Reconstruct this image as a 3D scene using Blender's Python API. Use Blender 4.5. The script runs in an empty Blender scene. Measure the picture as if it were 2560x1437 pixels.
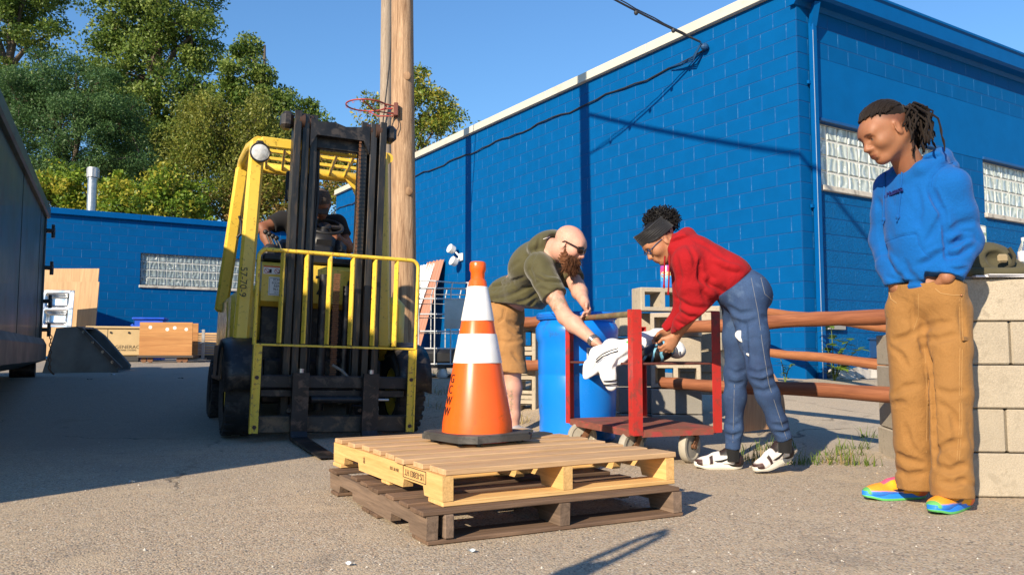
import bpy, bmesh, math, random
import numpy as np
from mathutils import Vector, Matrix, Quaternion
random.seed(7); np.random.seed(7)
R_ = math.radians
SC = bpy.context.scene
COL = SC.collection
# ---------------------------------------------------------------- camera
F, CX, CY, HZN, CAMH = 2040., 1280., 718.5, 880., .66      # focal length, centre and horizon, in photo pixels
TH = math.atan((HZN - CY) / F)
cam = bpy.data.cameras.new('camera'); cam.sensor_width = 36; cam.lens = 36 * F / 2560
cam.clip_start = .05; cam.clip_end = 2000
co = bpy.data.objects.new('camera', cam); COL.objects.link(co)
co.location = (0, 0, CAMH); co.rotation_euler = (math.pi / 2 + TH, 0, 0)
SC.camera = co
# ---------------------------------------------------------------- sky, sun, exposure
SUN_EL, SUN_AZ = R_(27), math.atan2(-.52, -.855)           # azimuth towards the sun, clockwise from +Y
LIGHT = Vector((.52 * math.cos(SUN_EL), .855 * math.cos(SUN_EL), -math.sin(SUN_EL))).normalized()
w = bpy.data.worlds.new('World'); SC.world = w; w.use_nodes = True
nt = w.node_tree; nt.nodes.clear()
sky = nt.nodes.new('ShaderNodeTexSky'); sky.sky_type = 'NISHITA'; sky.sun_disc = False
sky.sun_elevation = SUN_EL; sky.sun_rotation = SUN_AZ % (2 * math.pi)
sky.altitude = 0; sky.air_density = 1.5; sky.dust_density = 0; sky.ozone_density = 10
bg = nt.nodes.new('ShaderNodeBackground'); bg.inputs['Strength'].default_value = .105
wo = nt.nodes.new('ShaderNodeOutputWorld')
nt.links.new(sky.outputs[0], bg.inputs['Color']); nt.links.new(bg.outputs[0], wo.inputs['Surface'])
sl = bpy.data.lights.new('sun', 'SUN'); sl.energy = 4.8; sl.angle = R_(.55); sl.color = (1, .86, .66)
so = bpy.data.objects.new('sun', sl); COL.objects.link(so)
so.rotation_euler = LIGHT.to_track_quat('-Z', 'Y').to_euler()
SC.view_settings.view_transform = 'Standard'; SC.view_settings.look = 'None'
SC.view_settings.exposure = .75; SC.view_settings.gamma = 1
# ---------------------------------------------------------------- pixel <-> place
def ray(u, v):
    a, b = (u - CX) / F, (CY - v) / F
    return Vector((a, math.cos(TH) - b * math.sin(TH), math.sin(TH) + b * math.cos(TH)))
def P(u, v, Y):
    d = ray(u, v); t = Y / d.y
    return Vector((d.x * t, Y, d.z * t + CAMH))
def G(u, v, z=0.):
    d = ray(u, v); t = (z - CAMH) / d.z
    return Vector((d.x * t, d.y * t, z))
def ss(t): t = min(1, max(0, t)); return t * t * (3 - 2 * t)
def gz(x, y):                                               # the lot: flat in front, climbing towards the buildings
    y0 = 6.5 - 1.6 * ss((x + .3) / .9)
    z = .34 * ss((y - y0) / (10.3 - y0)) + .018 * min(14, max(0, y - 10.3))
    return z
# ---------------------------------------------------------------- materials
def lin(h):
    h = h.lstrip('#'); c = [int(h[i:i + 2], 16) / 255 for i in (0, 2, 4)]
    return tuple(x / 12.92 if x <= .04045 else ((x + .055) / 1.055) ** 2.4 for x in c)
class N:
    def __init__(s, name):
        s.m = bpy.data.materials.new(name); s.m.use_nodes = True; s.t = s.m.node_tree
        s.b = s.t.nodes['Principled BSDF']; s.o = s.t.nodes['Material Output']
    def n(s, typ, **kw):
        x = s.t.nodes.new('ShaderNode' + typ)
        for k, v in kw.items():
            if k.startswith('i_'):
                x.inputs[k[2:].replace('_', ' ')].default_value = v
            else: setattr(x, k, v)
        return x
    def l(s, a, b): s.t.links.new(a, b)
    def coord(s, rnd=True, scale=None):
        tc = s.n('TexCoord'); v = tc.outputs['Object']
        if rnd:
            oi = s.n('ObjectInfo'); mu = s.n('Math', operation='MULTIPLY'); mu.inputs[1].default_value = 37.
            s.l(oi.outputs['Random'], mu.inputs[0])
            ad = s.n('VectorMath', operation='ADD'); s.l(v, ad.inputs[0]); s.l(mu.outputs[0], ad.inputs[1]); v = ad.outputs[0]
        if scale:
            mp = s.n('Mapping'); mp.inputs['Scale'].default_value = scale; s.l(v, mp.inputs['Vector']); v = mp.outputs[0]
        return v
    def noise(s, v, scale, detail=4, rough=.55, dist=0):
        x = s.n('TexNoise', i_Scale=scale, i_Detail=detail, i_Roughness=rough, i_Distortion=dist); s.l(v, x.inputs['Vector']); return x
    def mr(s, v, a, b, c=0, d=1):
        x = s.n('MapRange'); s.l(v, x.inputs[0])
        for i, q in enumerate((a, b, c, d)): x.inputs[i + 1].default_value = q
        return x.outputs[0]
    def mix(s, f, a, b, mode='MIX'):
        x = s.n('Mix', data_type='RGBA', blend_type=mode)
        for k, q in ((0, f), (6, a), (7, b)):
            if hasattr(q, 'is_linked') or hasattr(q, 'links'): s.l(q, x.inputs[k])
            elif k == 0: x.inputs[0].default_value = q
            else: x.inputs[k].default_value = (*q[:3], 1)
        return x.outputs[2]
    def bump(s, h, strength=.2, dist=.01):
        x = s.n('Bump', i_Strength=strength, i_Distance=dist); s.l(h, x.inputs['Height'])
        s.l(x.outputs[0], s.b.inputs['Normal']); return x
_mats = {}
def mat(name, base, rough=.6, metal=0, var=.18, vs=6, bump=.15, bs=90, bd=.003, dirt=None, rnd=.06, spec=.5, coat=0, sub=0, grain=None, stretch=None):
    """everyday surface: base colour with blotches, optional second colour (dirt=(colour, amount, scale)), relief"""
    if name in _mats: return _mats[name]
    s = N(name); v = s.coord(scale=stretch)
    if isinstance(base, str): base = lin(base)
    nz = s.noise(v, vs, 5)
    f = s.mr(nz.outputs[0], .25, .75)
    lo = tuple(c * (1 - var) for c in base); hi = tuple(min(1, c * (1 + var)) for c in base)
    c = s.mix(f, lo, hi)
    if grain:
        g = s.noise(v, grain[0], 3, .7); c = s.mix(s.mr(g.outputs[0], .35, .7, 0, grain[1]), c, tuple(x * .35 for x in base))
    if rnd:
        oi = s.n('ObjectInfo'); c = s.mix(1, c, (1, 1, 1), 'MULTIPLY')
        hs = s.n('HueSaturation'); s.l(c, hs.inputs['Color'])
        s.l(s.mr(oi.outputs['Random'], 0, 1, 1 - rnd, 1 + rnd), hs.inputs['Value']); c = hs.outputs[0]
    if dirt:
        dc, am, ds = dirt
        if isinstance(dc, str): dc = lin(dc)
        d = s.noise(v, ds, 6, .65, .4)
        c = s.mix(s.mr(d.outputs[0], .62 - am * .3, .66 - am * .1, 0, .9), c, dc)
    s.l(c, s.b.inputs['Base Color'])
    s.l(s.mr(nz.outputs[0], .3, .7, max(0, rough - .08), min(1, rough + .08)), s.b.inputs['Roughness'])
    s.b.inputs['Metallic'].default_value = metal; s.b.inputs['Specular IOR Level'].default_value = spec
    s.b.inputs['Coat Weight'].default_value = coat
    if sub: s.b.inputs['Subsurface Weight'].default_value = sub; s.b.inputs['Subsurface Radius'].default_value = (.02, .008, .004)
    if bump:
        b = s.noise(v, bs, 4, .6); s.bump(b.outputs[0], bump, bd)
    _mats[name] = s.m
    return s.m
def wood(name, base, dark, rough=.7, ring=26, var=.25, bump=.35, axis=0, rnd=.12):
    if name in _mats: return _mats[name]
    s = N(name); sc = [1., 1., 1.]; sc[axis] = .06
    v = s.coord(scale=tuple(sc))
    a = s.noise(v, ring, 5, .6, 1.2); b = s.noise(v, ring * 6, 3, .6)
    c = s.mix(s.mr(a.outputs[0], .35, .68), base if not isinstance(base, str) else lin(base), dark if not isinstance(dark, str) else lin(dark))
    c = s.mix(s.mr(b.outputs[0], .4, .75, 0, .35), c, tuple(x * .45 for x in (dark if not isinstance(dark, str) else lin(dark))))
    oi = s.n('ObjectInfo'); hs = s.n('HueSaturation'); s.l(c, hs.inputs['Color'])
    s.l(s.mr(oi.outputs['Random'], 0, 1, 1 - rnd, 1 + rnd), hs.inputs['Value'])
    s.l(hs.outputs[0], s.b.inputs['Base Color']); s.b.inputs['Roughness'].default_value = rough
    s.b.inputs['Specular IOR Level'].default_value = .25
    s.bump(b.outputs[0], bump, .004)
    _mats[name] = s.m
    return s.m
# ---------------------------------------------------------------- objects
def tag(o, label=None, cat=None, group=None, kind=None):
    if label: o['label'] = label
    if cat: o['category'] = cat
    if group: o['group'] = group
    if kind: o['kind'] = kind
    return o
def thing(name, label, cat, loc=(0, 0, 0), rz=0, group=None, rot=None):
    o = bpy.data.objects.new(name, None); COL.objects.link(o); o.empty_display_size = .1
    o.location = loc; o.rotation_euler = rot if rot else (0, 0, rz)
    return tag(o, label, cat, group)
def link(name, me, parent=None, mtx=None):
    o = bpy.data.objects.new(name, me); COL.objects.link(o)
    if parent is not None: o.parent = parent
    if mtx is not None: o.matrix_local = mtx
    return o
def frame(fwd, up=(0, 0, 1)):
    """3x3 with columns x = fwd, z near up"""
    x = Vector(fwd).normalized(); y = Vector(up).cross(x)
    if y.length < 1e-5: y = Vector((0, 1, 0)).cross(x)
    y.normalize(); z = x.cross(y)
    return Matrix((x, y, z)).transposed()
class MB:
    """collects shapes into one mesh"""
    def __init__(s): s.v = []; s.f = []; s.m = []; s.mi = 0; s.off = Vector((0, 0, 0))
    def add(s, vs, fs, mi=None):
        n = len(s.v); s.v += [tuple(Vector(p) - s.off) for p in vs]; s.f += [tuple(i + n for i in f) for f in fs]
        s.m += [s.mi if mi is None else mi] * len(fs); return s
    def box(s, c, sz, rot=None, ch=0., mi=None):
        hx, hy, hz = (q / 2 for q in sz); c = Vector(c)
        M3 = rot if isinstance(rot, Matrix) else (Matrix.Rotation(rot, 3, 'Z') if rot else Matrix.Identity(3))
        if ch <= 0:
            vs = [Vector((x * hx, y * hy, z * hz)) for x in (-1, 1) for y in (-1, 1) for z in (-1, 1)]
            fs = [(0, 1, 3, 2), (4, 6, 7, 5), (0, 4, 5, 1), (2, 3, 7, 6), (0, 2, 6, 4), (1, 5, 7, 3)]
        else:
            ch = min(ch, hx * .9, hy * .9, hz * .9); vs = []; fs = []; ix = {}
            for x in (-1, 1):
                for y in (-1, 1):
                    for z in (-1, 1):
                        for k in range(3):
                            p = [x * (hx - ch), y * (hy - ch), z * (hz - ch)]; p[k] = (x * hx, y * hy, z * hz)[k]
                            ix[(x, y, z, k)] = len(vs); vs.append(Vector(p))
            S = (-1, 1)
            for q in S:
                a = [(q, -1, -1), (q, 1, -1), (q, 1, 1), (q, -1, 1)]; fs.append(tuple(ix[(*p, 0)] for p in (a if q > 0 else a[::-1])))
                a = [(-1, q, -1), (-1, q, 1), (1, q, 1), (1, q, -1)]; fs.append(tuple(ix[(*p, 1)] for p in (a if q > 0 else a[::-1])))
                a = [(-1, -1, q), (1, -1, q), (1, 1, q), (-1, 1, q)]; fs.append(tuple(ix[(*p, 2)] for p in (a if q > 0 else a[::-1])))
            for a in S:
                for b in S:
                    for (k, i, j) in ((0, 1, 2), (1, 0, 2), (2, 0, 1)):
                        def key(sgn, kk):
                            p = [0, 0, 0]; p[k] = sgn; p[i] = a; p[j] = b; return ix[(p[0], p[1], p[2], kk)]
                        q = (key(-1, i), key(1, i), key(1, j), key(-1, j))
                        fs.append(q)
            for x in S:
                for y in S:
                    for z in S: fs.append((ix[(x, y, z, 0)], ix[(x, y, z, 1)], ix[(x, y, z, 2)]))
        return s.add([c + M3 @ p for p in vs], fs, mi)
    def bar(s, a, b, w, h, up=(0, 0, 1), ch=0., mi=None):
        a, b = Vector(a), Vector(b)
        return s.box((a + b) / 2, ((b - a).length, w, h), frame(b - a, up), ch, mi)
    def cyl(s, a, b, r0, r1=None, n=16, cap=True, mi=None):
        a, b = Vector(a), Vector(b); r1 = r0 if r1 is None else r1
        M3 = frame(b - a); vs = []; fs = []
        for p, r in ((a, r0), (b, r1)):
            for i in range(n):
                t = 2 * math.pi * i / n; vs.append(p + M3 @ Vector((0, math.cos(t) * r, math.sin(t) * r)))
        for i in range(n): j = (i + 1) % n; fs.append((i, j, n + j, n + i))
        if cap: fs += [tuple(range(n))[::-1], tuple(range(n, 2 * n))]
        return s.add(vs, fs, mi)
    def tube(s, pts, r, n=8, closed=False, mi=None, cap=True):
        pts = [Vector(p) for p in pts]; m = len(pts); vs = []; fs = []
        rs = r if isinstance(r, (list, tuple)) else [r] * m
        up = Vector((0, 0, 1)); prev = None
        for i, p in enumerate(pts):
            if closed: t = pts[(i + 1) % m] - pts[i - 1]
            else: t = pts[min(i + 1, m - 1)] - pts[max(i - 1, 0)]
            t.normalize()
            if prev is None:
                y = up.cross(t)
                if y.length < .1: y = Vector((1, 0, 0)).cross(t)
            else: y = prev - t * prev.dot(t)
            y.normalize(); prev = y; z = t.cross(y)
            for k in range(n):
                a = 2 * math.pi * k / n; vs.append(p + (y * math.cos(a) + z * math.sin(a)) * rs[i])
        for i in range(m if closed else m - 1):
            i2 = (i + 1) % m
            for k in range(n): k2 = (k + 1) % n; fs.append((i * n + k, i * n + k2, i2 * n + k2, i2 * n + k))
        if cap and not closed: fs += [tuple(range(n))[::-1], tuple(range((m - 1) * n, m * n))]
        return s.add(vs, fs, mi)
    def lathe(s, prof, n=32, c=(0, 0, 0), rot=None, mi=None, capb=False, capt=False, mis=None):
        c = Vector(c); M3 = rot if rot is not None else Matrix.Identity(3); vs = []; k = len(prof)
        for r, z in prof:
            for i in range(n):
                t = 2 * math.pi * i / n; vs.append(c + M3 @ Vector((r * math.cos(t), r * math.sin(t), z)))
        for q in range(k - 1):
            fs = [(q * n + i, q * n + (i + 1) % n, (q + 1) * n + (i + 1) % n, (q + 1) * n + i) for i in range(n)]
            b = len(s.v)
            if q == 0: s.add(vs, fs, mis[q] if mis else mi); base = b
            else:
                s.f += [tuple(i + base for i in f) for f in fs]; s.m += [(mis[q] if mis else (s.mi if mi is None else mi))] * n
        if capb: s.f.append(tuple(base + i for i in range(n))[::-1]); s.m.append(mis[0] if mis else (mi or s.mi))
        if capt: s.f.append(tuple(base + (k - 1) * n + i for i in range(n))); s.m.append(mis[-1] if mis else (mi or s.mi))
        return s
    def prism(s, poly, a, b, mi=None):
        """closed outline (3D points) swept by vector b-a"""
        a, b = Vector(a), Vector(b); n = len(poly)
        vs = [Vector(p) + a for p in poly] + [Vector(p) + b for p in poly]
        fs = [(i, (i + 1) % n, n + (i + 1) % n, n + i) for i in range(n)] + [tuple(range(n))[::-1], tuple(range(n, 2 * n))]
        return s.add(vs, fs, mi)
    def ell(s, c, r, n=16, m=10, rot=None, mi=None):
        c = Vector(c); M3 = rot if rot is not None else Matrix.Identity(3); vs = []; fs = []
        for j in range(m + 1):
            p = math.pi * j / m
            for i in range(n):
                t = 2 * math.pi * i / n
                vs.append(c + M3 @ Vector((r[0] * math.sin(p) * math.cos(t), r[1] * math.sin(p) * math.sin(t), r[2] * math.cos(p))))
        for j in range(m):
            for i in range(n): fs.append((j * n + i, (j + 1) * n + i, (j + 1) * n + (i + 1) % n, j * n + (i + 1) % n))
        return s.add(vs, fs, mi)
    def grid(s, fn, nu, nv, mi=None, thick=0):
        vs = [Vector(fn(i / nu, j / nv)) for j in range(nv + 1) for i in range(nu + 1)]
        fs = [(j * (nu + 1) + i, j * (nu + 1) + i + 1, (j + 1) * (nu + 1) + i + 1, (j + 1) * (nu + 1) + i) for j in range(nv) for i in range(nu)]
        return s.add(vs, fs, mi)
    def mesh(s, name, mats, smooth=None, fix=True):
        me = bpy.data.meshes.new(name); me.from_pydata(s.v, [], s.f); 
        for m in (mats if isinstance(mats, (list, tuple)) else [mats]): me.materials.append(m)
        me.polygons.foreach_set('material_index', s.m)
        if fix:
            bm = bmesh.new(); bm.from_mesh(me); bmesh.ops.remove_doubles(bm, verts=bm.verts, dist=1e-5)
            bmesh.ops.recalc_face_normals(bm, faces=bm.faces)
            if smooth:
                for f in bm.faces: f.smooth = True
                for e in bm.edges:
                    if len(e.link_faces) == 2 and e.calc_face_angle(0) > R_(smooth): e.smooth = False
            bm.to_mesh(me); bm.free()
        return me
    def build(s, name, mats, parent=None, smooth=None, mtx=None, fix=True):
        return link(name, s.mesh(name, mats, smooth, fix), parent, mtx)
def solid(o, t):
    md = o.modifiers.new('thickness', 'SOLIDIFY'); md.thickness = t; md.offset = 0; return o
def text(name, body, size, m, parent, mtx, extrude=.0008, align='CENTER', shear=0, space=1):
    cu = bpy.data.curves.new(name, 'FONT'); cu.body = body; cu.size = size; cu.extrude = extrude
    cu.align_x = align; cu.align_y = 'CENTER'; cu.shear = shear; cu.space_character = space; cu.resolution_u = 3
    o = bpy.data.objects.new(name, cu); COL.objects.link(o)
    dg = bpy.context.evaluated_depsgraph_get(); me = bpy.data.meshes.new_from_object(o.evaluated_get(dg))
    bpy.data.objects.remove(o); me.materials.clear(); me.materials.append(m)
    return link(name, me, parent, mtx)
def copy_tree(o, parent=None):
    c = o.copy(); COL.objects.link(c)
    if parent is not None: c.parent = parent
    for ch in list(o.children): copy_tree(ch, c)
    return c
# ================================================================ ground
def ground_material():
    s = N('worn_asphalt'); tc = s.n('TexCoord'); v = tc.outputs['Object']
    peb = s.n('TexVoronoi', i_Scale=150.); s.l(v, peb.inputs['Vector'])
    big = s.n('TexVoronoi', i_Scale=48.); s.l(v, big.inputs['Vector'])
    sx = s.n('SeparateColor'); s.l(peb.outputs['Color'], sx.inputs[0])
    cr = s.n('ValToRGB'); e = cr.color_ramp.elements
    e[0].position = 0; e[0].color = (.23, .19, .145, 1); e[1].position = 1; e[1].color = (.62, .54, .42, 1)
    for p, c in ((.10, (.13, .115, .10)), (.3, (.42, .335, .23)), (.55, (.48, .38, .26)), (.72, (.44, .29, .19)), (.8, (.34, .31, .275)), (.93, (.56, .47, .35))):
        q = e.new(p); q.color = (*c, 1)
    s.l(sx.outputs[0], cr.inputs[0])
    n1 = s.noise(v, .55, 6, .6, .3); n2 = s.noise(v, 3.2, 5, .65, .2); n3 = s.noise(v, 22, 4, .6)
    c = s.mix(s.mr(n3.outputs[0], .3, .75, 0, .45), cr.outputs[0], (.42, .335, .235))
    sand = s.mix(s.mr(n2.outputs[0], .52, .7, 0, .65), c, (.50, .395, .27))       # sandy film
    tar = s.mix(s.mr(n1.outputs[0], .55, .72, 0, .55), sand, (.24, .21, .18))    # barer, darker asphalt
    sp = s.n('SeparateXYZ'); s.l(v, sp.inputs[0])
    # darker pavement tint on the machine side of the lot
    ad = s.n('Math', operation='MULTIPLY_ADD'); s.l(n1.outputs[0], ad.inputs[0]); ad.inputs[1].default_value = 2.6; s.l(sp.outputs[0], ad.inputs[2])
    machine_side = s.mr(ad.outputs[0], -.3, -1.6, 0, 1)
    far = s.mr(sp.outputs[1], 4.2, 6.5, 0, 1); mu = s.n('Math', operation='MULTIPLY'); s.l(machine_side, mu.inputs[0]); s.l(far, mu.inputs[1])
    c2 = s.mix(s.mr(mu.outputs[0], 0, 1, 0, .62), tar, (.24, .225, .20))
    # pale gravelly slope behind the fence
    ed = s.n('Math', operation='MULTIPLY_ADD'); s.l(n2.outputs[0], ed.inputs[0]); ed.inputs[1].default_value = .9; s.l(sp.outputs[1], ed.inputs[2])
    sl_ = s.mr(ed.outputs[0], 5.3, 6.3, 0, 1); xr = s.mr(sp.outputs[0], .2, 1.1, 0, 1)
    m2 = s.n('Math', operation='MULTIPLY'); s.l(sl_, m2.inputs[0]); s.l(xr, m2.inputs[1])
    c3 = s.mix(s.mr(m2.outputs[0], 0, 1, 0, .5), c2, (.42, .37, .29))
    st = s.noise(v, 1.15, 5, .7, .8); c3 = s.mix(s.mr(st.outputs[0], .60, .72, 0, .38), c3, (.14, .12, .105)); st2 = s.noise(v, 7.5, 4, .6, .5); c3 = s.mix(s.mr(st2.outputs[0], .66, .74, 0, .35), c3, (.16, .14, .12))
    # cracks
    wv = s.noise(v, 1.7, 4, .6); wm = s.n('VectorMath', operation='MULTIPLY_ADD'); s.l(wv.outputs['Color'], wm.inputs[0]); wm.inputs[1].default_value = (.55, .55, .1); s.l(v, wm.inputs[2])
    ck = s.n('TexVoronoi', feature='DISTANCE_TO_EDGE', i_Scale=.38); s.l(wm.outputs[0], ck.inputs['Vector'])
    crack = s.mr(ck.outputs['Distance'], .001, .004, 1, 0)
    crk = s.n('Math', operation='MULTIPLY'); s.l(crack, crk.inputs[0]); s.l(s.mr(n1.outputs[0], .5, .6, 0, .7), crk.inputs[1])
    c4 = s.mix(crk.outputs[0], c3, (.045, .04, .035))
    s.l(c4, s.b.inputs['Base Color']); s.b.inputs['Roughness'].default_value = .92; s.b.inputs['Specular IOR Level'].default_value = .2
    h = s.n('Math', operation='MULTIPLY_ADD'); s.l(peb.outputs['Distance'], h.inputs[0]); h.inputs[1].default_value = -1.; s.l(n3.outputs[0], h.inputs[2])
    h2 = s.n('Math', operation='MULTIPLY_ADD'); s.l(crk.outputs[0], h2.inputs[0]); h2.inputs[1].default_value = -1.2; s.l(h.outputs[0], h2.inputs[2])
    s.bump(h2.outputs[0], .5, .005)
    return s.m
def axis_pts(lo, hi, a, b, fine, grow=1.35):
    p = list(np.arange(a, b, fine)) + [b]; q = fine
    while p[-1] < hi: q *= grow; p.append(p[-1] + q)
    q = fine
    while p[0] > lo: q *= grow; p.insert(0, p[0] - q)
    return p
gx = axis_pts(-400, 400, -7, 6, .16); gy = axis_pts(-60, 700, .5, 12, .16)
m = MB(); nx = len(gx)
vs = []
for y in gy:
    for x in gx:
        r = .008 * math.sin(x * 2.1 + y * 1.3) * math.sin(y * 1.7 - x * .6) + .004 * math.sin(5.1 * x + 3.3 * y)
        k = 1 if y > 5.2 else .12
        vs.append((x, y, gz(x, y) + r * k * (1 if y < 30 else 0) - .0015))
fs = [(j * nx + i, j * nx + i + 1, (j + 1) * nx + i + 1, (j + 1) * nx + i) for j in range(len(gy) - 1) for i in range(nx - 1)]
m.add(vs, fs)
g = m.build('ground', ground_material(), fix=False); tag(g, kind='structure')
for p in g.data.polygons: p.use_smooth = True
# loose chips lying on the pavement
m = MB()
for i in range(2600):
    y = 1.9 + 7.5 * random.random() ** 1.6; x = random.uniform(-.75, .72) * y; r = random.uniform(.0016, .005) * (1 if random.random() < .95 else 2.2)
    z = gz(x, y) + r * .25; a = random.random() * 6.28
    pts = [(x + r * math.cos(a + k * 1.57) * random.uniform(.7, 1.3), y + r * math.sin(a + k * 1.57) * random.uniform(.7, 1.3), z - r * .4) for k in range(4)] + [(x, y, z + r * random.uniform(.4, .8))]
    m.add(pts, [(0, 1, 4), (1, 2, 4), (2, 3, 4), (3, 0, 4)], random.randrange(3))
o = m.build('gravel', [mat('chip_tan', (.36, .28, .19), .9), mat('chip_grey', (.2, .18, .16), .9), mat('chip_pale', (.5, .46, .4), .9)], fix=False)
tag(o, 'loose stone chips scattered over the sunlit pavement', 'gravel', kind='stuff')
# ================================================================ blue block walls
def paint_blue(name, base, rough, bump, bs, split=False):
    s = N(name); v = s.coord()
    n = s.noise(v, 3.5, 5, .6); c = s.mix(s.mr(n.outputs[0], .3, .7), tuple(x * .93 for x in base), tuple(x * 1.07 for x in base))
    oi = s.n('ObjectInfo'); hs = s.n('HueSaturation'); s.l(c, hs.inputs['Color']); s.l(s.mr(oi.outputs['Random'], 0, 1, .982, 1.018), hs.inputs['Value'])
    sp = s.noise(v, 160, 2, .5); pale = tuple(min(1, x * 1.5 + .05) for x in base)
    c2 = s.mix(s.mr(sp.outputs[0], .72, .8, 0, .35), hs.outputs[0], pale)
    s.l(c2, s.b.inputs['Base Color']); s.b.inputs['Roughness'].default_value = rough; s.b.inputs['Specular IOR Level'].default_value = .07
    if split:
        b1 = s.noise(v, 42, 6, .7, .2); s.bump(b1.outputs[0], 1., .06)
    else:
        b = s.noise(v, bs, 5, .65); s.bump(b.outputs[0], bump, .004)
    return s.m
BLUE = (.0002, .082, .258)
m_blue = paint_blue('blue_wall_paint', BLUE, .55, .28, 70)
m_split = paint_blue('blue_split_face_paint', (.0003, .125, .38), .5, .9, 30, True)
def joint_material(name, dark, pale, amt):
    s = N(name); v = s.coord(False)
    n = s.noise(v, 5.5, 5, .7, .4); n2 = s.noise(v, 60, 3, .6)
    f = s.n('Math', operation='MULTIPLY'); s.l(s.mr(n.outputs[0], .48, .68, 0, amt), f.inputs[0]); s.l(s.mr(n2.outputs[0], .35, .6), f.inputs[1])
    s.l(s.mix(f.outputs[0], dark, pale), s.b.inputs['Base Color']); s.b.inputs['Roughness'].default_value = .8
    return s.m
m_bed = joint_material('blue_bed_joint', (.0004, .064, .225), (.004, .10, .30), .5)
m_head = joint_material('pale_head_joint', (.0006, .072, .25), (.16, .36, .55), .85)
m_flat = paint_blue('blue_flat_paint', (.0003, .096, .30), .6, .35, 45)
BL, BH, BJ = .4064, .2032, .0085
_bm = {}
def block_mesh(L, h, mt, proud):
    k = (round(L, 3), round(h, 3), mt.name, proud)
    if k not in _bm:
        c = .0022; a, b = L / 2 - BJ / 2, h / 2 - BJ / 2
        vs = []
        for (ia, ib, y) in ((a - c, b - c, -proud), (a, b, -proud + c), (a, b, .03)):
            vs += [(-ia, y, -ib), (ia, y, -ib), (ia, y, ib), (-ia, y, ib)]
        fs = [(0, 1, 2, 3)] + [(r * 4 + 4 + i, r * 4 + 4 + (i + 1) % 4, r * 4 + (i + 1) % 4, r * 4 + i) for r in (0, 1) for i in range(4)]
        me = bpy.data.meshes.new('block'); me.from_pydata(vs, [], fs); me.materials.append(mt); _bm[k] = (me, vs, fs)
    return _bm[k]
CAMP = Vector((0, 0, CAMH))
def block_wall(parent, name, O, D, length, nc, openings, quota, style=None, s_vis=(-1e9, 1e9), plain=()):
    """running-bond wall; local x along D, outside is local -y. openings / plain: (s0, s1, course0, course1)"""
    D3 = Vector((D[0], D[1], 0)); Y3 = Vector((0, 0, 1)).cross(D3)
    M4 = Matrix.Translation(Vector(O) - parent.location) @ Matrix((D3, Y3, Vector((0, 0, 1)))).transposed().to_4x4()
    mb = MB(); Ht = nc * BH
    # core of the wall with the openings left free, column by column
    cuts = sorted({0, length, *[q for o_ in openings for q in o_[:2]]})
    for a, b in zip(cuts[:-1], cuts[1:]):
        hs = sorted([(o_[2] * BH, o_[3] * BH) for o_ in openings if o_[0] <= a + 1e-6 and o_[1] >= b - 1e-6])
        z = 0
        for z0, z1 in hs + [(Ht, Ht)]:
            if z0 > z: mb.box(((a + b) / 2, .1, (z + z0) / 2), (b - a, .2, z0 - z))
            z = z1
    for (s0, s1, c0, c1) in plain: mb.box(((s0 + s1) / 2, 0, (c0 + c1) / 2 * BH), (s1 - s0, .014, (c1 - c0) * BH - .004), mi=2)
    blocks = []
    for ci in range(nc):
        segs = [(0, length)]
        for (s0, s1, c0, c1) in list(openings) + list(plain):
            if c0 <= ci < c1:
                nsg = []
                for a, b in segs:
                    if s1 <= a or s0 >= b: nsg.append((a, b)); continue
                    if s0 > a: nsg.append((a, s0))
                    if s1 < b: nsg.append((s1, b))
                segs = nsg
        for a, b in segs:
            k = math.floor(a / BL) - 1
            while True:
                x0 = k * BL + (ci % 2) * BL / 2; x1 = x0 + BL; k += 1
                if x0 >= b: break
                p0, p1 = max(a, x0), min(b, x1)
                if p1 - p0 < .03: continue
                st = style((p0 + p1) / 2, ci) if style else m_blue
                blocks.append((p0, p1, ci, st))
                if p1 < b - .01:
                    mb.add([(p1 - .005, -.0012, ci * BH + .012), (p1 + .005, -.0012, ci * BH + .012), (p1 + .005, -.0012, (ci + 1) * BH - .012), (p1 - .005, -.0012, (ci + 1) * BH - .012)], [(0, 1, 2, 3)], 1)
    W = mb.build(name, [m_bed, m_head, m_flat], parent, mtx=M4)
    W4 = Matrix.Translation(parent.location) @ M4
    def size(q):
        p = W4 @ Vector(((q[0] + q[1]) / 2, 0, (q[2] + .5) * BH)); d = p - CAMP
        u = CX + F * d.x / max(d.y, .1)
        vis = -60 < u < 2640 and p.z > gz(p.x, p.y)
        return -((q[1] - q[0]) / d.length ** 2) if vis else 1
    blocks.sort(key=size)
    rest = MB()
    for i, (p0, p1, ci, st) in enumerate(blocks):
        pr = .0032 + random.uniform(-.0007, .0007) if st is not m_split else .005
        pr = round(pr, 3)
        me, vs, fs = block_mesh(p1 - p0, BH, st, pr)
        c = Vector(((p0 + p1) / 2, 0, (ci + .5) * BH))
        if i < quota:
            link('block', me, W, Matrix.Translation(c) @ Matrix.Rotation(random.gauss(0, .0012), 4, 'Z') @ Matrix.Rotation(random.gauss(0, .0015), 4, 'X'))
        else: rest.add([c + Vector(p) for p in vs], fs, 1 if st is m_split else 0)
    if rest.v: tag(rest.build('block_courses', [m_blue, m_split], W, fix=False), kind='stuff')
    return W
WA = R_(32.5)
LD, RD = Vector((-math.sin(WA), math.cos(WA), 0)), Vector((math.cos(WA), math.sin(WA), 0))
CORN = Vector((3.52, 9.82, .09))
LEN_L, LEN_R = 16.0, 10.2
m_cream = mat('cream_flashing', (.55, .52, .43), .55, var=.06, vs=2, bump=.05, dirt=((.45, .42, .36), .25, 1.2), rnd=0)
m_stone = mat('pale_sill_concrete', (.50, .46, .40), .85, var=.15, vs=9, bump=.3, bs=60, dirt=((.25, .23, .2), .4, 6), rnd=0)
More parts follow.
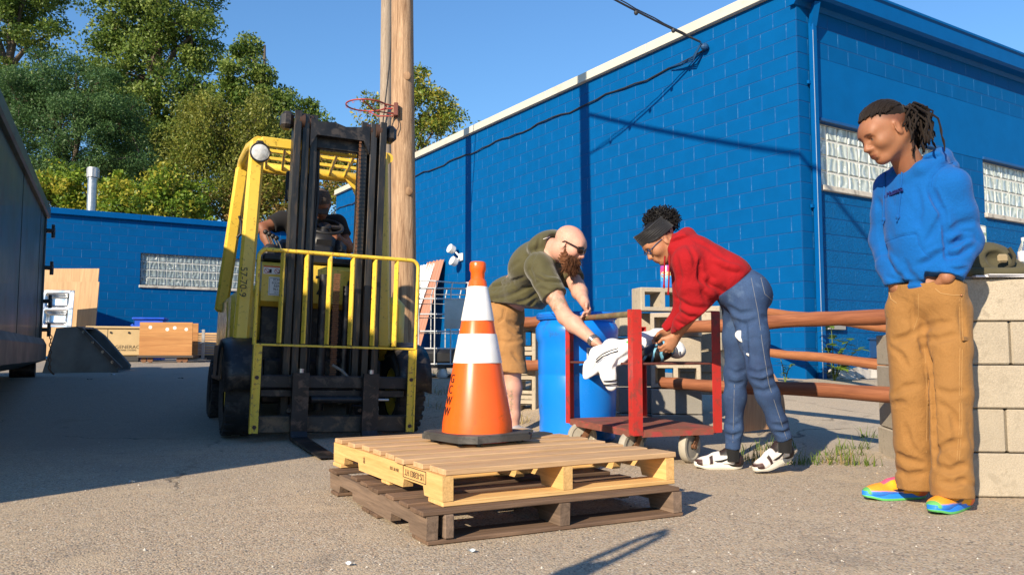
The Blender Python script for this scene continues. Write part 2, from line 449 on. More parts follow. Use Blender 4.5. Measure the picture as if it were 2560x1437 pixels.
def glass_block_material(name, tint, lo):
    s = N(name); v = s.coord(); nz = s.noise(v, 9, 2, .5, 2.2)
    mx = s.n('TexWave', i_Scale=3., i_Distortion=7., i_Detail=1.5, i_Detail_Scale=1.2); s.l(v, mx.inputs['Vector'])
    f = s.mr(mx.outputs['Fac'], .15, .85); c = s.mix(f, lo, tint)
    c = s.mix(s.mr(nz.outputs[0], .6, .72, 0, .7), c, (.85, .88, .84))
    s.l(c, s.b.inputs['Base Color']); s.b.inputs['Roughness'].default_value = .12; s.b.inputs['Specular IOR Level'].default_value = .8
    s.bump(mx.outputs['Fac'], .6, .012); return s.m
m_gb1 = glass_block_material('glass_block_pale', (.52, .57, .53), (.30, .345, .325))
m_gb2 = glass_block_material('glass_block_dull', (.27, .32, .32), (.15, .185, .19))
m_gbj = mat('glass_block_mortar', (.62, .61, .57), .8, var=.1, vs=12, bump=.2, rnd=0)
_gb = {}
def glass_window(wall, s0, s1, z0, z1, rows, size, gm, sill=True):
    mb = MB(); mb.box(((s0 + s1) / 2, .105, (z0 + z1) / 2), (s1 - s0, .05, z1 - z0))
    wn = mb.build('window', m_gbj, wall)
    k = gm.name
    if k not in _gb:
        b = MB(); h = size / 2 - .011
        b.add([(-h, -.0, -h), (h, 0, -h), (h, 0, h), (-h, 0, h), (-h + .012, -.012, -h + .012), (h - .012, -.012, -h + .012), (h - .012, -.012, h - .012), (-h + .012, -.012, h - .012),
               (-h + .045, -.004, -h + .045), (h - .045, -.004, -h + .045), (h - .045, -.004, h - .045), (-h + .045, -.004, h - .045)],
              [(0, 1, 5, 4), (1, 2, 6, 5), (2, 3, 7, 6), (3, 0, 4, 7), (4, 5, 9, 8), (5, 6, 10, 9), (6, 7, 11, 10), (7, 4, 8, 11), (8, 9, 10, 11)])
        _gb[k] = b.mesh('glass_block', gm, 50)
    n = int((s1 - s0) / size)
    for i in range(n):
        for j in range(rows):
            zc = z0 + (j + .5) * (z1 - z0) / rows
            o = link('glass_block', _gb[k], wn, Matrix.Translation((s0 + (i + .5) * (s1 - s0) / n, .077, zc)) @ Matrix.Diagonal(((s1 - s0) / n / size, 1, (z1 - z0) / rows / size, 1)))
    if sill:
        sb = MB(); sb.box(((s0 + s1) / 2, .05, z0 - .035), (s1 - s0 + .05, .2, .07), ch=.008); sb.build('sill', m_stone, wn)
    return wn
bld = thing('warehouse', 'tall blue painted block building with a cream roof edge and glass block windows', 'building', CORN)
wl = block_wall(bld, 'side_wall', CORN + LD * LEN_L, -LD, LEN_L, 25, [], 190)
w1 = (.40, 3.22, 13, 17); w2 = (4.22, 7.04, 13, 17)
wr = block_wall(bld, 'front_wall', CORN, RD, LEN_R, 24, [w1, w2], 110,
                style=lambda s_, c: m_split if (s_ > .33 and c < 13) else m_blue, plain=[(.34, LEN_R, 17, 21)])
for w_ in (w1, w2): glass_window(wr, w_[0], w_[1], 13 * BH, 17 * BH, 4, .2015, m_gb1)
for nm, mb_ in (('lintel', MB().box((1.81, -.004, 17 * BH + .02), (2.86, .05, .04), ch=.004)), ('lintel', MB().box((5.63, -.004, 17 * BH + .02), (2.86, .05, .04), ch=.004))):
    mb_.build(nm, mat('blue_steel', (.003, .07, .23), .5, rnd=0), wr)
# cream coping along the side wall, in lengths
for i in range(6):
    a, b = i * LEN_L / 6, (i + 1) * LEN_L / 6
    mb = MB(); mb.box(((a + b) / 2, .08, 25 * BH + .075), (b - a - .006, .30, .15), ch=.012); mb.box(((a + b) / 2, -.0735, 25 * BH + .012), (b - a - .006, .012, .02))
    mb.build('coping', m_cream, wl)
# roof slab, box gutter and fascia above the front wall, downspout
mb = MB(); mb.prism([(0, 0, 0), tuple(RD * LEN_R), tuple(RD * LEN_R + LD * LEN_L), tuple(LD * LEN_L)], tuple(RD * .25 + LD * .25 + Vector((0, 0, 4.85))), tuple(RD * .25 + LD * .25 + Vector((0, 0, 4.95))))
mb.build('roof', mat('roof_membrane', (.2, .2, .2), .9), bld)
m_gut = paint_blue('blue_gutter_paint', (.0008, .085, .28), .38, .08, 20)
zf = 24 * BH
mb = MB(); mb.prism([(0, -.20, zf + .03), (0, -.24, zf + .06), (0, -.24, zf + .26), (0, -.265, zf + .28), (0, -.265, zf + .31), (0, .05, zf + .31), (0, .05, zf - .02), (0, -.02, zf - .02), (0, -.06, zf + .03)], (-.06, 0, 0), (LEN_R, 0, 0))
mb.build('gutter', m_gut, wr, smooth=20)
mb = MB(); mb.box((.23, -.06, 2.33), (.085, .075, 4.66), ch=.012); mb.bar((.23, -.06, 4.62), (.2, -.15, 4.9), .08, .07)
ds_ = mb.build('downspout', m_gut, wr)
for z in (.95, 2.35, 3.9): MB().box((.215, -.035, z), (.15, .03, .045), ch=.004).build('bracket', m_gut, ds_)
MB().box((.1855, -.1, 2.4), (.006, .004, 4.3)).build('edge_glint', mat('painted_edge_glint', (.5, .6, .68), .3, .3, rnd=0), ds_)  # pale strip that paints the highlight along the downspout edge
mb = MB(); mb.box((.55, -.03, .93), (.34, .05, .17), ch=.006); mb.build('meter_box', mat('grey_box', (.28, .27, .25), .6, rnd=0), wr)
mb = MB(); mb.box((1.42, -.012, .63), (.34, .012, .22)); mb.box((1.42, -.02, .745), (.4, .03, .025)); mb.box((1.42, -.02, .515), (.4, .03, .025)); mb.build('vent', mat('dark_vent', (.003, .06, .2), .5, rnd=0), wr)
mb = MB(); mb.grid(lambda a, b: (.35 + a * 1.5, -.05 - .10 * math.sin(a * 9) * .2 - .06 * b, .22 + .13 * (1 - b) + .02 * math.sin(a * 23)), 14, 3)
solid(mb.build('footing', m_stone, wr), .1)
# flood lamps on the side wall
def wl_local(s_, z, out): return (LEN_L - s_, -out, z - CORN.z)
fx = thing('flood_lamp', 'small white twin flood lamp fixed to the blue side wall', 'lamp', CORN + LD * 8.5 - RD * .01 + Vector((0, 0, 2.55)), math.atan2(-LD.y, -LD.x))
m_white = mat('white_plastic', (.72, .72, .70), .4, var=.08, rnd=0)
MB().box((0, -.02, 0), (.16, .04, .16), ch=.01).build('base', m_white, fx)
for a, z in ((-.14, .17), (-.03, -.1)):
    mb = MB(); mb.lathe([(.03, -.09), (.085, -.05), (.1, .06), (.09, .07), (.0, .065)], 16, (a, -.16, z), Matrix.Rotation(1.2, 3, 'X')); mb.tube([(0, -.03, 0), (a * .6, -.09, z * .6), (a, -.11, z)], .02)
    mb.build('lamp_head', m_white, fx, 40)
# ---- low rear building
BO = Vector((-11.1, 19.5, .526 - BH)) - RD * 3.2
BLEN = 3.2 + 7.13
bb = thing('rear_building', 'low blue block building closing the back of the lot, with one long window', 'building', BO)
def onwall(u, v, O, D):
    n = Vector((-D.y, D.x, 0)); d = ray(u, v); t = (Vector(O) - CAMP).dot(n) / d.dot(n); p = CAMP + d * t
    return (p - Vector(O)).dot(D), p.z - O[2]
s0, z0 = onwall(350, 702, BO, RD); s1, _ = onwall(640, 720, BO, RD)
wc0, wc1 = round(z0 / BH), round(z0 / BH) + 4
wb = block_wall(bb, 'wall', BO, RD, BLEN, 18, [(s0, s1, wc0, wc1)], 280)
glass_window(wb, s0, s1, wc0 * BH, wc1 * BH, 4, .203, m_gb2)
for i in range(4):
    a, b = i * BLEN / 4, (i + 1) * BLEN / 4
    MB().box(((a + b) / 2, .06, 18 * BH + .075), (b - a - .005, .32, .15), ch=.012).build('coping', m_gut, wb)
mb = MB(); mb.prism([(0, 0, 0), tuple(RD * BLEN), tuple(RD * BLEN + LD * 6), tuple(LD * 6)], (LD * .22) + Vector((0, 0, 3.3)), (LD * .22) + Vector((0, 0, 3.42)))
mb.build('roof', mat('roof_membrane', (.2, .2, .2), .9), bb)
pv = P(229, 515, 22.6)
mb = MB(); mb.cyl((0, 0, -.6), (0, 0, .78), .125, n=20); mb.cyl((0, 0, .74), (0, 0, .77), .14, n=20)
vp = mb.build('vent_pipe', mat('galvanised', (.42, .44, .46), .38, .8, var=.2, vs=14), bb, 40, Matrix.Translation(pv - BO))
mb = MB(); mb.cyl((0, 0, .80), (0, 0, 1.08), .15, n=20); mb.build('cap', mat('galvanised_cap', (.5, .5, .5), .45, .6), vp, 40)
for k in range(10):
    t = k * .628; MB().box((.157 * math.cos(t), .157 * math.sin(t), .93), (.012, .03, .24), t).build('louvre', mat('galvanised_cap', (.5, .5, .5), .45, .6), vp)
# ================================================================ trees
def leaf_material(name, a, b, trans=.35):
    s = N(name); g = s.n('NewGeometry'); tc = s.n('TexCoord'); nz = s.noise(tc.outputs['Object'], .9, 3, .6)
    ri = s.mr(g.outputs['Random Per Island'], 0, 1, -.22, .22); f = s.n('Math', operation='ADD', use_clamp=True); s.l(ri, f.inputs[0]); s.l(s.mr(nz.outputs[0], .3, .7), f.inputs[1])
    c = s.mix(f.outputs[0], a, b)
    s.l(c, s.b.inputs['Base Color']); s.b.inputs['Roughness'].default_value = .5; s.b.inputs['Specular IOR Level'].default_value = .35
    tr = s.n('BsdfTranslucent'); s.l(c, tr.inputs['Color']); mx = s.n('MixShader'); mx.inputs[0].default_value = trans
    s.l(s.b.outputs[0], mx.inputs[1]); s.l(tr.outputs[0], mx.inputs[2]); s.l(mx.outputs[0], s.o.inputs['Surface'])
    return s.m
m_bark = wood('tree_bark', (.16, .13, .10), (.07, .055, .04), .9, 14, axis=2)
m_twig = mat('twig_grey', (.22, .19, .15), .9)
def leaves_np(C, rng, leaf, droop=.0, narrow=.55):
    """one kite-shaped, slightly folded leaf per centre; returns verts, quads"""
    n = len(C); d = rng.normal(size=(n, 3)); d[:, 2] -= droop; d /= np.linalg.norm(d, axis=1)[:, None]
    a = rng.normal(size=(n, 3)); a[:, 2] += .5; s_ = np.cross(d, a); s_ /= np.linalg.norm(s_, axis=1)[:, None] + 1e-9
    nn = np.cross(s_, d); L = (leaf * rng.uniform(.6, 1.3, n))[:, None]; W = L * narrow * rng.uniform(.8, 1.2, n)[:, None]
    V = np.stack([C - d * L * .5, C + s_ * W * .5 + nn * L * .1, C + d * L * .5, C - s_ * W * .5 + nn * L * .1], 1).reshape(-1, 3)
    return V, np.arange(4 * n).reshape(-1, 4)
def mesh_np(name, V, Q, mi, mats, smooth=False):
    me = bpy.data.meshes.new(name); n = len(Q); k = Q.shape[1]
    me.vertices.add(len(V)); me.vertices.foreach_set('co', np.asarray(V, np.float32).ravel())
    me.loops.add(n * k); me.loops.foreach_set('vertex_index', np.asarray(Q, np.int32).ravel())
    me.polygons.add(n); me.polygons.foreach_set('loop_start', np.arange(0, n * k, k, dtype=np.int32))
    try: me.polygons.foreach_set('loop_total', np.full(n, k, np.int32))
    except Exception: pass
    for q in mats: me.materials.append(q)
    if mi is not None: me.polygons.foreach_set('material_index', np.asarray(mi, np.int32))
    if smooth: me.polygons.foreach_set('use_smooth', np.ones(n, bool))
    me.update(calc_edges=True); me.validate(); return me
def tree(name, label, base, blobs, nclump, per, leaf, mats, seed, clump=.75, limb=.14, droop=0, narrow=.55, group=None, hollow=.35, spray=0, cat='tree'):
    """blobs: (centre, radii) of the crown's lobes. Clumps of leaves sit on the outside of the lobes, twigs and limbs carry them"""
    rng = np.random.default_rng(seed); base = Vector(base)
    t = thing(name, label, cat, base, 0, group)
    vol = np.array([r[0] * r[1] * r[2] for _, r in blobs]) ** .75; vol /= vol.sum()
    cen = []; own = []
    for bi, (c, r) in enumerate(blobs):
        k = max(3, int(nclump * vol[bi])); d = rng.normal(size=(k, 3)); d /= np.linalg.norm(d, axis=1)[:, None]
        q = np.array(c) + d * (hollow + (1 - hollow) * rng.uniform(0, 1, (k, 1)) ** .6) * np.array(r)
        q = q[q[:, 2] > base.z + .3]; cen.append(q); own += [bi] * len(q)
    cen = np.concatenate(cen); pts = []; mi = []
    for i, c in enumerate(cen):
        k = int(per * rng.uniform(.5, 1.4)); R = clump * rng.uniform(.55, 1.25)
        g = rng.normal(size=(k, 3)); g /= np.linalg.norm(g, axis=1)[:, None] + 1e-9
        g *= rng.uniform(.15, 1, (k, 1)) ** .5 * R * np.array([1, 1, .72 + spray * 1.3]); pts.append(c + g)
        mi.append(np.full(k, rng.choice(len(mats), p=None)))
    pts = np.concatenate(pts); mi = np.concatenate(mi); fl = rng.random(len(mi)) < .3; mi[fl] = rng.integers(0, len(mats), fl.sum())
    V, Q = leaves_np(pts, rng, leaf, droop, narrow)
    link('crown', mesh_np('crown', V - np.array(base), Q, mi, mats), t)
    mb = MB(); mb.off = base; top = max(c[2] + r[2] * .3 for c, r in blobs)
    cx = sum(c[0] for c, _ in blobs) / len(blobs); cy = sum(c[1] for c, _ in blobs) / len(blobs)
    nb = 7; pth = [base + Vector(((cx - base.x) * (k / nb) ** 1.5, (cy - base.y) * (k / nb) ** 1.5, (top - base.z) * k / nb)) + Vector((rng.normal() * .12, rng.normal() * .12, 0)) * (k > 0) for k in range(nb + 1)]
    mb.tube(pth, [limb * (1.25 - k / nb * 1.05) for k in range(nb + 1)], 9)
    for c, r in blobs:
        c = Vector(c); h = min(nb - 1, max(1, int((c.z - r[2] * .9 - base.z) / max(.1, top - base.z) * nb))); a = pth[h]
        mid = a.lerp(c, .5) + Vector((0, 0, .15 * (c - a).length)); mb.tube([a, mid, c], [limb * .5, limb * .33, limb * .15], 6)
    for i in range(0, len(cen), 3):
        c = Vector(cen[i]); b = Vector(blobs[own[i]][0]); mb.tube([b.lerp(c, .1), b.lerp(c, .6) + Vector((0, 0, .1)), c], [limb * .14, limb * .1, limb * .05], 4)
    mb.build('trunk', m_bark, t, 60)
    return t
lm_cot = [leaf_material('leaf_cottonwood_dark', (0.041, 0.083, 0.016), (0.101, 0.173, 0.026)), leaf_material('leaf_cottonwood', (0.074, 0.132, 0.021), (0.182, 0.255, 0.042)), leaf_material('leaf_cottonwood_light', (0.128, 0.195, 0.036), (0.277, 0.338, 0.072))]
lm_loc = [leaf_material('leaf_locust', (0.027, 0.078, 0.026), (0.081, 0.158, 0.049)), leaf_material('leaf_locust_light', (0.047, 0.117, 0.036), (0.121, 0.210, 0.065))]
lm_oli = [leaf_material('leaf_olive', (0.101, 0.120, 0.016), (0.223, 0.232, 0.036)), leaf_material('leaf_olive_light', (0.162, 0.180, 0.026), (0.324, 0.323, 0.062)), leaf_material('leaf_olive_green', (0.068, 0.112, 0.016), (0.162, 0.210, 0.031))]
lm_bri = [leaf_material('leaf_bright', (0.121, 0.203, 0.016), (0.284, 0.383, 0.039)), leaf_material('leaf_bright_mid', (0.074, 0.143, 0.016), (0.189, 0.285, 0.031)), leaf_material('leaf_bright_yellow', (0.270, 0.285, 0.026), (0.459, 0.405, 0.052))]
lm_brn = [leaf_material('leaf_brown', (0.203, 0.128, 0.033), (0.365, 0.232, 0.072)), lm_oli[0], lm_oli[1]]
lm_ail = [leaf_material('leaf_ailanthus', (0.101, 0.158, 0.018), (0.257, 0.315, 0.039)), leaf_material('leaf_ailanthus_gold', (0.270, 0.255, 0.033), (0.486, 0.405, 0.065)), lm_oli[2]]
def blob(u, v, ru, rv, Y, dz=None):
    c = P(u, v, Y); k = Y / F; rx, rz = ru * k, rv * k
    return ((c.x, c.y, c.z), (rx, dz if dz else (rx + rz) * .5, rz))
def base_at(u, Y):
    x = (u - CX) / F * Y; return (x, Y, gz(x, Y) - .05)
TG = 'trees growing behind the rear building'
tree('cottonwood_tree', 'tall cottonwood with dark open branches growing at the end of the tree line', base_at(-10, 36), [blob(-40, 40, 120, 120, 36), blob(80, -60, 110, 140, 36), blob(120, 90, 60, 60, 36), blob(-60, 260, 120, 120, 36), blob(60, 210, 70, 70, 36)], 140, 260, .165, lm_cot, 1, .8, .26, group=TG, hollow=.45)
tree('cottonwood_tree', 'tallest cottonwood with a spreading sunlit crown rising over the rear building', base_at(400, 34), [blob(400, -20, 130, 120, 34), blob(300, 60, 90, 110, 34), blob(480, 90, 75, 95, 34), blob(375, 200, 135, 130, 34), blob(255, 240, 80, 110, 34), blob(470, 290, 90, 110, 34), blob(380, 400, 140, 120, 34)], 250, 300, .155, lm_cot, 2, .78, .32, group=TG, hollow=.45)
tree('cottonwood_tree', 'smaller cottonwood whose crown steps down towards the forklift', base_at(640, 33), [blob(610, 190, 58, 75, 33), blob(660, 260, 60, 80, 33), blob(575, 300, 60, 100, 33), blob(720, 300, 55, 60, 33), blob(770, 300, 40, 45, 33), blob(650, 400, 110, 110, 33), blob(615, 125, 22, 36, 33)], 130, 280, .15, lm_cot, 3, .6, .22, group=TG, hollow=.45)
tree('locust_tree', 'dark feathery locust tree standing in front of the cottonwoods', base_at(170, 29), [blob(120, 200, 110, 85, 29), blob(50, 260, 120, 100, 29), blob(230, 230, 80, 80, 29), blob(150, 330, 180, 105, 29), blob(300, 320, 75, 90, 29), blob(60, 420, 120, 80, 29), blob(260, 420, 110, 70, 29), blob(350, 390, 60, 80, 29)], 230, 390, .10, lm_loc, 4, .62, .18, .5, .4, TG, .25)
tree('olive_shrub_tree', 'olive green upright bushy tree with wispy shoots on top', base_at(560, 27), [blob(560, 330, 110, 100, 27), blob(500, 300, 60, 90, 27), blob(640, 300, 65, 95, 27), blob(455, 380, 70, 90, 27), blob(560, 450, 150, 100, 27), blob(680, 380, 60, 100, 27), blob(430, 480, 60, 70, 27), blob(640, 480, 90, 70, 27)], 250, 200, .105, lm_oli, 5, .48, .13, -.6, .45, TG, .3, .5)
tree('shrub', 'bright green leafy shrub beside the vent pipe over the rear roof', base_at(150, 25.5), [blob(150, 470, 75, 60, 25.5), blob(100, 500, 60, 60, 25.5), blob(190, 500, 45, 60, 25.5)], 75, 100, .14, lm_bri, 6, .42, .06, .3, .5, 'shrubs showing over the rear roof', .2, cat='shrub')
tree('shrub', 'lime green rounded shrub behind the middle of the rear roof', base_at(370, 25), [blob(320, 480, 85, 60, 25), blob(420, 470, 90, 60, 25), blob(290, 520, 60, 40, 25), blob(480, 520, 70, 50, 25), blob(380, 530, 130, 50, 25)], 130, 110, .135, lm_bri, 7, .42, .06, .3, .5, 'shrubs showing over the rear roof', .2, cat='shrub')
tree('shrub', 'brownish yellow half bare shrub seen behind the forklift mast', base_at(740, 26.5), [blob(600, 520, 90, 60, 26.5), blob(720, 420, 80, 80, 26.5), blob(800, 400, 80, 70, 26.5), blob(830, 470, 70, 80, 26.5), blob(700, 520, 100, 60, 26.5), blob(860, 400, 50, 60, 26.5)], 190, 85, .12, lm_brn, 8, .45, .07, .2, .5, 'shrubs showing over the rear roof', .2, cat='shrub')
tree('ailanthus_tree', 'golden green tree with loose layered foliage behind the utility poles', base_at(1050, 31), [blob(1050, 220, 55, 45, 31), blob(1080, 270, 65, 55, 31), blob(1125, 305, 45, 35, 31), blob(1000, 270, 60, 40, 31), blob(940, 270, 50, 35, 31), blob(1060, 340, 80, 50, 31), blob(960, 320, 60, 35, 31)], 120, 75, .17, lm_ail, 9, .55, .12, .5, .4, TG, .3)
# ================================================================ poles, hoop, cables
m_pole1 = wood('weathered_pine_pole', (.47, .31, .19), (.20, .115, .065), .8, 34, axis=2, bump=1.)
m_pole2 = wood('grey_pine_pole', (.42, .34, .26), (.25, .185, .135), .85, 40, axis=2, bump=.6)
def pole(name, label, base, top, r0, r1, m_, seed, check=True):
    rng = random.Random(seed); base = Vector(base); t = thing(name, label, 'pole', base, 0, None)
    n = 40; k = 24; vs = []; fs = []; H = top.z - base.z
    ph = [rng.uniform(0, 6.28) for _ in range(8)]
    for j in range(n + 1):
        z = H * j / n; r = r0 + (r1 - r0) * j / n; c = Vector(((top.x - base.x) * j / n, (top.y - base.y) * j / n, z))
        for i in range(k):
            a = 2 * math.pi * i / k; q = 1 + .012 * math.sin(3 * a + ph[0] + z * .7) + .008 * math.sin(7 * a + ph[1] + z * 1.9)
            if check:
                for (ca, z0, z1, dp) in ((-1.45, .2, 4.2, .13), (-1.9, 2.2, 7.5, .10), (-1.05, 1.2, 3.4, .07), (2.4, 0, 6, .1)):
                    d = abs((a - ca - .03 * math.sin(z * 2.2) + math.pi) % (2 * math.pi) - math.pi)
                    if z0 < z < z1 and d < .16: q -= dp * (1 - d / .16)
            vs.append(c + Vector((math.cos(a) * r * q, math.sin(a) * r * q, 0)))
    for j in range(n):
        for i in range(k): fs.append((j * k + i, j * k + (i + 1) % k, (j + 1) * k + (i + 1) % k, (j + 1) * k + i))
    fs.append(tuple(range(n * k, n * k + k)))
    mb = MB(); mb.add(vs, fs); mb.build('shaft', m_, t, 55)
    return t
B1 = Vector((-1.215, 9.26, gz(-1.2, 9.26) - .05)); B2 = Vector((-2.26, 14.5, gz(-2.2, 14.5) - .05))
T1 = P(1006, 0, 9.26); T1 = B1 + (T1 - B1) * 2.0; T2 = P(967, 0, 14.5); T2 = B2 + (T2 - B2) * 1.35
p1 = pole('utility_pole', 'thick cracked honey coloured utility pole carrying the basketball hoop', B1, T1, .150, .105, m_pole1, 3)
p2 = pole('utility_pole', 'thinner grey utility pole standing behind the cracked one', B2, T2, .122, .10, m_pole2, 4, False)
MB().tube([P(982, 20, 14.2) - B2, P(975, 150, 14.25) - B2, P(958, 300, 14.33) - B2, P(952, 420, 14.36) - B2], .012, 6).build('ground_wire', mat('black_cable', (.02, .02, .022), .6), p2)
for (u, v, a) in ((1018, 190, 0), (1022, 478, .3)):
    c = P(u, v, 9.14); MB().ell(c - B1, (.045, .012, .05)).build('knot', wood('knot_wood', (.36, .22, .12), (.18, .10, .06), axis=2), p1, 60)
hc = P(925, 262, 9.0); hb = P(990, 275, 9.13)
ho = thing('basketball_hoop', 'bare rusty red basketball hoop bolted to the utility pole', 'hoop', hb)
m_red = mat('faded_red_steel', (.40, .055, .045), .45, .1, var=.25, dirt=((.2, .07, .04), .45, 25), rnd=0)
mb = MB(); ax = Vector((-.985, -.17, 0)); cen = ax * .335 + Vector((0, 0, .035))
mb.tube([cen + Vector((.225 * math.cos(a), .225 * math.sin(a), 0)) for a in np.linspace(0, 6.283, 41)[:-1]], .0095, 8, True)
rim = mb.build('rim', m_red, ho, 60)
for k in range(12):
    a = k * .5236; q = cen + Vector((.222 * math.cos(a), .222 * math.sin(a), -.012))
    MB().tube([q + Vector((-.012, 0, 0)), q + Vector((-.006, 0, -.016)), q + Vector((.006, 0, -.016)), q + Vector((.012, 0, 0))], .003, 5).build('net_hook', m_red, rim)
pl = MB(); pl.box((.0, -.01, -.01), (.05, .13, .15), .17, ch=.006); pl.build('bracket', mat('rusty_plate', (.16, .05, .035), .6, .2), ho)
for s_ in (-1, 1):
    MB().tube([Vector((-.02, s_ * .045, .03)), ax * .11 + Vector((0, s_ * .09, .035)), cen + Vector((.12, s_ * .19, 0))], .008, 6).build('arm', m_red, ho)
    MB().tube([Vector((-.02, s_ * .04, -.06)), ax * .22 + Vector((0, s_ * .10, -.055)), cen + Vector((-.0, s_ * .22, -.01))], .008, 6).build('brace', m_red, ho)
MB().tube([Vector((.0, -.02, -.07)), Vector((.03, -.03, -.14)), Vector((.035, -.03, -.2)), Vector((.0, -.03, -.28))], .006, 5).build('loose_strap', mat('dark_rust', (.07, .035, .03), .7), ho)
A_ = CORN + LD * 1.47 - RD * .03; A_.z = 4.88
m_cab = mat('black_cable', (.02, .02, .022), .6)
def sag(a, b, s_, n=28): return [Vector(a).lerp(Vector(b), k / n) - Vector((0, 0, s_ * 4 * (k / n) * (1 - k / n))) for k in range(n + 1)]
pa = B1 + (T1 - B1) * ((6.35 - B1.z) / (T1.z - B1.z)) + Vector((.11, .0, 0))
mb = MB(); mb.tube(sag(pa, A_ - RD * .12 + Vector((0, 0, .05)), .13), .014, 6); mb.tube([p + Vector((0, .02, .02 + .006 * math.sin(i * 2.))) for i, p in enumerate(sag(pa, A_ - RD * .12 + Vector((0, 0, .05)), .10))], .008, 6)
sc_ = mb.build('service_cable', m_cab); tag(sc_, 'black overhead cable dropping from above to the blue side wall', 'cable')
for k in (6, 11, 16, 21, 25):
    q = sag(pa, A_ - RD * .12 + Vector((0, 0, .05)), .165)[k]; MB().ell(q, (.03, .03, .035), 8, 6).build('clamp', m_cab, sc_)
mb = MB(); pts = []
for i in range(60):
    s_ = 1.5 + i * (14.4 / 59); z = 4.80 + .022 * math.sin(i * .9) + .012 * math.sin(i * 2.3) - .0035 * i * .3
    if i == 0: z = 4.86
    q = CORN + LD * s_ - RD * (.026 + .006 * math.sin(i * 1.3)); q.z = z; pts.append(q)
mb.tube(pts, .012, 6)
wc = mb.build('wall_cable', m_cab); tag(wc, 'black cable sagging along the blue side wall under the roof edge', 'cable')
mb = MB(); mb.tube([A_ + Vector((0, 0, .02)), A_ - RD * .06, A_ - RD * .13 + Vector((0, 0, .05))], .012, 6)
for k in range(3): mb.tube([A_ - RD * .1 + Vector((0, 0, .04)), A_ - RD * .10 + LD * .16 - Vector((0, 0, .10 + .03 * k)), A_ + LD * (.5 + .1 * k) - RD * .03 - Vector((0, 0, .12 - .02 * k))], .010, 6)
mb.ell(A_ - RD * .04, (.06, .05, .05), 10, 7)
an = mb.build('cable_anchor', mat('blue_smeared_cable', (.004, .05, .14), .6)); tag(an, 'blue painted cable anchor knot where the overhead cable meets the wall', 'anchor')
q2 = B1 + (T1 - B1) * ((7.05 - B1.z) / (T1.z - B1.z)) + Vector((.1, -.03, 0))
mb = MB(); mb.tube(sag(q2, (2.6, -2.0, 5.5), .25, 20), .03, 6)
oc = mb.build('overhead_cable', m_cab); tag(oc, 'thick overhead cable running high from the cracked pole out of sight', 'cable')
# ================================================================ forklift (local: x to the machine's left-hand tine side as seen, y to its rear, z up)
m_yel = mat('forklift_yellow', (.74, .49, .055), .38, var=.08, vs=3, bump=.05, bs=40, dirt=((.40, .26, .03), .12, 30), rnd=0, coat=.15)
m_yrust = mat('chipped_yellow_steel', (.76, .52, .05), .5, var=.12, vs=10, bump=.2, dirt=((.28, .16, .06), .24, 40), rnd=0)
m_blk = mat('greasy_black_steel', (.018, .018, .020), .42, .35, var=.4, vs=7, bump=.15, bs=50, dirt=((.075, .06, .05), .38, 12), rnd=.2)
m_rail = mat('worn_mast_rail', (.045, .043, .042), .36, .6, var=.45, vs=5, bump=.12, bs=70, dirt=((.11, .075, .05), .3, 9), rnd=.2, stretch=(6, 6, .7))
m_plas = mat('black_plastic', (.014, .014, .016), .5, var=.2, bump=.1, bs=200, rnd=0)
m_rub = mat('tyre_rubber', (.020, .020, .021), .85, var=.35, vs=8, bump=.4, bs=60, dirt=((.06, .055, .05), .4, 7), rnd=0)
m_rust = mat('rusty_chain', (.17, .075, .035), .75, .2, var=.4, vs=30, bump=.5, rnd=0)
m_stl = mat('bare_steel', (.45, .45, .45), .28, .9, rnd=0)
m_wht = mat('white_decal', (.75, .74, .70), .5, var=.05, rnd=0)
m_ink = mat('black_ink', (.012, .012, .012), .6, rnd=0)
FLO = Vector((-1.33, 6.2, 0.0)); FYAW = R_(24)
fk = thing('forklift', 'yellow counterbalance forklift with black mast and load backrest facing the pallets', 'forklift', FLO, rot=(0, R_(1.6), FYAW))
FM = Matrix.Translation(FLO) @ (Matrix.Rotation(FYAW, 4, 'Z') @ Matrix.Rotation(R_(1.6), 4, 'Y')); FMI = FM.inverted()
def FP(u, v, yl):
    a = FMI @ CAMP; d = FMI.to_3x3() @ ray(u, v); t = (yl - a.y) / d.y; return a + d * t
def part(name, mb, m_, parent=None, smooth=None): return mb.build(name, m_, parent or fk, smooth)
# wheels
def wheel(x, y, r, wd, inner):
    mb = MB(); h = wd / 2; rt = Matrix.Rotation(math.pi / 2, 3, 'Y')
    mb.lathe([(inner, -h * .8), (r * .86, -h), (r * .97, -h * .82), (r, -h * .5), (r, h * .5), (r * .97, h * .82), (r * .86, h), (inner, h * .8)], 40, (x, y, r), rt)
    for k in range(26):
        a = 2 * math.pi * k / 26
        for s_ in (-1, 1): mb.box((x + s_ * h * .62, y + math.sin(a) * r * .985, r + math.cos(a) * r * .985), (h * .62, .04, .022), Matrix.Rotation(-a, 3, 'X'))
    w_ = part('wheel', MB().lathe([(0.001, -h * .3), (inner * .5, -h * .34), (inner * .6, -h * .15), (inner * 1.02, -h * .7), (inner * 1.02, h * .7), (inner * .6, h * .15), (.001, h * .3)], 24, (x, y, r), rt), m_yel, smooth=40)
    mb.build('tyre', m_rub, w_, 40)
    for k in range(6):
        a = k * math.pi / 3; MB().cyl((x - h * .38, y + .09 * math.sin(a), r + .09 * math.cos(a)), (x + h * .38, y + .09 * math.sin(a), r + .09 * math.cos(a)), .012, n=6).build('lug_nut', m_stl, w_)
wheel(-.66, .56, .345, .235, .2); wheel(.66, .56, .345, .235, .2); wheel(-.68, 2.0, .28, .2, .16); wheel(.60, 2.0, .28, .2, .16)
